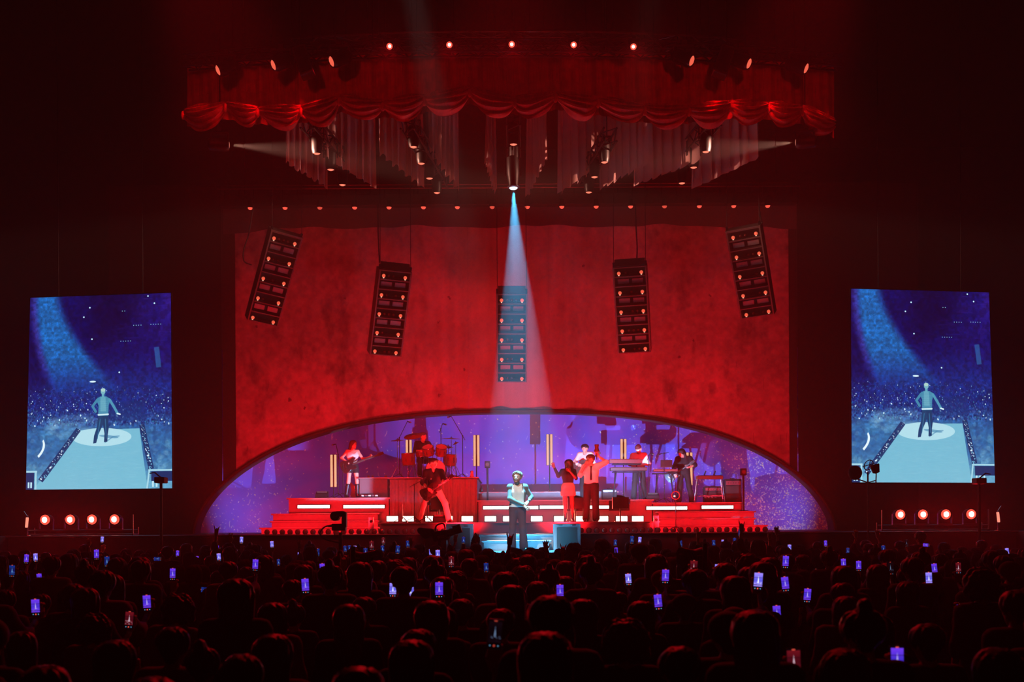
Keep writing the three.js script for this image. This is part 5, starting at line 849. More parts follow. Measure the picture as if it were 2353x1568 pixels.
// --- bassist on the right riser
const bass2 = place(performer('long haired guitarist in a black tee looking down on the right riser', 1572, 33.7, platR.y, -0.25, 0.97, { chest: [0, 1.25, 0.05], neck: [-0.01, 1.41, 0.08], head: [-0.05, 1.52, 0.14], shl: [-0.18, 1.35, 0.05], ell: [-0.29, 1.1, 0.04], wrl: [-0.26, 0.9, 0.24], shr: [0.18, 1.36, 0.03], elr: [0.34, 1.16, 0.06], wrr: [0.14, 1.07, 0.28], knl: [-0.12, 0.5, 0.08], anl: [-0.15, 0.09, 0.05], tol: [-0.19, 0.035, 0.2], knr: [0.16, 0.5, 0.0], anr: [0.24, 0.09, -0.1], tor: [0.3, 0.035, 0.03] }, {
  head: [-0.6, 0.55, 0], hand_l: { dir: [0.3, -0.5, 0.3], back: [-0.3, 0.3, 1], thumb: 1, curl: 0.5 }, hand_r: { dir: [-0.2, 0.4, -0.2], back: [0.3, 0.2, 1], thumb: -1, curl: 0.75 },
  dress(wear, j, h) { wear('shirt', [...torsoBones(j, 0.028, 1.06), ...armBones(j, 'l', 0.028, 0.1), ...armBones(j, 'r', 0.028, 0.1)], C.blackCloth, 0.014, 0.045, [[off(j.neck, 0, 0.06, 0.04), off(j.neck, 0, 0.03, 0.08), 0.07, 0.06, 0.01]], (x, y) => 0.86 - y); trousers(wear, j, C.blackCloth, 0.02, 0.03); shoes(wear, j, C.leather); longHair(wear, h, j, C.hairBlack, 0.3, -0.02); },
}));
guitar('electric_guitar', 'dark electric guitar of the long haired player on the right riser', W(bass2, -0.28, 0.88, 0.24), W(bass2, 0.32, 1.24, 0.3), [-0.1, 0.1, 1], mat(0x331210, 0.25), mat(0x241816, 0.4));
// --- drummer
const drum = place(performer('drummer seated behind the kit in a dark tee', 972, 34.0, platD.y, 0.35, 0.98, { pelvis: [0, 0.6, -0.04], waist: [0, 0.74, -0.03], chest: [0, 0.97, 0.0], neck: [0, 1.14, 0.02], head: [0.0, 1.3, 0.06], shl: [-0.18, 1.09, 0], ell: [-0.27, 0.86, 0.12], wrl: [-0.16, 0.86, 0.36], shr: [0.18, 1.09, 0], elr: [0.28, 0.88, 0.12], wrr: [0.2, 0.92, 0.37], hipl: [-0.1, 0.58, 0], knl: [-0.2, 0.56, 0.4], anl: [-0.2, 0.12, 0.38], tol: [-0.22, 0.06, 0.52], hipr: [0.1, 0.58, 0], knr: [0.2, 0.56, 0.4], anr: [0.2, 0.12, 0.38], tor: [0.22, 0.06, 0.52] }, {
  head: [0.7, 0.06, 0], hand_l: { dir: [0.1, 0.1, 1], back: [0, 1, 0], thumb: 1, curl: 0.9 }, hand_r: { dir: [0, 0.2, 1], back: [0, 1, 0], thumb: -1, curl: 0.9 },
  dress(wear, j, h) { wear('shirt', [...torsoBones(j, 0.024, 1.04), ...armBones(j, 'l', 0.026, 0.1), ...armBones(j, 'r', 0.026, 0.1)], C.darkShirt, 0.014, 0.045, [[off(j.neck, 0, 0.06, 0.04), off(j.neck, 0, 0.03, 0.08), 0.07, 0.06, 0.01]]); trousers(wear, j, C.blackCloth, 0.016, 0.02); shoes(wear, j, C.leather); shortHair(wear, h, C.hairBrown, 0.01); },
}));
for (const [x, lab] of [[-0.16, 'drum stick in the drummer right hand'], [0.2, 'drum stick in the drummer left hand']]) held('drum_stick', lab, 'drum stick', (t) => { const a = W(drum, x, 0.88, 0.44), b = W(drum, x * 0.8, 1.06, 0.72); t.position.copy(a); G().rod([0, 0, 0], b.clone().sub(a), 0.009, 0.005).as('shaft', M.wood, t); G().ball(0.011, b.clone().sub(a).toArray(), [1, 1, 1.4], 8).as('tip', M.wood, t); });
// ---------------------------------------------------------------- instruments and stage gear
const drumRed = mat(0x7a1d1a, 0.25), drumHead = mat(0xd9cfc4, 0.5);
function drumShell(name, label, px, py, d, r, depth, rot, base, headMat = drumHead, hole = false) {
  const c = P(px, py, d), t = thing(name, label, 'drum', c), q = new THREE.Euler(...rot);
  const put = (g) => g.applyQuaternion(new Q().setFromEuler(q));
  part('shell', put(G().lathe([[r, -depth / 2], [r, depth / 2]], undefined, undefined, 36).geo), drumRed, t);
  for (const s of [-1, 1]) { part('hoop', put(G().at(new THREE.TorusGeometry(r + 0.006, 0.011, 8, 40), [0, s * depth / 2, 0], [PI / 2, 0, 0]).geo), M.chrome, t); part('drum_head', put(G().cyl(r, r, 0.006, [0, s * (depth / 2 - 0.004), 0], undefined, 36).geo), headMat, t); }
  if (hole) part('port_hole', put(G().cyl(0.085, 0.085, 0.01, [0.13, depth / 2 + 0.002, 0.16], undefined, 24).geo), M.black, t);
  const lug = G(); for (let i = 0; i < 8; i++) { const a = i * PI / 4 + 0.2; lug.box(0.02, depth * 0.45, 0.018, [cos(a) * (r + 0.008), 0, sin(a) * (r + 0.008)], [0, -a, 0]); } part('lug_row', put(lug.geo), M.chrome, t);
  const down = base - c.y;
  if (base !== undefined && down < -0.02) { const lg = G(); for (const a of [0.4, 2.5, 4.6]) lg.rod([cos(a) * r * 0.9, min(-0.02, -depth * 0.3), sin(a) * r * 0.9], [cos(a) * (r * 1.05 + 0.04), down, sin(a) * (r * 1.05 + 0.04)], 0.009); lg.as('leg_set', M.chrome, t); }
  return t;
}
drumShell('kick_drum', 'red kick drum with a pale head in front of the drummer', 1002, 1081, 33.2, 0.285, 0.42, [PI / 2, 0, 0], platD.y, drumHead, true);
drumShell('rack_tom', 'left rack tom above the kick drum', 984, 1036, 33.4, 0.155, 0.24, [0.55, 0, 0.12], platD.y);
drumShell('rack_tom', 'right rack tom above the kick drum', 1014, 1036, 33.4, 0.16, 0.25, [0.55, 0, -0.12], platD.y);
drumShell('floor_tom', 'floor tom left of the kick drum', 938, 1056, 33.5, 0.2, 0.36, [0.06, 0, 0.04], platD.y);
drumShell('floor_tom', 'dark floor tom right of the kick drum', 1034, 1058, 33.6, 0.19, 0.34, [0.06, 0, -0.04], platD.y);
drumShell('snare_drum', 'snare drum between the toms and drummer', 968, 1044, 33.75, 0.17, 0.14, [0.12, 0, 0.05], platD.y);
function cymbal(label, px, py, d, r, tilt, base, name = 'cymbal') {
  const c = P(px, py, d), t = thing(name, label, 'cymbal', [c.x, base, -d]), y = c.y - base;
  const prof = [[0.008, 0.03], [0.03, 0.026], [0.045, 0.012], [r * 0.6, 0.004], [r, -0.012], [r, -0.016], [r * 0.6, 0.0], [0.04, 0.008], [0.008, 0.024]];
  G().at(new THREE.LatheGeometry(prof.map((p) => new THREE.Vector2(...p)), 40), [0, y, 0], tilt).as('bronze_plate', M.brass, t);
  if (name === 'hi_hat') G().at(new THREE.LatheGeometry(prof.map((p) => new THREE.Vector2(p[0], -p[1])), 40), [0, y - 0.03, 0], tilt).as('lower_plate', M.brass, t);
  G().rod([0, 0.3, 0], [0, y + 0.05, 0], 0.008).rod([0, 0.32, 0], [0, y * 0.7, 0], 0.013).as('stand_tube', M.chrome, t);
  const lg = G(); for (let i = 0; i < 3; i++) { const a = i * 2.094 + 0.5; lg.rod([0, 0.42, 0], [cos(a) * 0.22, 0.01, sin(a) * 0.22], 0.008); } lg.as('tripod', M.chrome, t);
  G().cyl(0.012, 0.012, 0.03, [0, y + 0.045, 0]).as('wing_nut', M.black, t);
}
cymbal('large tilted cymbal left of the drummer', 949, 1002, 33.6, 0.27, [0.42, 0, 0.12], platD.y);
cymbal('flat cymbal right of the drummer', 1037, 1008, 33.6, 0.27, [0.04, 0, -0.03], platD.y);
cymbal('low cymbal at the left edge of the kit', 913, 1012, 33.7, 0.2, [0.14, 0, 0.05], platD.y);
cymbal('hi hat right of the toms', 1030, 1027, 33.8, 0.16, [0.03, 0, -0.04], platD.y, 'hi_hat');
cymbal('small splash cymbal at the right of the kit', 1047, 1019, 33.9, 0.1, [0.2, 0, 0.4], platD.y);
function micStand(label, px, d, base, pyTop, boom, name = 'mic_stand', m = M.black) {   // boom: [px, py] of the microphone
  const c = P(px, pyTop, d), t = thing(name, label, 'mic stand', [c.x, base, -d]), y = c.y - base;
  G().rod([0, 0.1, 0], [0, y, 0], 0.011).as('pole', m, t);
  const lg = G(); for (let i = 0; i < 3; i++) { const a = i * 2.094 + 0.9; lg.rod([0, 0.16, 0], [cos(a) * 0.28, 0.008, sin(a) * 0.28], 0.009); } lg.as('tripod', m, t);
  if (boom) {
    const b = P(boom[0], boom[1], d).sub(t.position), dir = b.clone().sub(new V3(0, y, 0)).normalize();
    G().rod([0, y, 0].map((v, i) => v - dir.toArray()[i] * 0.14), b, 0.009).as('boom', m, t);
    G().ball(0.022, [0, y, 0], undefined, 10).as('clutch', m, t);
    const e = b.clone().add(new V3(Math.sign(dir.x || 1) * 0.1, -0.03, 0.02)); G().rod(b, e, 0.016, 0.02, 10).as('mic_body', m, t); G().ball(0.026, e.toArray(), undefined, 10).as('mic_grille', M.steel, t);
  }
  return t;
}
micStand('tall boom stand over the right of the drum kit', 1063, 33.5, platD.y, 1002, [1037, 957]);
micStand('short microphone stand above the right tom', 1013, 33.9, platD.y, 985, [1017, 974]);
micStand('boom stand left of the drum kit', 918, 33.3, platD.y, 1006, [936, 969]);
micStand('microphone stand beside the bass player', 777, 32.95, platL.y, 1045, [772, 1021]);
micStand('low stand at the bass player feet', 788, 32.9, platL.y, 1066, null);
micStand('front boom stand left of the guitarist', 952, 28.95, walk.y, 1114, [981, 1098]);
micStand('straight front stand before the guitarist', 981.5, 28.94, walk.y, 1100, [979, 1097]);
micStand('short tripod stand at the left end of the walkway', 925, 29.2, walk.y, 1160, null, 'mic_stand', M.steel);
micStand('microphone stand at the keyboards', 1491, 33.2, platC.y, 1048, [1493, 1042]);
micStand('overhead stand right of the keyboards', 1526, 33.0, platR.y, 1042, [1520, 1043]);
micStand('thin straight stand with a ring before the right riser', 1552.5, 30.9, DECK_Y, 1108, null);
{ const p = P(1552.5, 1139, 30.86), t = thing('ring_light', 'round ring light on the thin stand before the right riser', 'ring light', p); G().at(new THREE.TorusGeometry(0.108, 0.011, 8, 36)).as('ring', mat(0xc26b55, 0.4, 0.4), t); G().ball(0.03, [-0.03, -0.02, -0.01], [1, 0.7, 0.5], 10).as('lamp_bulb', glow([1, 0.75, 0.65], 1.5), t); G().box(0.03, 0.02, 0.03, [0, -0.11, -0.02]).as('clamp', M.black, t); }
// keyboards on an X stand
{
  const d = 33.2, t = thing('keyboard_stand', 'black double keyboard stand with crossed legs', 'stand', [P(1440, 1100, d).x, platC.y, -d]);
  const g = G(); for (const x of [-0.4, 0.4]) g.rod([x, 0.02, 0.2], [x * 0.8, 0.82, -0.22], 0.018).rod([x, 0.02, -0.24], [x * 0.8, 0.82, 0.2], 0.018).rod([x * 0.8, 0.8, -0.2], [x * 0.8, 1.08, -0.24], 0.015); g.as('cross_leg_set', M.black, t);
  for (const [y, z] of [[0.83, 0], [1.06, -0.1]]) G().rod([-0.42, y, z - 0.14], [0.42, y, z - 0.14], 0.016).rod([-0.42, y, z + 0.14], [0.42, y, z + 0.14], 0.016).as('support_arm', M.black, t);
  const kb = (name, label, px0, px1, py, dd, hh, m) => {
    const a = P(px0, py, dd), b = P(px1, py, dd), w = b.x - a.x, k = thing(name, label, 'keyboard', [(a.x + b.x) / 2, a.y - hh / 2, -dd]);
    G().box(w, hh, 0.32, [0, hh / 2, 0], undefined, 0.012).as('case', m, k);
    const wk = G(); for (let i = 0; i < 36; i++) wk.box(w * 0.86 / 36 - 0.002, 0.012, 0.14, [-w * 0.43 + (i + 0.5) * w * 0.86 / 36, hh + 0.004, -0.08]); wk.as('white_key_row', M.white, k);
    const bk = G(); for (let i = 0; i < 35; i++) if (![2, 6].includes(i % 7)) bk.box(0.011, 0.014, 0.085, [-w * 0.43 + (i + 1) * w * 0.86 / 36, hh + 0.015, -0.05]); bk.as('black_key_row', M.blackGloss, k);
    G().box(w * 0.9, 0.008, 0.06, [0, hh + 0.003, 0.07], undefined, 0.002).as('control_panel', M.blackGloss, k);
    for (let i = 0; i < 6; i++) G().cyl(0.011, 0.011, 0.014, [-w * 0.3 + i * 0.07, hh + 0.01, 0.07], undefined, 10).as('knob', M.steel, k);
  };
  kb('keyboard', 'upper red keyboard before the player in the cap', 1399, 1475, 1061, 33.05, 0.11, mat(0x6a1c18, 0.4));
  kb('keyboard', 'lower keyboard of the player in the cap', 1402, 1486, 1079, 33.3, 0.1, mat(0x4a2320, 0.4));
  // side table with a third keyboard and a laptop
  const d2 = 33.2, s = thing('keyboard_stand', 'single keyboard stand right of the player in the cap', 'stand', [P(1526, 1100, d2).x, platR.y, -d2]);
  const h2 = P(1526, 1086, d2).y - platR.y; const g2 = G(); for (const x of [-0.28, 0.28]) g2.rod([x, 0.02, 0.2], [x * 0.7, h2 - 0.05, -0.18], 0.016).rod([x, 0.02, -0.2], [x * 0.7, h2 - 0.05, 0.18], 0.016); g2.box(0.66, 0.03, 0.36, [0, h2 - 0.035, 0]); g2.as('cross_leg_set', M.black, s);
  kb('keyboard', 'thin keyboard on the stand right of the player in the cap', 1500, 1556, 1082, 33.2, 0.06, mat(0x7d3a33, 0.35));
  const lp = P(1530, 1074, 33.1), l = thing('laptop', 'open laptop above the thin keyboard', 'laptop', lp); G().box(0.34, 0.014, 0.22, [0, 0, 0], undefined, 0.005).as('base', M.steel, l); G().box(0.34, 0.21, 0.01, [0, 0.1, 0.13], [0.25, 0, 0], 0.004).as('lid', M.blackMetal, l); G().rod([-0.1, -0.09, 0], [-0.1, 0, 0], 0.01).rod([0.1, -0.09, 0], [0.1, 0, 0], 0.01).as('riser_foot', M.steel, l);
}
// pedal steel, amplifiers, monitor on a post
{
  const d = 33.0, a = P(1600, 1098, d), b = P(1660, 1098, d), w = b.x - a.x, t = thing('pedal_steel', 'pedal steel guitar on four thin legs on the right riser', 'pedal steel', [(a.x + b.x) / 2, platR.y, -d]), h = a.y - platR.y;
  G().box(w, 0.1, 0.26, [0, h, 0], undefined, 0.012).as('body', mat(0x5a1a15, 0.3), t); G().box(w * 0.9, 0.012, 0.1, [0, h + 0.055, 0.04]).as('fretboard', M.blackGloss, t);
  for (const [x, z] of [[-0.46, 0.1], [0.46, 0.1], [-0.46, -0.1], [0.46, -0.1]]) G().rod([x * w, h - 0.04, z], [x * w * 1.22, 0, z * 1.5], 0.012).as('leg', M.chrome, t);
  G().rod([-w * 0.52, 0.2, 0.12], [w * 0.52, 0.2, 0.12], 0.012).as('pedal_rail', M.chrome, t); for (let i = 0; i < 4; i++) G().box(0.05, 0.012, 0.14, [-0.16 + i * 0.1, 0.17, 0.17], [0.4, 0, 0], 0.004).as('pedal', M.chrome, t);
  for (const x of [-0.12, 0.16]) G().box(0.04, 0.14, 0.03, [x, h + 0.13, -0.04], [0, 0, -0.4], 0.01).as('tuner_clip', M.black, t);
  const amp = (px, dd, base, ww, hh, label) => { const p = P(px, 1150, dd), k = thing('amplifier', label, 'amplifier', [p.x, base, -dd]); G().box(ww, hh, 0.32, [0, hh / 2, 0], [-0.06, 0, 0], 0.02).as('cabinet', M.black, k); G().box(ww * 0.88, hh * 0.62, 0.012, [0, hh * 0.4, 0.17], [-0.06, 0, 0], 0.006).as('grille_cloth', mat(0x3a2620, 0.9), k); G().box(ww * 0.88, hh * 0.16, 0.012, [0, hh * 0.84, 0.15], [-0.06, 0, 0], 0.004).as('control_panel', M.steel, k); for (let i = 0; i < 5; i++) G().cyl(0.012, 0.012, 0.02, [ww * (-0.3 + i * 0.15), hh * 0.84, 0.165], [PI / 2, 0, 0], 10).as('knob', M.black, k); G().box(0.14, 0.02, 0.03, [0, hh + 0.02, 0], undefined, 0.008).as('handle', M.rubber, k); };
  amp(1683, 33.9, platR.y, 0.5, 0.72, 'amplifier at the right end of the right riser'); amp(1638, 33.9, platR.y, 0.56, 0.5, 'amplifier behind the pedal steel'); amp(1400, 34.0 - 0.35, platC.y, 0.44, 0.34, 'small amplifier at the left of the keyboards'); amp(880, 33.75, platL.y, 0.5, 0.42, 'amplifier on the riser behind the bass player');
  const mp = (px, dd, base, py, label) => { const p = P(px, py, dd), k = thing('monitor_post', label, 'speaker', [p.x, base, -dd]), y = p.y - base; G().rod([0, 0, 0], [0, y, 0], 0.03).as('post', M.black, k); G().box(0.16, 0.2, 0.18, [0, y, 0], undefined, 0.016).as('cabinet', M.black, k); G().cyl(0.055, 0.055, 0.012, [0, y, 0.095], [PI / 2, 0, 0], 20).as('speaker_cone', M.grey, k); G().cyl(0.14, 0.15, 0.03, [0, 0.015, 0]).as('base', M.black, k); };
  mp(1708, 32.3, tierR[2].y, 1085, 'small speaker on a black post at the right end of the riser');
  mp(1120, 33.7, platC.y, 1068, 'small camera post in the beam behind the lead singer');
  // floor wedges and pedal boards
  for (const [px, dd, base, label] of [[740, 32.9, platL.y, 'floor monitor wedge left of the bass player'], [1500, 32.9, platC.y, 'floor monitor wedge under the keyboards'], [1010, 29.4, walk.y, 'low floor wedge between the guitarist feet']]) { const p = P(px, 1150, dd), k = thing('monitor_wedge', label, 'speaker', [p.x, base, -dd]); const sh = new THREE.Shape(); sh.moveTo(-0.16, 0); sh.lineTo(0.16, 0); sh.lineTo(0.1, 0.2); sh.lineTo(-0.1, 0.12); sh.closePath(); G().extrude(sh, 0.34, [-0.17, 0, 0], [0, PI / 2, 0]).as('cabinet', M.black, k); G().box(0.28, 0.012, 0.2, [0.0, 0.17, 0.0], [-0.38, 0, 0], 0.006).as('grille', M.grey, k); }
  const pb = thing('pedal_board', 'pedal board with small switches at the bass player feet', 'pedal board', [P(850, 1142, 32.9).x, platL.y, -32.85]); G().box(0.5, 0.05, 0.22, [0, 0.025, 0], [0.06, 0, 0], 0.008).as('board', M.black, pb); for (let i = 0; i < 5; i++) G().box(0.07, 0.04, 0.11, [-0.2 + i * 0.1, 0.07, 0.02], undefined, 0.008).as('pedal', i % 2 ? M.steel : M.cream, pb);
}
// drinks, toy dog, leaning guitar
for (const [px, py, dd, base, label, n] of [[886, 1042, 33.5, platS.y, 'clear tumbler on the stand behind the bass player', 0], [847, 1095, 33.5, platS.y, 'left glass on the riser beside the bass player', 0], [856, 1095, 33.5, platS.y, 'right glass on the riser beside the bass player', 1], [1107, 1126, 34.2, shelf.y, 'small dark bottle on the stand in the beam', 2]]) {
  const p = P(px, py, dd), t = thing(n === 2 ? 'bottle' : 'drinking_glass', label, n === 2 ? 'bottle' : 'glass', [p.x, base, -dd]);
  if (n === 2) { G().lathe([[0.001, 0], [0.035, 0], [0.036, 0.12], [0.014, 0.17], [0.014, 0.21]]).as('glass_body', M.blackGloss, t); G().cyl(0.016, 0.016, 0.02, [0, 0.215, 0]).as('cap', M.steel, t); }
  else { G().lathe([[0.001, 0], [0.036, 0], [0.042, 0.12], [0.039, 0.12], [0.033, 0.01], [0.001, 0.01]]).as('glass_body', new THREE.MeshPhysicalMaterial({ color: 0xffffff, roughness: 0.08, transmission: 1, thickness: 0 }), t); G().cyl(0.036, 0.034, 0.07, [0, 0.045, 0]).as('drink', mat(0xa88070, 0.2), t); }
}
{
  const p = P(1084, 1096, 32.6), t = thing('toy_dog', 'small spotted toy dog sitting on the drum riser corner', 'toy', [p.x, platD.y, -32.58], 0.6);
  part('body', surface([[[0, 0.05, 0], [0, 0.1, 0.01], 0.05, 0.036], [[-0.025, 0.08, 0.03], [-0.025, 0.015, 0.05], 0.014, 0.016], [[0.025, 0.08, 0.03], [0.025, 0.015, 0.05], 0.014, 0.016], [[0, 0.03, -0.04], [0, 0.06, -0.08], 0.014, 0.008], [[0, 0.155, 0.015], [0, 0.16, 0.02], 0.042, 0.04], [[0, 0.145, 0.05], [0, 0.14, 0.07], 0.022, 0.018]], 0.006, 0.015), M.cream, t);
  for (const s of [-1, 1]) part('ear', surface([[[s * 0.034, 0.18, 0.0], [s * 0.05, 0.15, 0.005], 0.014, 0.012]], 0.004, 0.01), M.black, t); part('nose', new THREE.SphereGeometry(0.008, 8, 6).translate(0, 0.148, 0.088), M.black, t); for (const s of [-1, 1]) part('eye', new THREE.SphereGeometry(0.005, 8, 6).translate(s * 0.016, 0.165, 0.056), M.black, t);
}
guitar('electric_guitar', 'spare red guitar leaning upright behind the bass player legs', P(818, 1122, 33.5).setY(platL.y + 0.3), P(816, 1040, 33.6).setY(platL.y + 1.0), [0, 0.1, 1], mat(0x8f1f1a, 0.25), M.cream);
// ---------------------------------------------------------------- the crowd
seed = 31337;
const tops = [mat(0x14100f, 0.9), mat(0x1f1b1c, 0.9), mat(0x14151d, 0.9), mat(0x2a1416, 0.9), mat(0x39332f, 0.9), mat(0x6b6560, 0.9)], hairs = [0x0e0908, 0x1a100b, 0x2a1a10, 0x3e2917].map((c) => new THREE.MeshPhysicalMaterial({ color: c, roughness: 0.5, sheen: 1, sheenColor: rgb([0.55, 0.42, 0.36]), sheenRoughness: 0.35, side: THREE.DoubleSide })), skins = [mat(0xb98468, 0.6), mat(0x8a5a42, 0.6), mat(0xd0a083, 0.6)], jeans = mat(0x15161b, 0.9);
const topWord = ['black', 'charcoal', 'navy', 'maroon', 'brown', 'grey'];
const crowdPoses = {
  down: {}, sway: { shl: [-0.18, 1.4, -0.02], shr: [0.18, 1.43, 0], head: [-0.03, 1.62, 0.02] },
  phone_r: { elr: [0.27, 1.2, 0.16], wrr: [0.29, 1.36, 0.36] }, phone_l: { ell: [-0.27, 1.2, 0.16], wrl: [-0.29, 1.36, 0.36] }, lift_r: { elr: [0.28, 1.4, 0.2], wrr: [0.26, 1.62, 0.36] }, lift_l: { ell: [-0.28, 1.4, 0.2], wrl: [-0.26, 1.62, 0.36] },
  point: { shr: [0.17, 1.47, 0], elr: [0.3, 1.68, 0.08], wrr: [0.27, 1.93, 0.1] }, open: { shl: [-0.17, 1.47, 0], ell: [-0.3, 1.68, 0.08], wrl: [-0.26, 1.93, 0.1] },
  both: { shl: [-0.17, 1.47, 0], ell: [-0.31, 1.66, 0.08], wrl: [-0.24, 1.9, 0.12], shr: [0.17, 1.47, 0], elr: [0.31, 1.66, 0.08], wrr: [0.24, 1.9, 0.12] },
};
const poseGeo = {};
for (const p in crowdPoses) {
  const j = skel(crowdPoses[p]), h = headPose(j.head, 0, 0, 0), list = [surface([...torsoBones(j), ...armBones(j, 'l'), ...armBones(j, 'r'), ...legBones(j, 'l'), ...legBones(j, 'r'), ...footBones(j, 'l'), ...footBones(j, 'r'), [off(j.neck, 0, -0.05), h(0, -0.06, -0.015), 0.056, 0.05]], 0.038, 0.05), headMesh(h, 0.014)];
  for (const s of ['l', 'r']) {
    const up = j['wr' + s].y > 1.2, f = p === 'point' && s === 'r' ? [0, 2, 0, 0, p === 'point' ? 2 : 0] : undefined, dir = up ? (/^(phone|lift)/.test(p) ? [0, 1, 0.1] : [s === 'l' ? 0.06 : -0.06, 1, 0.05]) : [0, -1, 0.2];
    list.push(surface(handBones(j['wr' + s], dir, up ? [0, 0, -1] : [s === 'l' ? -1 : 1, 0, 0], s === 'l' ? 1 : -1, /^(phone|lift)/.test(p) && up ? 0.6 : up ? 0.08 : 0.4, 0.2, f, 1.1), up ? 0.0085 : 0.014, 0.01));
  }
  poseGeo[p] = { body: mergeBody(list), top: surface([...torsoBones(j, 0.022, 1.08), ...armBones(j, 'l', 0.022, 0.3), ...armBones(j, 'r', 0.022, 0.3)], 0.034, 0.05, [], (x, y, z) => 0.86 - y), legs: surface([...legBones(j, 'l', 0.016, 0.02), ...legBones(j, 'r', 0.016, 0.02), [off(j.pelvis, -0.06), off(j.pelvis, 0.06), 0.115, 0.115]], 0.05, 0.05), head: h, tip: { r: j.wrr, l: j.wrl } };
}
const H0 = headPose(SKEL.head);
const hairGeo = {
  short: surface([[H0(0, 0.05, -0.03), H0(0, 0.06, 0.025), 0.096, 0.08], [H0(-0.03, 0.052, -0.01), H0(0.03, 0.052, -0.01), 0.088, 0.088], [H0(0, -0.01, -0.055), H0(0, -0.06, -0.05), 0.06, 0.045]], 0.016, 0.03),
  bob: surface([[H0(0, 0.045, -0.03), H0(0, 0.06, 0.02), 0.108, 0.09], [H0(-0.03, 0.05, -0.02), H0(0.03, 0.05, -0.02), 0.1, 0.1], [H0(-0.08, 0.0, -0.02), H0(-0.085, -0.13, -0.01), 0.05, 0.045], [H0(0.08, 0.0, -0.02), H0(0.085, -0.13, -0.01), 0.05, 0.045], [H0(0, -0.0, -0.07), H0(0, -0.14, -0.07), 0.075, 0.065]], 0.017, 0.03),
  long: surface([[H0(0, 0.045, -0.03), H0(0, 0.06, 0.02), 0.106, 0.088], [H0(-0.03, 0.05, -0.02), H0(0.03, 0.05, -0.02), 0.098, 0.098], [H0(-0.07, 0.0, -0.05), H0(-0.08, -0.38, -0.11), 0.055, 0.04], [H0(0.07, 0.0, -0.05), H0(0.08, -0.38, -0.11), 0.055, 0.04], [H0(0, 0.0, -0.08), H0(0, -0.42, -0.13), 0.075, 0.05]], 0.018, 0.03),
  bun: surface([[H0(0, 0.045, -0.03), H0(0, 0.058, 0.02), 0.098, 0.082], [H0(-0.03, 0.05, -0.01), H0(0.03, 0.05, -0.01), 0.09, 0.09], [H0(0, 0.16, -0.05), H0(0, 0.17, -0.05), 0.045, 0.042], [H0(0, -0.0, -0.06), H0(0, -0.05, -0.05), 0.06, 0.04]], 0.015, 0.02),
  cap: surface([[H0(0, 0.055, -0.02), H0(0, 0.066, 0.02), 0.104, 0.094], [H0(-0.03, 0.055, -0.01), H0(0.03, 0.055, -0.01), 0.094, 0.094], [H0(-0.03, 0.04, 0.1), H0(0.03, 0.04, 0.15), 0.028, 0.022], [H0(0, -0.02, -0.055), H0(0, -0.06, -0.05), 0.06, 0.045]], 0.015, 0.02),
  curly: surface([[H0(0, 0.06, -0.03), H0(0, 0.07, 0.02), 0.125, 0.105], [H0(-0.06, 0.05, -0.02), H0(0.06, 0.05, -0.02), 0.1, 0.1], [H0(-0.08, -0.03, -0.03), H0(0.08, -0.03, -0.03), 0.075, 0.075], [H0(-0.05, 0.13, 0), H0(0.06, 0.12, -0.02), 0.06, 0.06]], 0.018, 0.012),
};
for (const k in hairGeo) { // strands: ridges that run down the hair
  const g = hairGeo[k], p = g.attributes.position, n = g.attributes.normal, c = SKEL.head;
  for (let i = 0; i < p.count; i++) { const a = Math.atan2(p.getX(i), p.getZ(i) - c[2] + 0.02), y = p.getY(i), e = k === 'cap' ? 0 : (fbm(a * 5 + 20, y * 7, 3, 5) - 0.5) * (k === 'curly' ? 0.06 : 0.035) + (k === 'curly' ? (fbm(p.getX(i) * 30, y * 30 + p.getZ(i) * 30, 2, 9) - 0.5) * 0.04 : 0); p.setXYZ(i, p.getX(i) + n.getX(i) * e, y + n.getY(i) * e, p.getZ(i) + n.getZ(i) * e); }
  g.computeVertexNormals();
}
const hairWord = { short: 'short haired', bob: 'bob haired', long: 'long haired', bun: 'bun haired', cap: 'cap wearing', curly: 'curly haired' };
const rowWord = (d) => (d < 5.6 ? 'in the nearest row' : d < 7.5 ? 'in the second row' : d < 10 ? 'in the third rows' : d < 13.5 ? 'in the middle rows' : d < 18 ? 'further forward' : 'near the stage');
const colWord = (px) => (px < 200 ? 'at the far left' : px < 450 ? 'below the left screen' : px < 750 ? 'below the left steps' : px < 1000 ? 'below the drum kit' : px < 1180 ? 'just left of the singer' : px < 1400 ? 'just right of the singer' : px < 1650 ? 'below the keyboards' : px < 1950 ? 'below the right arch end' : px < 2150 ? 'below the right screen' : 'at the far right');
const poseWord = { down: '', sway: 'leaning', phone_r: 'filming', phone_l: 'filming', lift_r: 'filming overhead', lift_l: 'filming overhead', point: 'pointing up', open: 'raising an open hand', both: 'with both arms up' };
const crowd = [];
function spectator(px, d, hgt, pose, hair, extra, turn) {
  const s = hgt / 1.775, ti = floor(rnd() * tops.length), tw = topWord[ti], x = (px - CX) * d / FOCAL;
  const label = extra ?? `${hairWord[hair]} spectator ${poseWord[pose]} in ${tw} ${rowWord(d)} ${colWord(px)}`.replace(/\s+/g, ' ');
  const t = thing('person', label, 'person', [x, 0, -d], PI + (turn ?? rr(-0.22, 0.22)), 'spectators ' + rowWord(d) + ' ' + colWord(px)); t.scale.setScalar(s);
  const g = poseGeo[pose];
  part('body', g.body, pick(skins), t); part('top', g.top, tops[ti], t); part('trousers', g.legs, jeans, t);
  const hm = part(hair === 'cap' ? 'cap' : 'hair', hairGeo[hair], hair === 'cap' ? tops[(ti + 1) % 6] : pick(hairs), t);
  if (pose === 'sway') hm.position.set(-0.03, -0.005, 0.005);
  crowd.push({ px, d, x, hgt, t, s });
  return t;
}
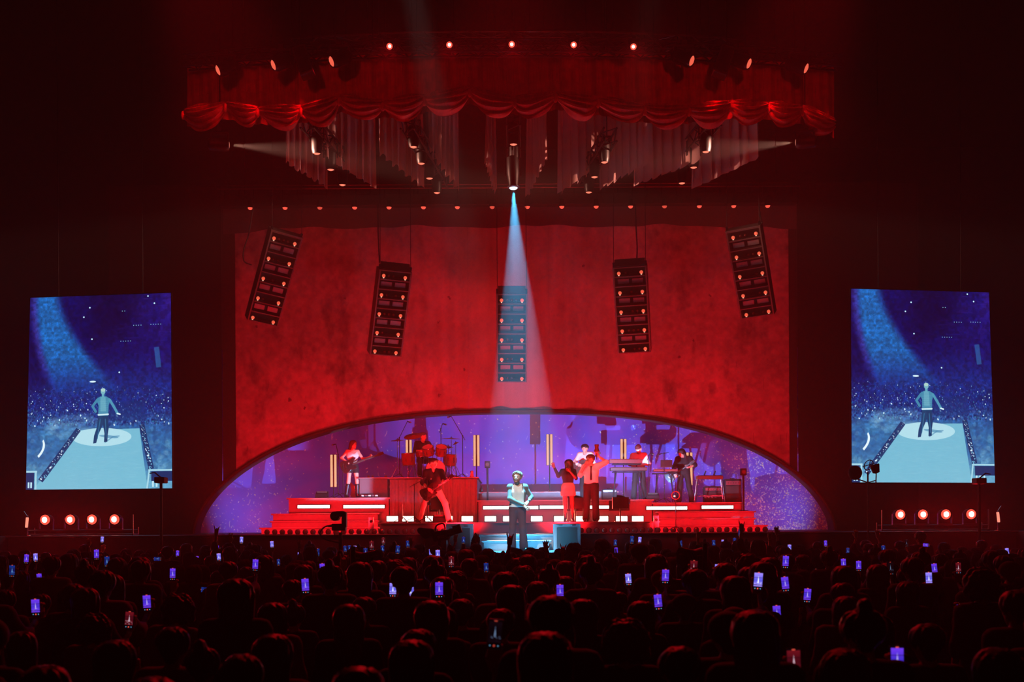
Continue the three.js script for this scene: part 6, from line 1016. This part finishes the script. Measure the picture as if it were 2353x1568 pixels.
const topPx = (d, hgt) => CY + (EYE - hgt) * FOCAL / d;
// --- phones: [px, py, width px, height px, look]
const phoneList = [[28, 1313, 15, 26, 1], [61, 1285, 12, 20, 0], [82, 1282, 11, 19, 2], [91, 1331, 14, 22, 0], [235, 1241, 8, 12, 2], [222, 1275, 13, 16, 0], [246, 1291, 13, 22, 1], [362, 1285, 19, 12, 1], [397, 1320, 15, 32, 0], [408, 1273, 8, 14, 0], [453, 1286, 8, 16, 0], [503, 1281, 10, 18, 2], [499, 1262, 9, 16, 0], [555, 1242, 9, 17, 2], [587, 1299, 15, 26, 0], [474, 1356, 26, 14, 1], [338, 1386, 20, 34, 0], [82, 1396, 21, 36, 0], [266, 1412, 40, 26, 1], [297, 1425, 21, 40, 3], [625, 1252, 9, 17, 2], [688, 1277, 8, 16, 2], [640, 1293, 8, 15, 1], [730, 1270, 10, 17, 1], [757, 1283, 10, 17, 2], [741, 1308, 14, 26, 0], [793, 1262, 8, 16, 1], [803, 1261, 8, 15, 1], [816, 1262, 8, 16, 2], [840, 1269, 10, 16, 1], [854, 1254, 11, 17, 3], [881, 1244, 9, 17, 3], [879, 1262, 9, 15, 1], [937, 1251, 9, 17, 1], [914, 1264, 11, 18, 1], [990, 1270, 9, 17, 2], [1006, 1274, 11, 18, 2], [1037, 1292, 14, 24, 3], [1065, 1242, 9, 18, 1], [945, 1324, 15, 28, 0], [1117, 1305, 12, 20, 1], [702, 1347, 19, 34, 0], [903, 1356, 18, 30, 2], [944, 1361, 17, 28, 2], [1009, 1356, 20, 30, 0], [1137, 1458, 34, 62, 4], [1414, 1248, 8, 16, 1], [1416, 1266, 8, 15, 0], [1452, 1241, 10, 17, 1], [1470, 1242, 8, 14, 2], [1564, 1250, 8, 14, 1], [1563, 1268, 9, 16, 2], [1640, 1249, 8, 14, 1], [1661, 1248, 8, 14, 2], [1688, 1244, 8, 14, 1], [1700, 1225, 7, 14, 1], [1737, 1268, 8, 14, 0], [1444, 1332, 15, 28, 2], [1529, 1325, 18, 30, 0], [1287, 1360, 18, 28, 0], [1650, 1313, 18, 30, 2], [1742, 1336, 22, 38, 2], [1805, 1292, 16, 27, 0], [1594, 1305, 18, 28, 3], [1512, 1384, 20, 34, 0], [1785, 1410, 20, 36, 0], [1814, 1260, 9, 17, 2], [1897, 1250, 8, 14, 0], [2030, 1263, 10, 19, 1], [2128, 1253, 17, 11, 0], [2083, 1249, 7, 13, 4], [1804, 1343, 19, 34, 0], [1855, 1369, 18, 30, 0], [1938, 1296, 13, 20, 0], [1973, 1301, 13, 22, 0], [2147, 1308, 14, 22, 0], [2134, 1331, 17, 28, 2], [2009, 1361, 16, 30, 1], [2314, 1269, 10, 19, 2], [2206, 1404, 17, 34, 0], [2046, 1307, 16, 26, 4], [2202, 1306, 14, 22, 3], [1824, 1524, 34, 42, 3], [2061, 1519, 34, 56, 0], [2272, 1274, 8, 14, 1], [1948, 1267, 8, 14, 1], [1874, 1319, 12, 22, 4]];
const phoneTex = [['#7a3cff', '#4630d8', '#c9b8ff', 0.9], ['#0e3a9c', '#081a66', '#7ec4ff', 0.75], ['#a48cff', '#5a58e0', '#ffffff', 1.1], ['#7a1420', '#4a0a16', '#e6c8d8', 0.8], ['#1a0c18', '#08060e', '#8fb0e0', 0.4]].map(([a, b, c, k], n) => {
  const t = canvasTex(96, 192, (g, w, h) => {
    seed = 50 + n; g.fillStyle = '#050308'; g.fillRect(0, 0, w, h); const gr = g.createLinearGradient(0, 12, 0, h * 0.78); gr.addColorStop(0, a); gr.addColorStop(0.55, b); gr.addColorStop(1, a); g.fillStyle = gr; g.fillRect(2, 12, w - 4, h * 0.72);
    g.fillStyle = c; g.beginPath(); g.moveTo(w * 0.5, h * 0.2); g.lineTo(w * 0.42, h * 0.6); g.lineTo(w * 0.6, h * 0.6); g.fill();
    for (let i = 0; i < 30; i++) { g.fillStyle = rnd() < 0.5 ? c : a; g.globalAlpha = rr(0.2, 0.8); g.fillRect(rr(4, w - 14), h * rr(0.52, 0.72), rr(4, 16), rr(3, 8)); } g.globalAlpha = 0.5; g.fillStyle = '#05030c'; g.fillRect(2, h * 0.3, w - 4, 5); g.fillRect(2, h * 0.68, w - 4, 8); g.globalAlpha = 1;
    g.fillStyle = '#ff5a48'; g.fillRect(w * 0.38, 3, w * 0.24, 8); g.beginPath(); g.arc(w * 0.5, h * 0.9, 8, 0, 7); g.fill(); g.fillStyle = '#7fd0ff'; g.beginPath(); g.arc(w * 0.2, h * 0.9, 5, 0, 7); g.arc(w * 0.8, h * 0.9, 5, 0, 7); g.fill();
  });
  return new THREE.MeshStandardMaterial({ color: 0x050505, roughness: 0.3, emissive: 0xffffff, emissiveMap: t, emissiveIntensity: k });
});
const phoneLook = ['violet', 'blue', 'pale lilac', 'dim red', 'nearly dark'];
const shots = [];
for (const [px, py, w, h, look] of phoneList) {
  const land = w > h, real = 0.078, d = max(4.2, min(24.4, FOCAL * (land ? 0.155 : real) / w)), p = P(px, py, d), H = land ? real : real * max(1.6, min(2.05, h / w));
  const t = thing('phone', `${land ? 'sideways' : 'upright'} phone with a ${phoneLook[look]} screen ${rowWord(d)} ${colWord(px)}`, 'phone', p, 0, 'phones ' + rowWord(d) + ' ' + colWord(px));
  const body = new THREE.Group(); const tilt = rr(-0.1, 0.1);
  t.rotation.set(rr(-0.1, 0.05), rr(-0.12, 0.12), tilt + (land ? PI / 2 : 0));
  const hh = real * 2.05;
  G().box(real, hh, 0.009, [0, 0, 0], undefined, 0.004).as('case', M.blackGloss, t);
  part('screen', new THREE.PlaneGeometry(real * 0.92, hh * 0.95).translate(0, 0, 0.0052), phoneTex[look], t);
  shots.push({ px, py, d, w, h, p });
}
const hidesPhone = (px, d, hgt, own) => shots.some((f) => f !== own && f.d > d - 0.1 && abs(f.px - px) < 0.13 * FOCAL / d + f.w * 0.6 && topPx(d, hgt) < f.py + f.h * 0.5);
const free = (x, d, r) => !crowd.some((c) => hypot(c.x - x, c.d - d) < r);
// holders of the phones, beside them
shots.forEach((f, i) => {
  const up = f.p.y > 1.56, tries = [];
  for (const side of i % 2 ? [1, -1] : [-1, 1]) {
    const pose = (up ? 'lift_' : 'phone_') + (side > 0 ? 'r' : 'l'), w = poseGeo[pose].tip[side > 0 ? 'r' : 'l'], k = max(0.84, min(0.985, f.p.y / (w.y + 0.1))), d = f.d - w.z * k + 0.024, x = f.p.x + side * abs(w.x) * k, px = CX + x * FOCAL / d, hgt = k * 1.775;
    tries.push([px, d, hgt, pose, hidesPhone(px, d, hgt - 0.03, f) + !free(x, d, 0.42)]);
  }
  const t = tries[0][4] <= tries[1][4] ? tries[0] : tries[1];
  if (t[1] > 3.7) spectator(t[0], t[1], t[2], t[3], pick(['short', 'bob', 'long', 'short', 'bun', 'short']), undefined, 0);
});
// heads read off the photograph: [px, py of the crown, width px, hair]
const heads = [[541, 1330, 70, 'bob'], [322, 1283, 38, 'short'], [101, 1287, 34, 'short'], [93, 1336, 44, 'short'], [444, 1303, 46, 'short'], [587, 1268, 28, 'bob'], [540, 1263, 24, 'short'], [258, 1318, 50, 'bob'], [209, 1384, 50, 'curly'], [48, 1413, 62, 'bob'], [102, 1529, 84, 'bob'], [250, 1468, 80, 'long'], [395, 1438, 56, 'short'], [452, 1451, 60, 'bun'], [785, 1329, 50, 'bob'], [773, 1292, 38, 'short'], [800, 1389, 66, 'long'], [981, 1278, 37, 'long'], [970, 1261, 28, 'bob'], [998, 1307, 40, 'short'], [1046, 1319, 46, 'curly'], [880, 1326, 56, 'bob'], [916, 1307, 36, 'short'], [1174, 1347, 60, 'long'], [1186, 1289, 40, 'curly'], [949, 1445, 74, 'short'], [943, 1474, 66, 'bob'], [1046, 1468, 86, 'bob'], [1059, 1377, 45, 'short'], [674, 1366, 45, 'bun'], [671, 1330, 42, 'short'], [625, 1385, 60, 'bob'], [625, 1458, 62, 'long'], [835, 1371, 50, 'short'], [1013, 1397, 60, 'bob'], [1261, 1287, 42, 'bun'], [1299, 1291, 38, 'long'], [1329, 1347, 64, 'long'], [1466, 1290, 42, 'bob'], [1465, 1251, 34, 'cap'], [1389, 1392, 66, 'bob'], [1276, 1420, 70, 'bob'], [1250, 1458, 110, 'bob'], [1435, 1439, 82, 'curly'], [1465, 1354, 60, 'long'], [1621, 1306, 56, 'bob'], [1501, 1240, 24, 'long'], [1382, 1240, 26, 'short'], [1319, 1254, 30, 'curly'], [1228, 1338, 50, 'bob'], [1297, 1327, 38, 'bob'], [1345, 1310, 40, 'cap'], [1669, 1265, 27, 'long'], [1713, 1282, 45, 'curly'], [1572, 1369, 45, 'cap'], [1723, 1493, 70, 'short'], [1897, 1323, 52, 'short'], [1847, 1301, 42, 'long'], [2158, 1267, 40, 'short'], [2121, 1276, 36, 'short'], [2082, 1290, 50, 'long'], [2074, 1267, 34, 'cap'], [2085, 1343, 50, 'bob'], [2306, 1283, 36, 'short'], [2207, 1269, 34, 'short'], [1952, 1296, 42, 'bob'], [1956, 1338, 45, 'short'], [1937, 1376, 45, 'bob'], [2268, 1348, 40, 'curly'], [2245, 1312, 45, 'bob'], [2115, 1219, 20, 'short'], [2290, 1500, 84, 'bob'], [1560, 1490, 66, 'short'], [820, 1535, 90, 'long'], [330, 1556, 90, 'bob'], [540, 1500, 66, 'short'], [1420, 1340, 36, 'short'], [1090, 1280, 30, 'bun'], [1155, 1262, 24, 'bun'], [1210, 1266, 26, 'short'], [730, 1262, 28, 'bob'], [700, 1258, 26, 'cap'], [1120, 1261, 26, 'short'], [1940, 1500, 80, 'bob'], [2130, 1440, 60, 'short'], [1680, 1400, 56, 'cap'], [2010, 1420, 56, 'bob'], [170, 1345, 46, 'long'], [400, 1370, 50, 'curly'], [1150, 1400, 56, 'short'], [740, 1450, 66, 'bob'], [1340, 1480, 60, 'short'], [10, 1350, 46, 'short'], [2345, 1330, 46, 'long']];
for (const [px, py, w, hair] of heads) {
  let d = FOCAL * ({ short: 0.185, bob: 0.21, long: 0.2, bun: 0.19, cap: 0.2, curly: 0.24 })[hair] / w, hgt = EYE - (py - CY) * d / FOCAL;
  if (hgt < 1.52 || hgt > 1.92) { hgt = max(1.52, min(1.92, hgt)); d = max(4.1, (EYE - hgt) * FOCAL / max(6, py - CY)); }
  d = min(d, 24.6); hgt -= hair === 'bun' ? 0.0 : 0.0;
  if (d < 4.1) { d = 4.1; hgt = max(1.4, EYE - (py - CY) * d / FOCAL); }
  if (hidesPhone(px, d, hgt)) { hgt -= 0.1; if (hidesPhone(px, d, hgt) && d > 9) continue; }
  if (free((px - CX) * d / FOCAL, d, 0.4)) spectator(px, d, hair === 'bun' ? hgt * 0.95 : hgt, rnd() < 0.3 ? 'sway' : 'down', hair);
}
// raised hands: [px of the hand, py of the fingertip, depth, pose, label]
for (const [px, py, d, pose, label] of [[1168, 1222, 15.6, 'point', 'spectator making a horned hand sign before the lead singer'], [1254, 1240, 17.4, 'open', 'spectator with an open spread hand right of the lead singer'], [1292, 1248, 16.6, 'point', 'spectator pointing up right of the open hand by the runway'], [493, 1207, 22, 'point', 'spectator pointing high before the left end of the arch'], [527, 1224, 22, 'open', 'spectator with an open hand before the left end of the arch'], [685, 1240, 22.5, 'open', 'spectator raising a hand below the left riser'], [1560, 1222, 21, 'open', 'spectator raising a curled hand below the right riser'], [1606, 1214, 20.6, 'point', 'spectator pointing up below the right light bars'], [1706, 1195, 20, 'point', 'spectator reaching an arm up below the speaker post'], [1772, 1217, 21, 'point', 'spectator pointing left below the right arch end'], [1785, 1208, 23, 'open', 'spectator with a bare arm up below the right arch end'], [1996, 1216, 23.4, 'both', 'spectator with two hands up left of the right lamp trolley'], [942, 1232, 22, 'open', 'spectator raising a hand left of the shoulder camera'], [1068, 1226, 23, 'both', 'spectator with arms up right of the shoulder camera'], [790, 1330, 12, 'point', 'spectator with an arm up beside the camera pole'], [200, 1236, 23, 'open', 'spectator raising a hand below the left lamp trolley']]) {
  const g = poseGeo[pose], tip = pose === 'open' ? g.tip.l : g.tip.r, want = P(px, py, d).y, s = max(0.86, min(1.12, want / (tip.y + 0.19)));
  spectator(px + (pose === 'both' ? 0 : tip.x * s) * FOCAL / d, d, s * 1.775, pose, pick(['short', 'bob', 'long']), label);
}
// everyone else, row by row, up to three hundred in all
for (let d = 5; d < 24.8 && crowd.length < 300; d += 0.86) for (let x = -0.47 * d - 0.2; x < 0.47 * d + 0.3 && crowd.length < 300; x += 0.66) {
  const xx = x + rr(-0.16, 0.16), dd = d + rr(-0.2, 0.2), hgt = dd > 16 ? rr(1.46, 1.66) : rr(1.54, 1.8), px = CX + xx * FOCAL / dd;
  if (!free(xx, dd, 0.48) || hidesPhone(px, dd, hgt)) continue;
  if (abs(px - 1190) < 70 && dd > 12 && hgt > 1.7) continue;
  if (rnd() < 0.32) continue;
  spectator(px, dd, hgt, rnd() < 0.3 ? 'sway' : 'down', pick(['short', 'short', 'bob', 'long', 'long', 'bun', 'cap', 'curly']));
}
{ // the densely packed rest by the stage
  const far = mergeBody([poseGeo.down.body, poseGeo.down.top, poseGeo.down.legs, hairGeo.bob]), spots = [];
  for (let d = 15; d < 25; d += 0.62) for (let x = -0.47 * d - 0.6; x < 0.47 * d + 0.6; x += 0.52) { const xx = x + rr(-0.12, 0.12), dd = d + rr(-0.15, 0.15), hgt = rr(1.44, 1.64); if (free(xx, dd, 0.45) && !hidesPhone(CX + xx * FOCAL / dd, dd, hgt)) spots.push([xx, dd, hgt]); }
  const m = new THREE.InstancedMesh(far, tops[1], spots.length), o = new THREE.Object3D();
  spots.forEach(([x, d, h], i) => { o.position.set(x, 0, -d); o.rotation.y = PI + rr(-0.4, 0.4); o.scale.setScalar(h / 1.775); o.updateMatrix(); m.setMatrixAt(i, o.matrix); });
  m.name = 'crowd'; scene.add(ready(m)); tag(m, 'dense dark crowd packed before the stage', 'crowd', undefined, 'stuff');
  console.log('crowd', crowd.length, 'rest', spots.length, 'phones', shots.length);
}
// ---------------------------------------------------------------- cameras and lamps among the crowd
{
  const d = 21.5, p = P(782, 1212, d), t = thing('pole_camera', 'black remote camera on a pole with a hanging cable before the left steps', 'camera', [p.x, 0, -d]), y = p.y;
  G().rod([0, 0, 0], [0, y - 0.1, 0], 0.034).as('pole', M.black, t);
  G().cyl(0.22, 0.26, 0.05, [0, 0.025, 0]).as('base', M.black, t);
  G().box(0.26, 0.13, 0.2, [-0.02, y - 0.0, 0], undefined, 0.015).as('tilt_head', M.black, t);
  G().box(0.09, 0.3, 0.2, [0.08, y + 0.14, 0], undefined, 0.03).box(0.2, 0.11, 0.2, [0.0, y + 0.25, 0], undefined, 0.045).as('camera_yoke', M.black, t);
  G().cyl(0.088, 0.088, 0.22, [-0.09, y + 0.21, 0], [PI / 2, 0, 0], 26).as('camera_body', M.black, t);
  G().box(0.1, 0.04, 0.06, [-0.18, y + 0.02, 0], undefined, 0.01).as('connector', M.black, t); G().rod([-0.02, y - 0.16, 0], [-0.1, y - 0.16, 0], 0.014).ball(0.03, [-0.11, y - 0.16, 0], [0.6, 1, 0.6], 8).as('clamp_knob', M.black, t);
  G().tube([[-0.16, y + 0.04, 0], [-0.3, y - 0.0, 0.02], [-0.38, y - 0.12, 0.03], [-0.3, y - 0.22, 0.04], [-0.14, y - 0.27, 0.03], [0, y - 0.3, 0.02]], 0.016, 40).as('cable', M.rubber, t);
}
{
  const d = 22.4, p = P(1012, 1232, d), t = thing('shoulder_camera', 'broadcast shoulder camera raised above the crowd left of the runway', 'camera', [p.x, p.y, -d], -0.1);
  G().box(0.3, 0.2, 0.14, [0, 0, 0], [0, 0, 0.16], 0.02).as('camera_body', M.black, t); G().cyl(0.06, 0.075, 0.26, [0.22, 0.07, 0], [0, 0, -PI / 2 + 0.3], 20).box(0.16, 0.17, 0.16, [0.34, 0.13, 0], [0, 0, 0.3], 0.02).as('lens', M.black, t);
  G().tube([[-0.1, 0.1, 0], [-0.08, 0.2, 0], [0.06, 0.24, 0], [0.1, 0.14, 0]], 0.018, 20).as('top_handle', M.black, t);
  part('rain_cover', surface([[[-0.2, 0.06, 0], [-0.42, 0.12, 0], 0.09, 0.04], [[-0.4, 0.1, 0], [-0.3, 0.02, 0.02], 0.05, 0.08]], 0.02, 0.05), M.rubber, t);
  G().box(0.13, 0.05, 0.09, [0.02, -0.02, 0.08], [0, 0, 0.16], 0.01).as('side_panel', mat(0xa08c80, 0.4), t); G().rod([-0.02, -0.08, 0], [-0.02, -0.36, 0], 0.03).as('shoulder_mount', M.black, t);
  const o = spectator(1000, d - 0.05, 1.72, 'both', 'short', 'camera operator under the raised shoulder camera');
}
{
  const d = 23.4, p = P(1090, 1243, d), t = thing('fold_lamp', 'small folding reflector lamp at the left edge of the runway', 'lamp', [p.x, 0, -d]), y = p.y;
  G().rod([-0.08, 0, 0], [-0.06, y - 0.03, 0], 0.018).as('stand', M.black, t);
  const f = G(), c = [[-0.06, 0.0], [0.02, 0.16], [0.11, 0.05], [0.1, -0.06], [-0.02, -0.1]].map(([a, b]) => new V3(a, y + b, 0)); c.forEach((q, i) => f.rod(q, c[(i + 1) % 5], 0.009)); f.rod(c[0], c[3], 0.012).rod(c[0], c[2], 0.012); f.as('frame', M.black, t);
  const sh = new THREE.Shape(); c.forEach((q, i) => (i ? sh.lineTo(q.x, q.y) : sh.moveTo(q.x, q.y))); part('reflector', new THREE.ShapeGeometry(sh).translate(0, 0, -0.01), M.grey, t);
}
// finned beam lamps on short posts among the heads
for (const [px, py, s, w] of [[840, 1290, -1, 'left'], [1590, 1284, 1, 'right']]) {
  const d = 13.2, p = P(px, py, d), t = thing('finned_spotlight', 'finned red lit moving lamp on a post among the heads, ' + w + ' of the runway', 'stage lamp', [p.x, 0, -d], s * 0.55), y = p.y;
  const g = (o) => o;
  G().at(new THREE.CylinderGeometry(0.085, 0.1, 0.34, 20), [0, y, 0], [0, 0, PI / 2 + s * 0.18]).as('barrel', M.blackMetal, t);
  for (let i = 0; i < 11; i++) G().cyl(0.108, 0.108, 0.008, [s * (-0.14 + i * 0.022), y - 0.0 + (-0.14 + i * 0.022) * 0.18 * -1 * 1, 0], [0, 0, PI / 2 + s * 0.18], 20).as('cooling_fin', M.blackMetal, t);
  G().cyl(0.098, 0.098, 0.02, [s * 0.18, y - 0.03, 0], [0, 0, PI / 2 + s * 0.18], 20).as('lens', mat(0x9a3a2c, 0.2, 0.5), t);
  for (const z of [-0.14, 0.14]) G().box(0.07, 0.28, 0.025, [0, y - 0.1, z], undefined, 0.01).as('yoke', M.blackMetal, t);
  G().box(0.3, 0.12, 0.3, [0, y - 0.3, 0], undefined, 0.02).as('lamp_base', M.blackMetal, t); G().box(0.6, y - 0.36, 0.5, [0, (y - 0.36) / 2, 0], undefined, 0.02).as('plinth', M.black, t);
  G().rod([s * -0.06, 0.02, 0.3], [s * -0.06, y + 0.18, 0.3], 0.03).as('post', M.black, t);
}
// lettered print on the cap of one spectator near the camera
{
  const p = P(1668, 1427, 6.05), t = thing('cap_patch', 'pale blue D N S monogram on a dark cap', 'patch', p, 0.1);
  const tx = canvasTex(128, 128, (g, w, h) => { g.clearRect(0, 0, w, h); g.fillStyle = '#5f93b8'; g.textAlign = 'center'; g.font = 'bold 64px serif'; g.fillText('D', w * 0.42, h * 0.48); g.font = 'bold 54px serif'; g.fillText('N', w * 0.38, h * 0.88); g.fillText('S', w * 0.76, h * 0.9); });
  part('print', new THREE.PlaneGeometry(0.055, 0.055), new THREE.MeshStandardMaterial({ map: tx, transparent: true, roughness: 0.7, side: THREE.DoubleSide }), t);
  const back = G().box(0.06, 0.06, 0.004, [0, 0, -0.004], undefined, 0.002).as('cloth', tops[0], t);
  spectator(1672, 6.2, EYE - (1412 - CY) * 6.2 / FOCAL, 'down', 'cap', 'cap wearing spectator with a pale lettered patch near the bottom right');
}
renderer.render(scene, camera);
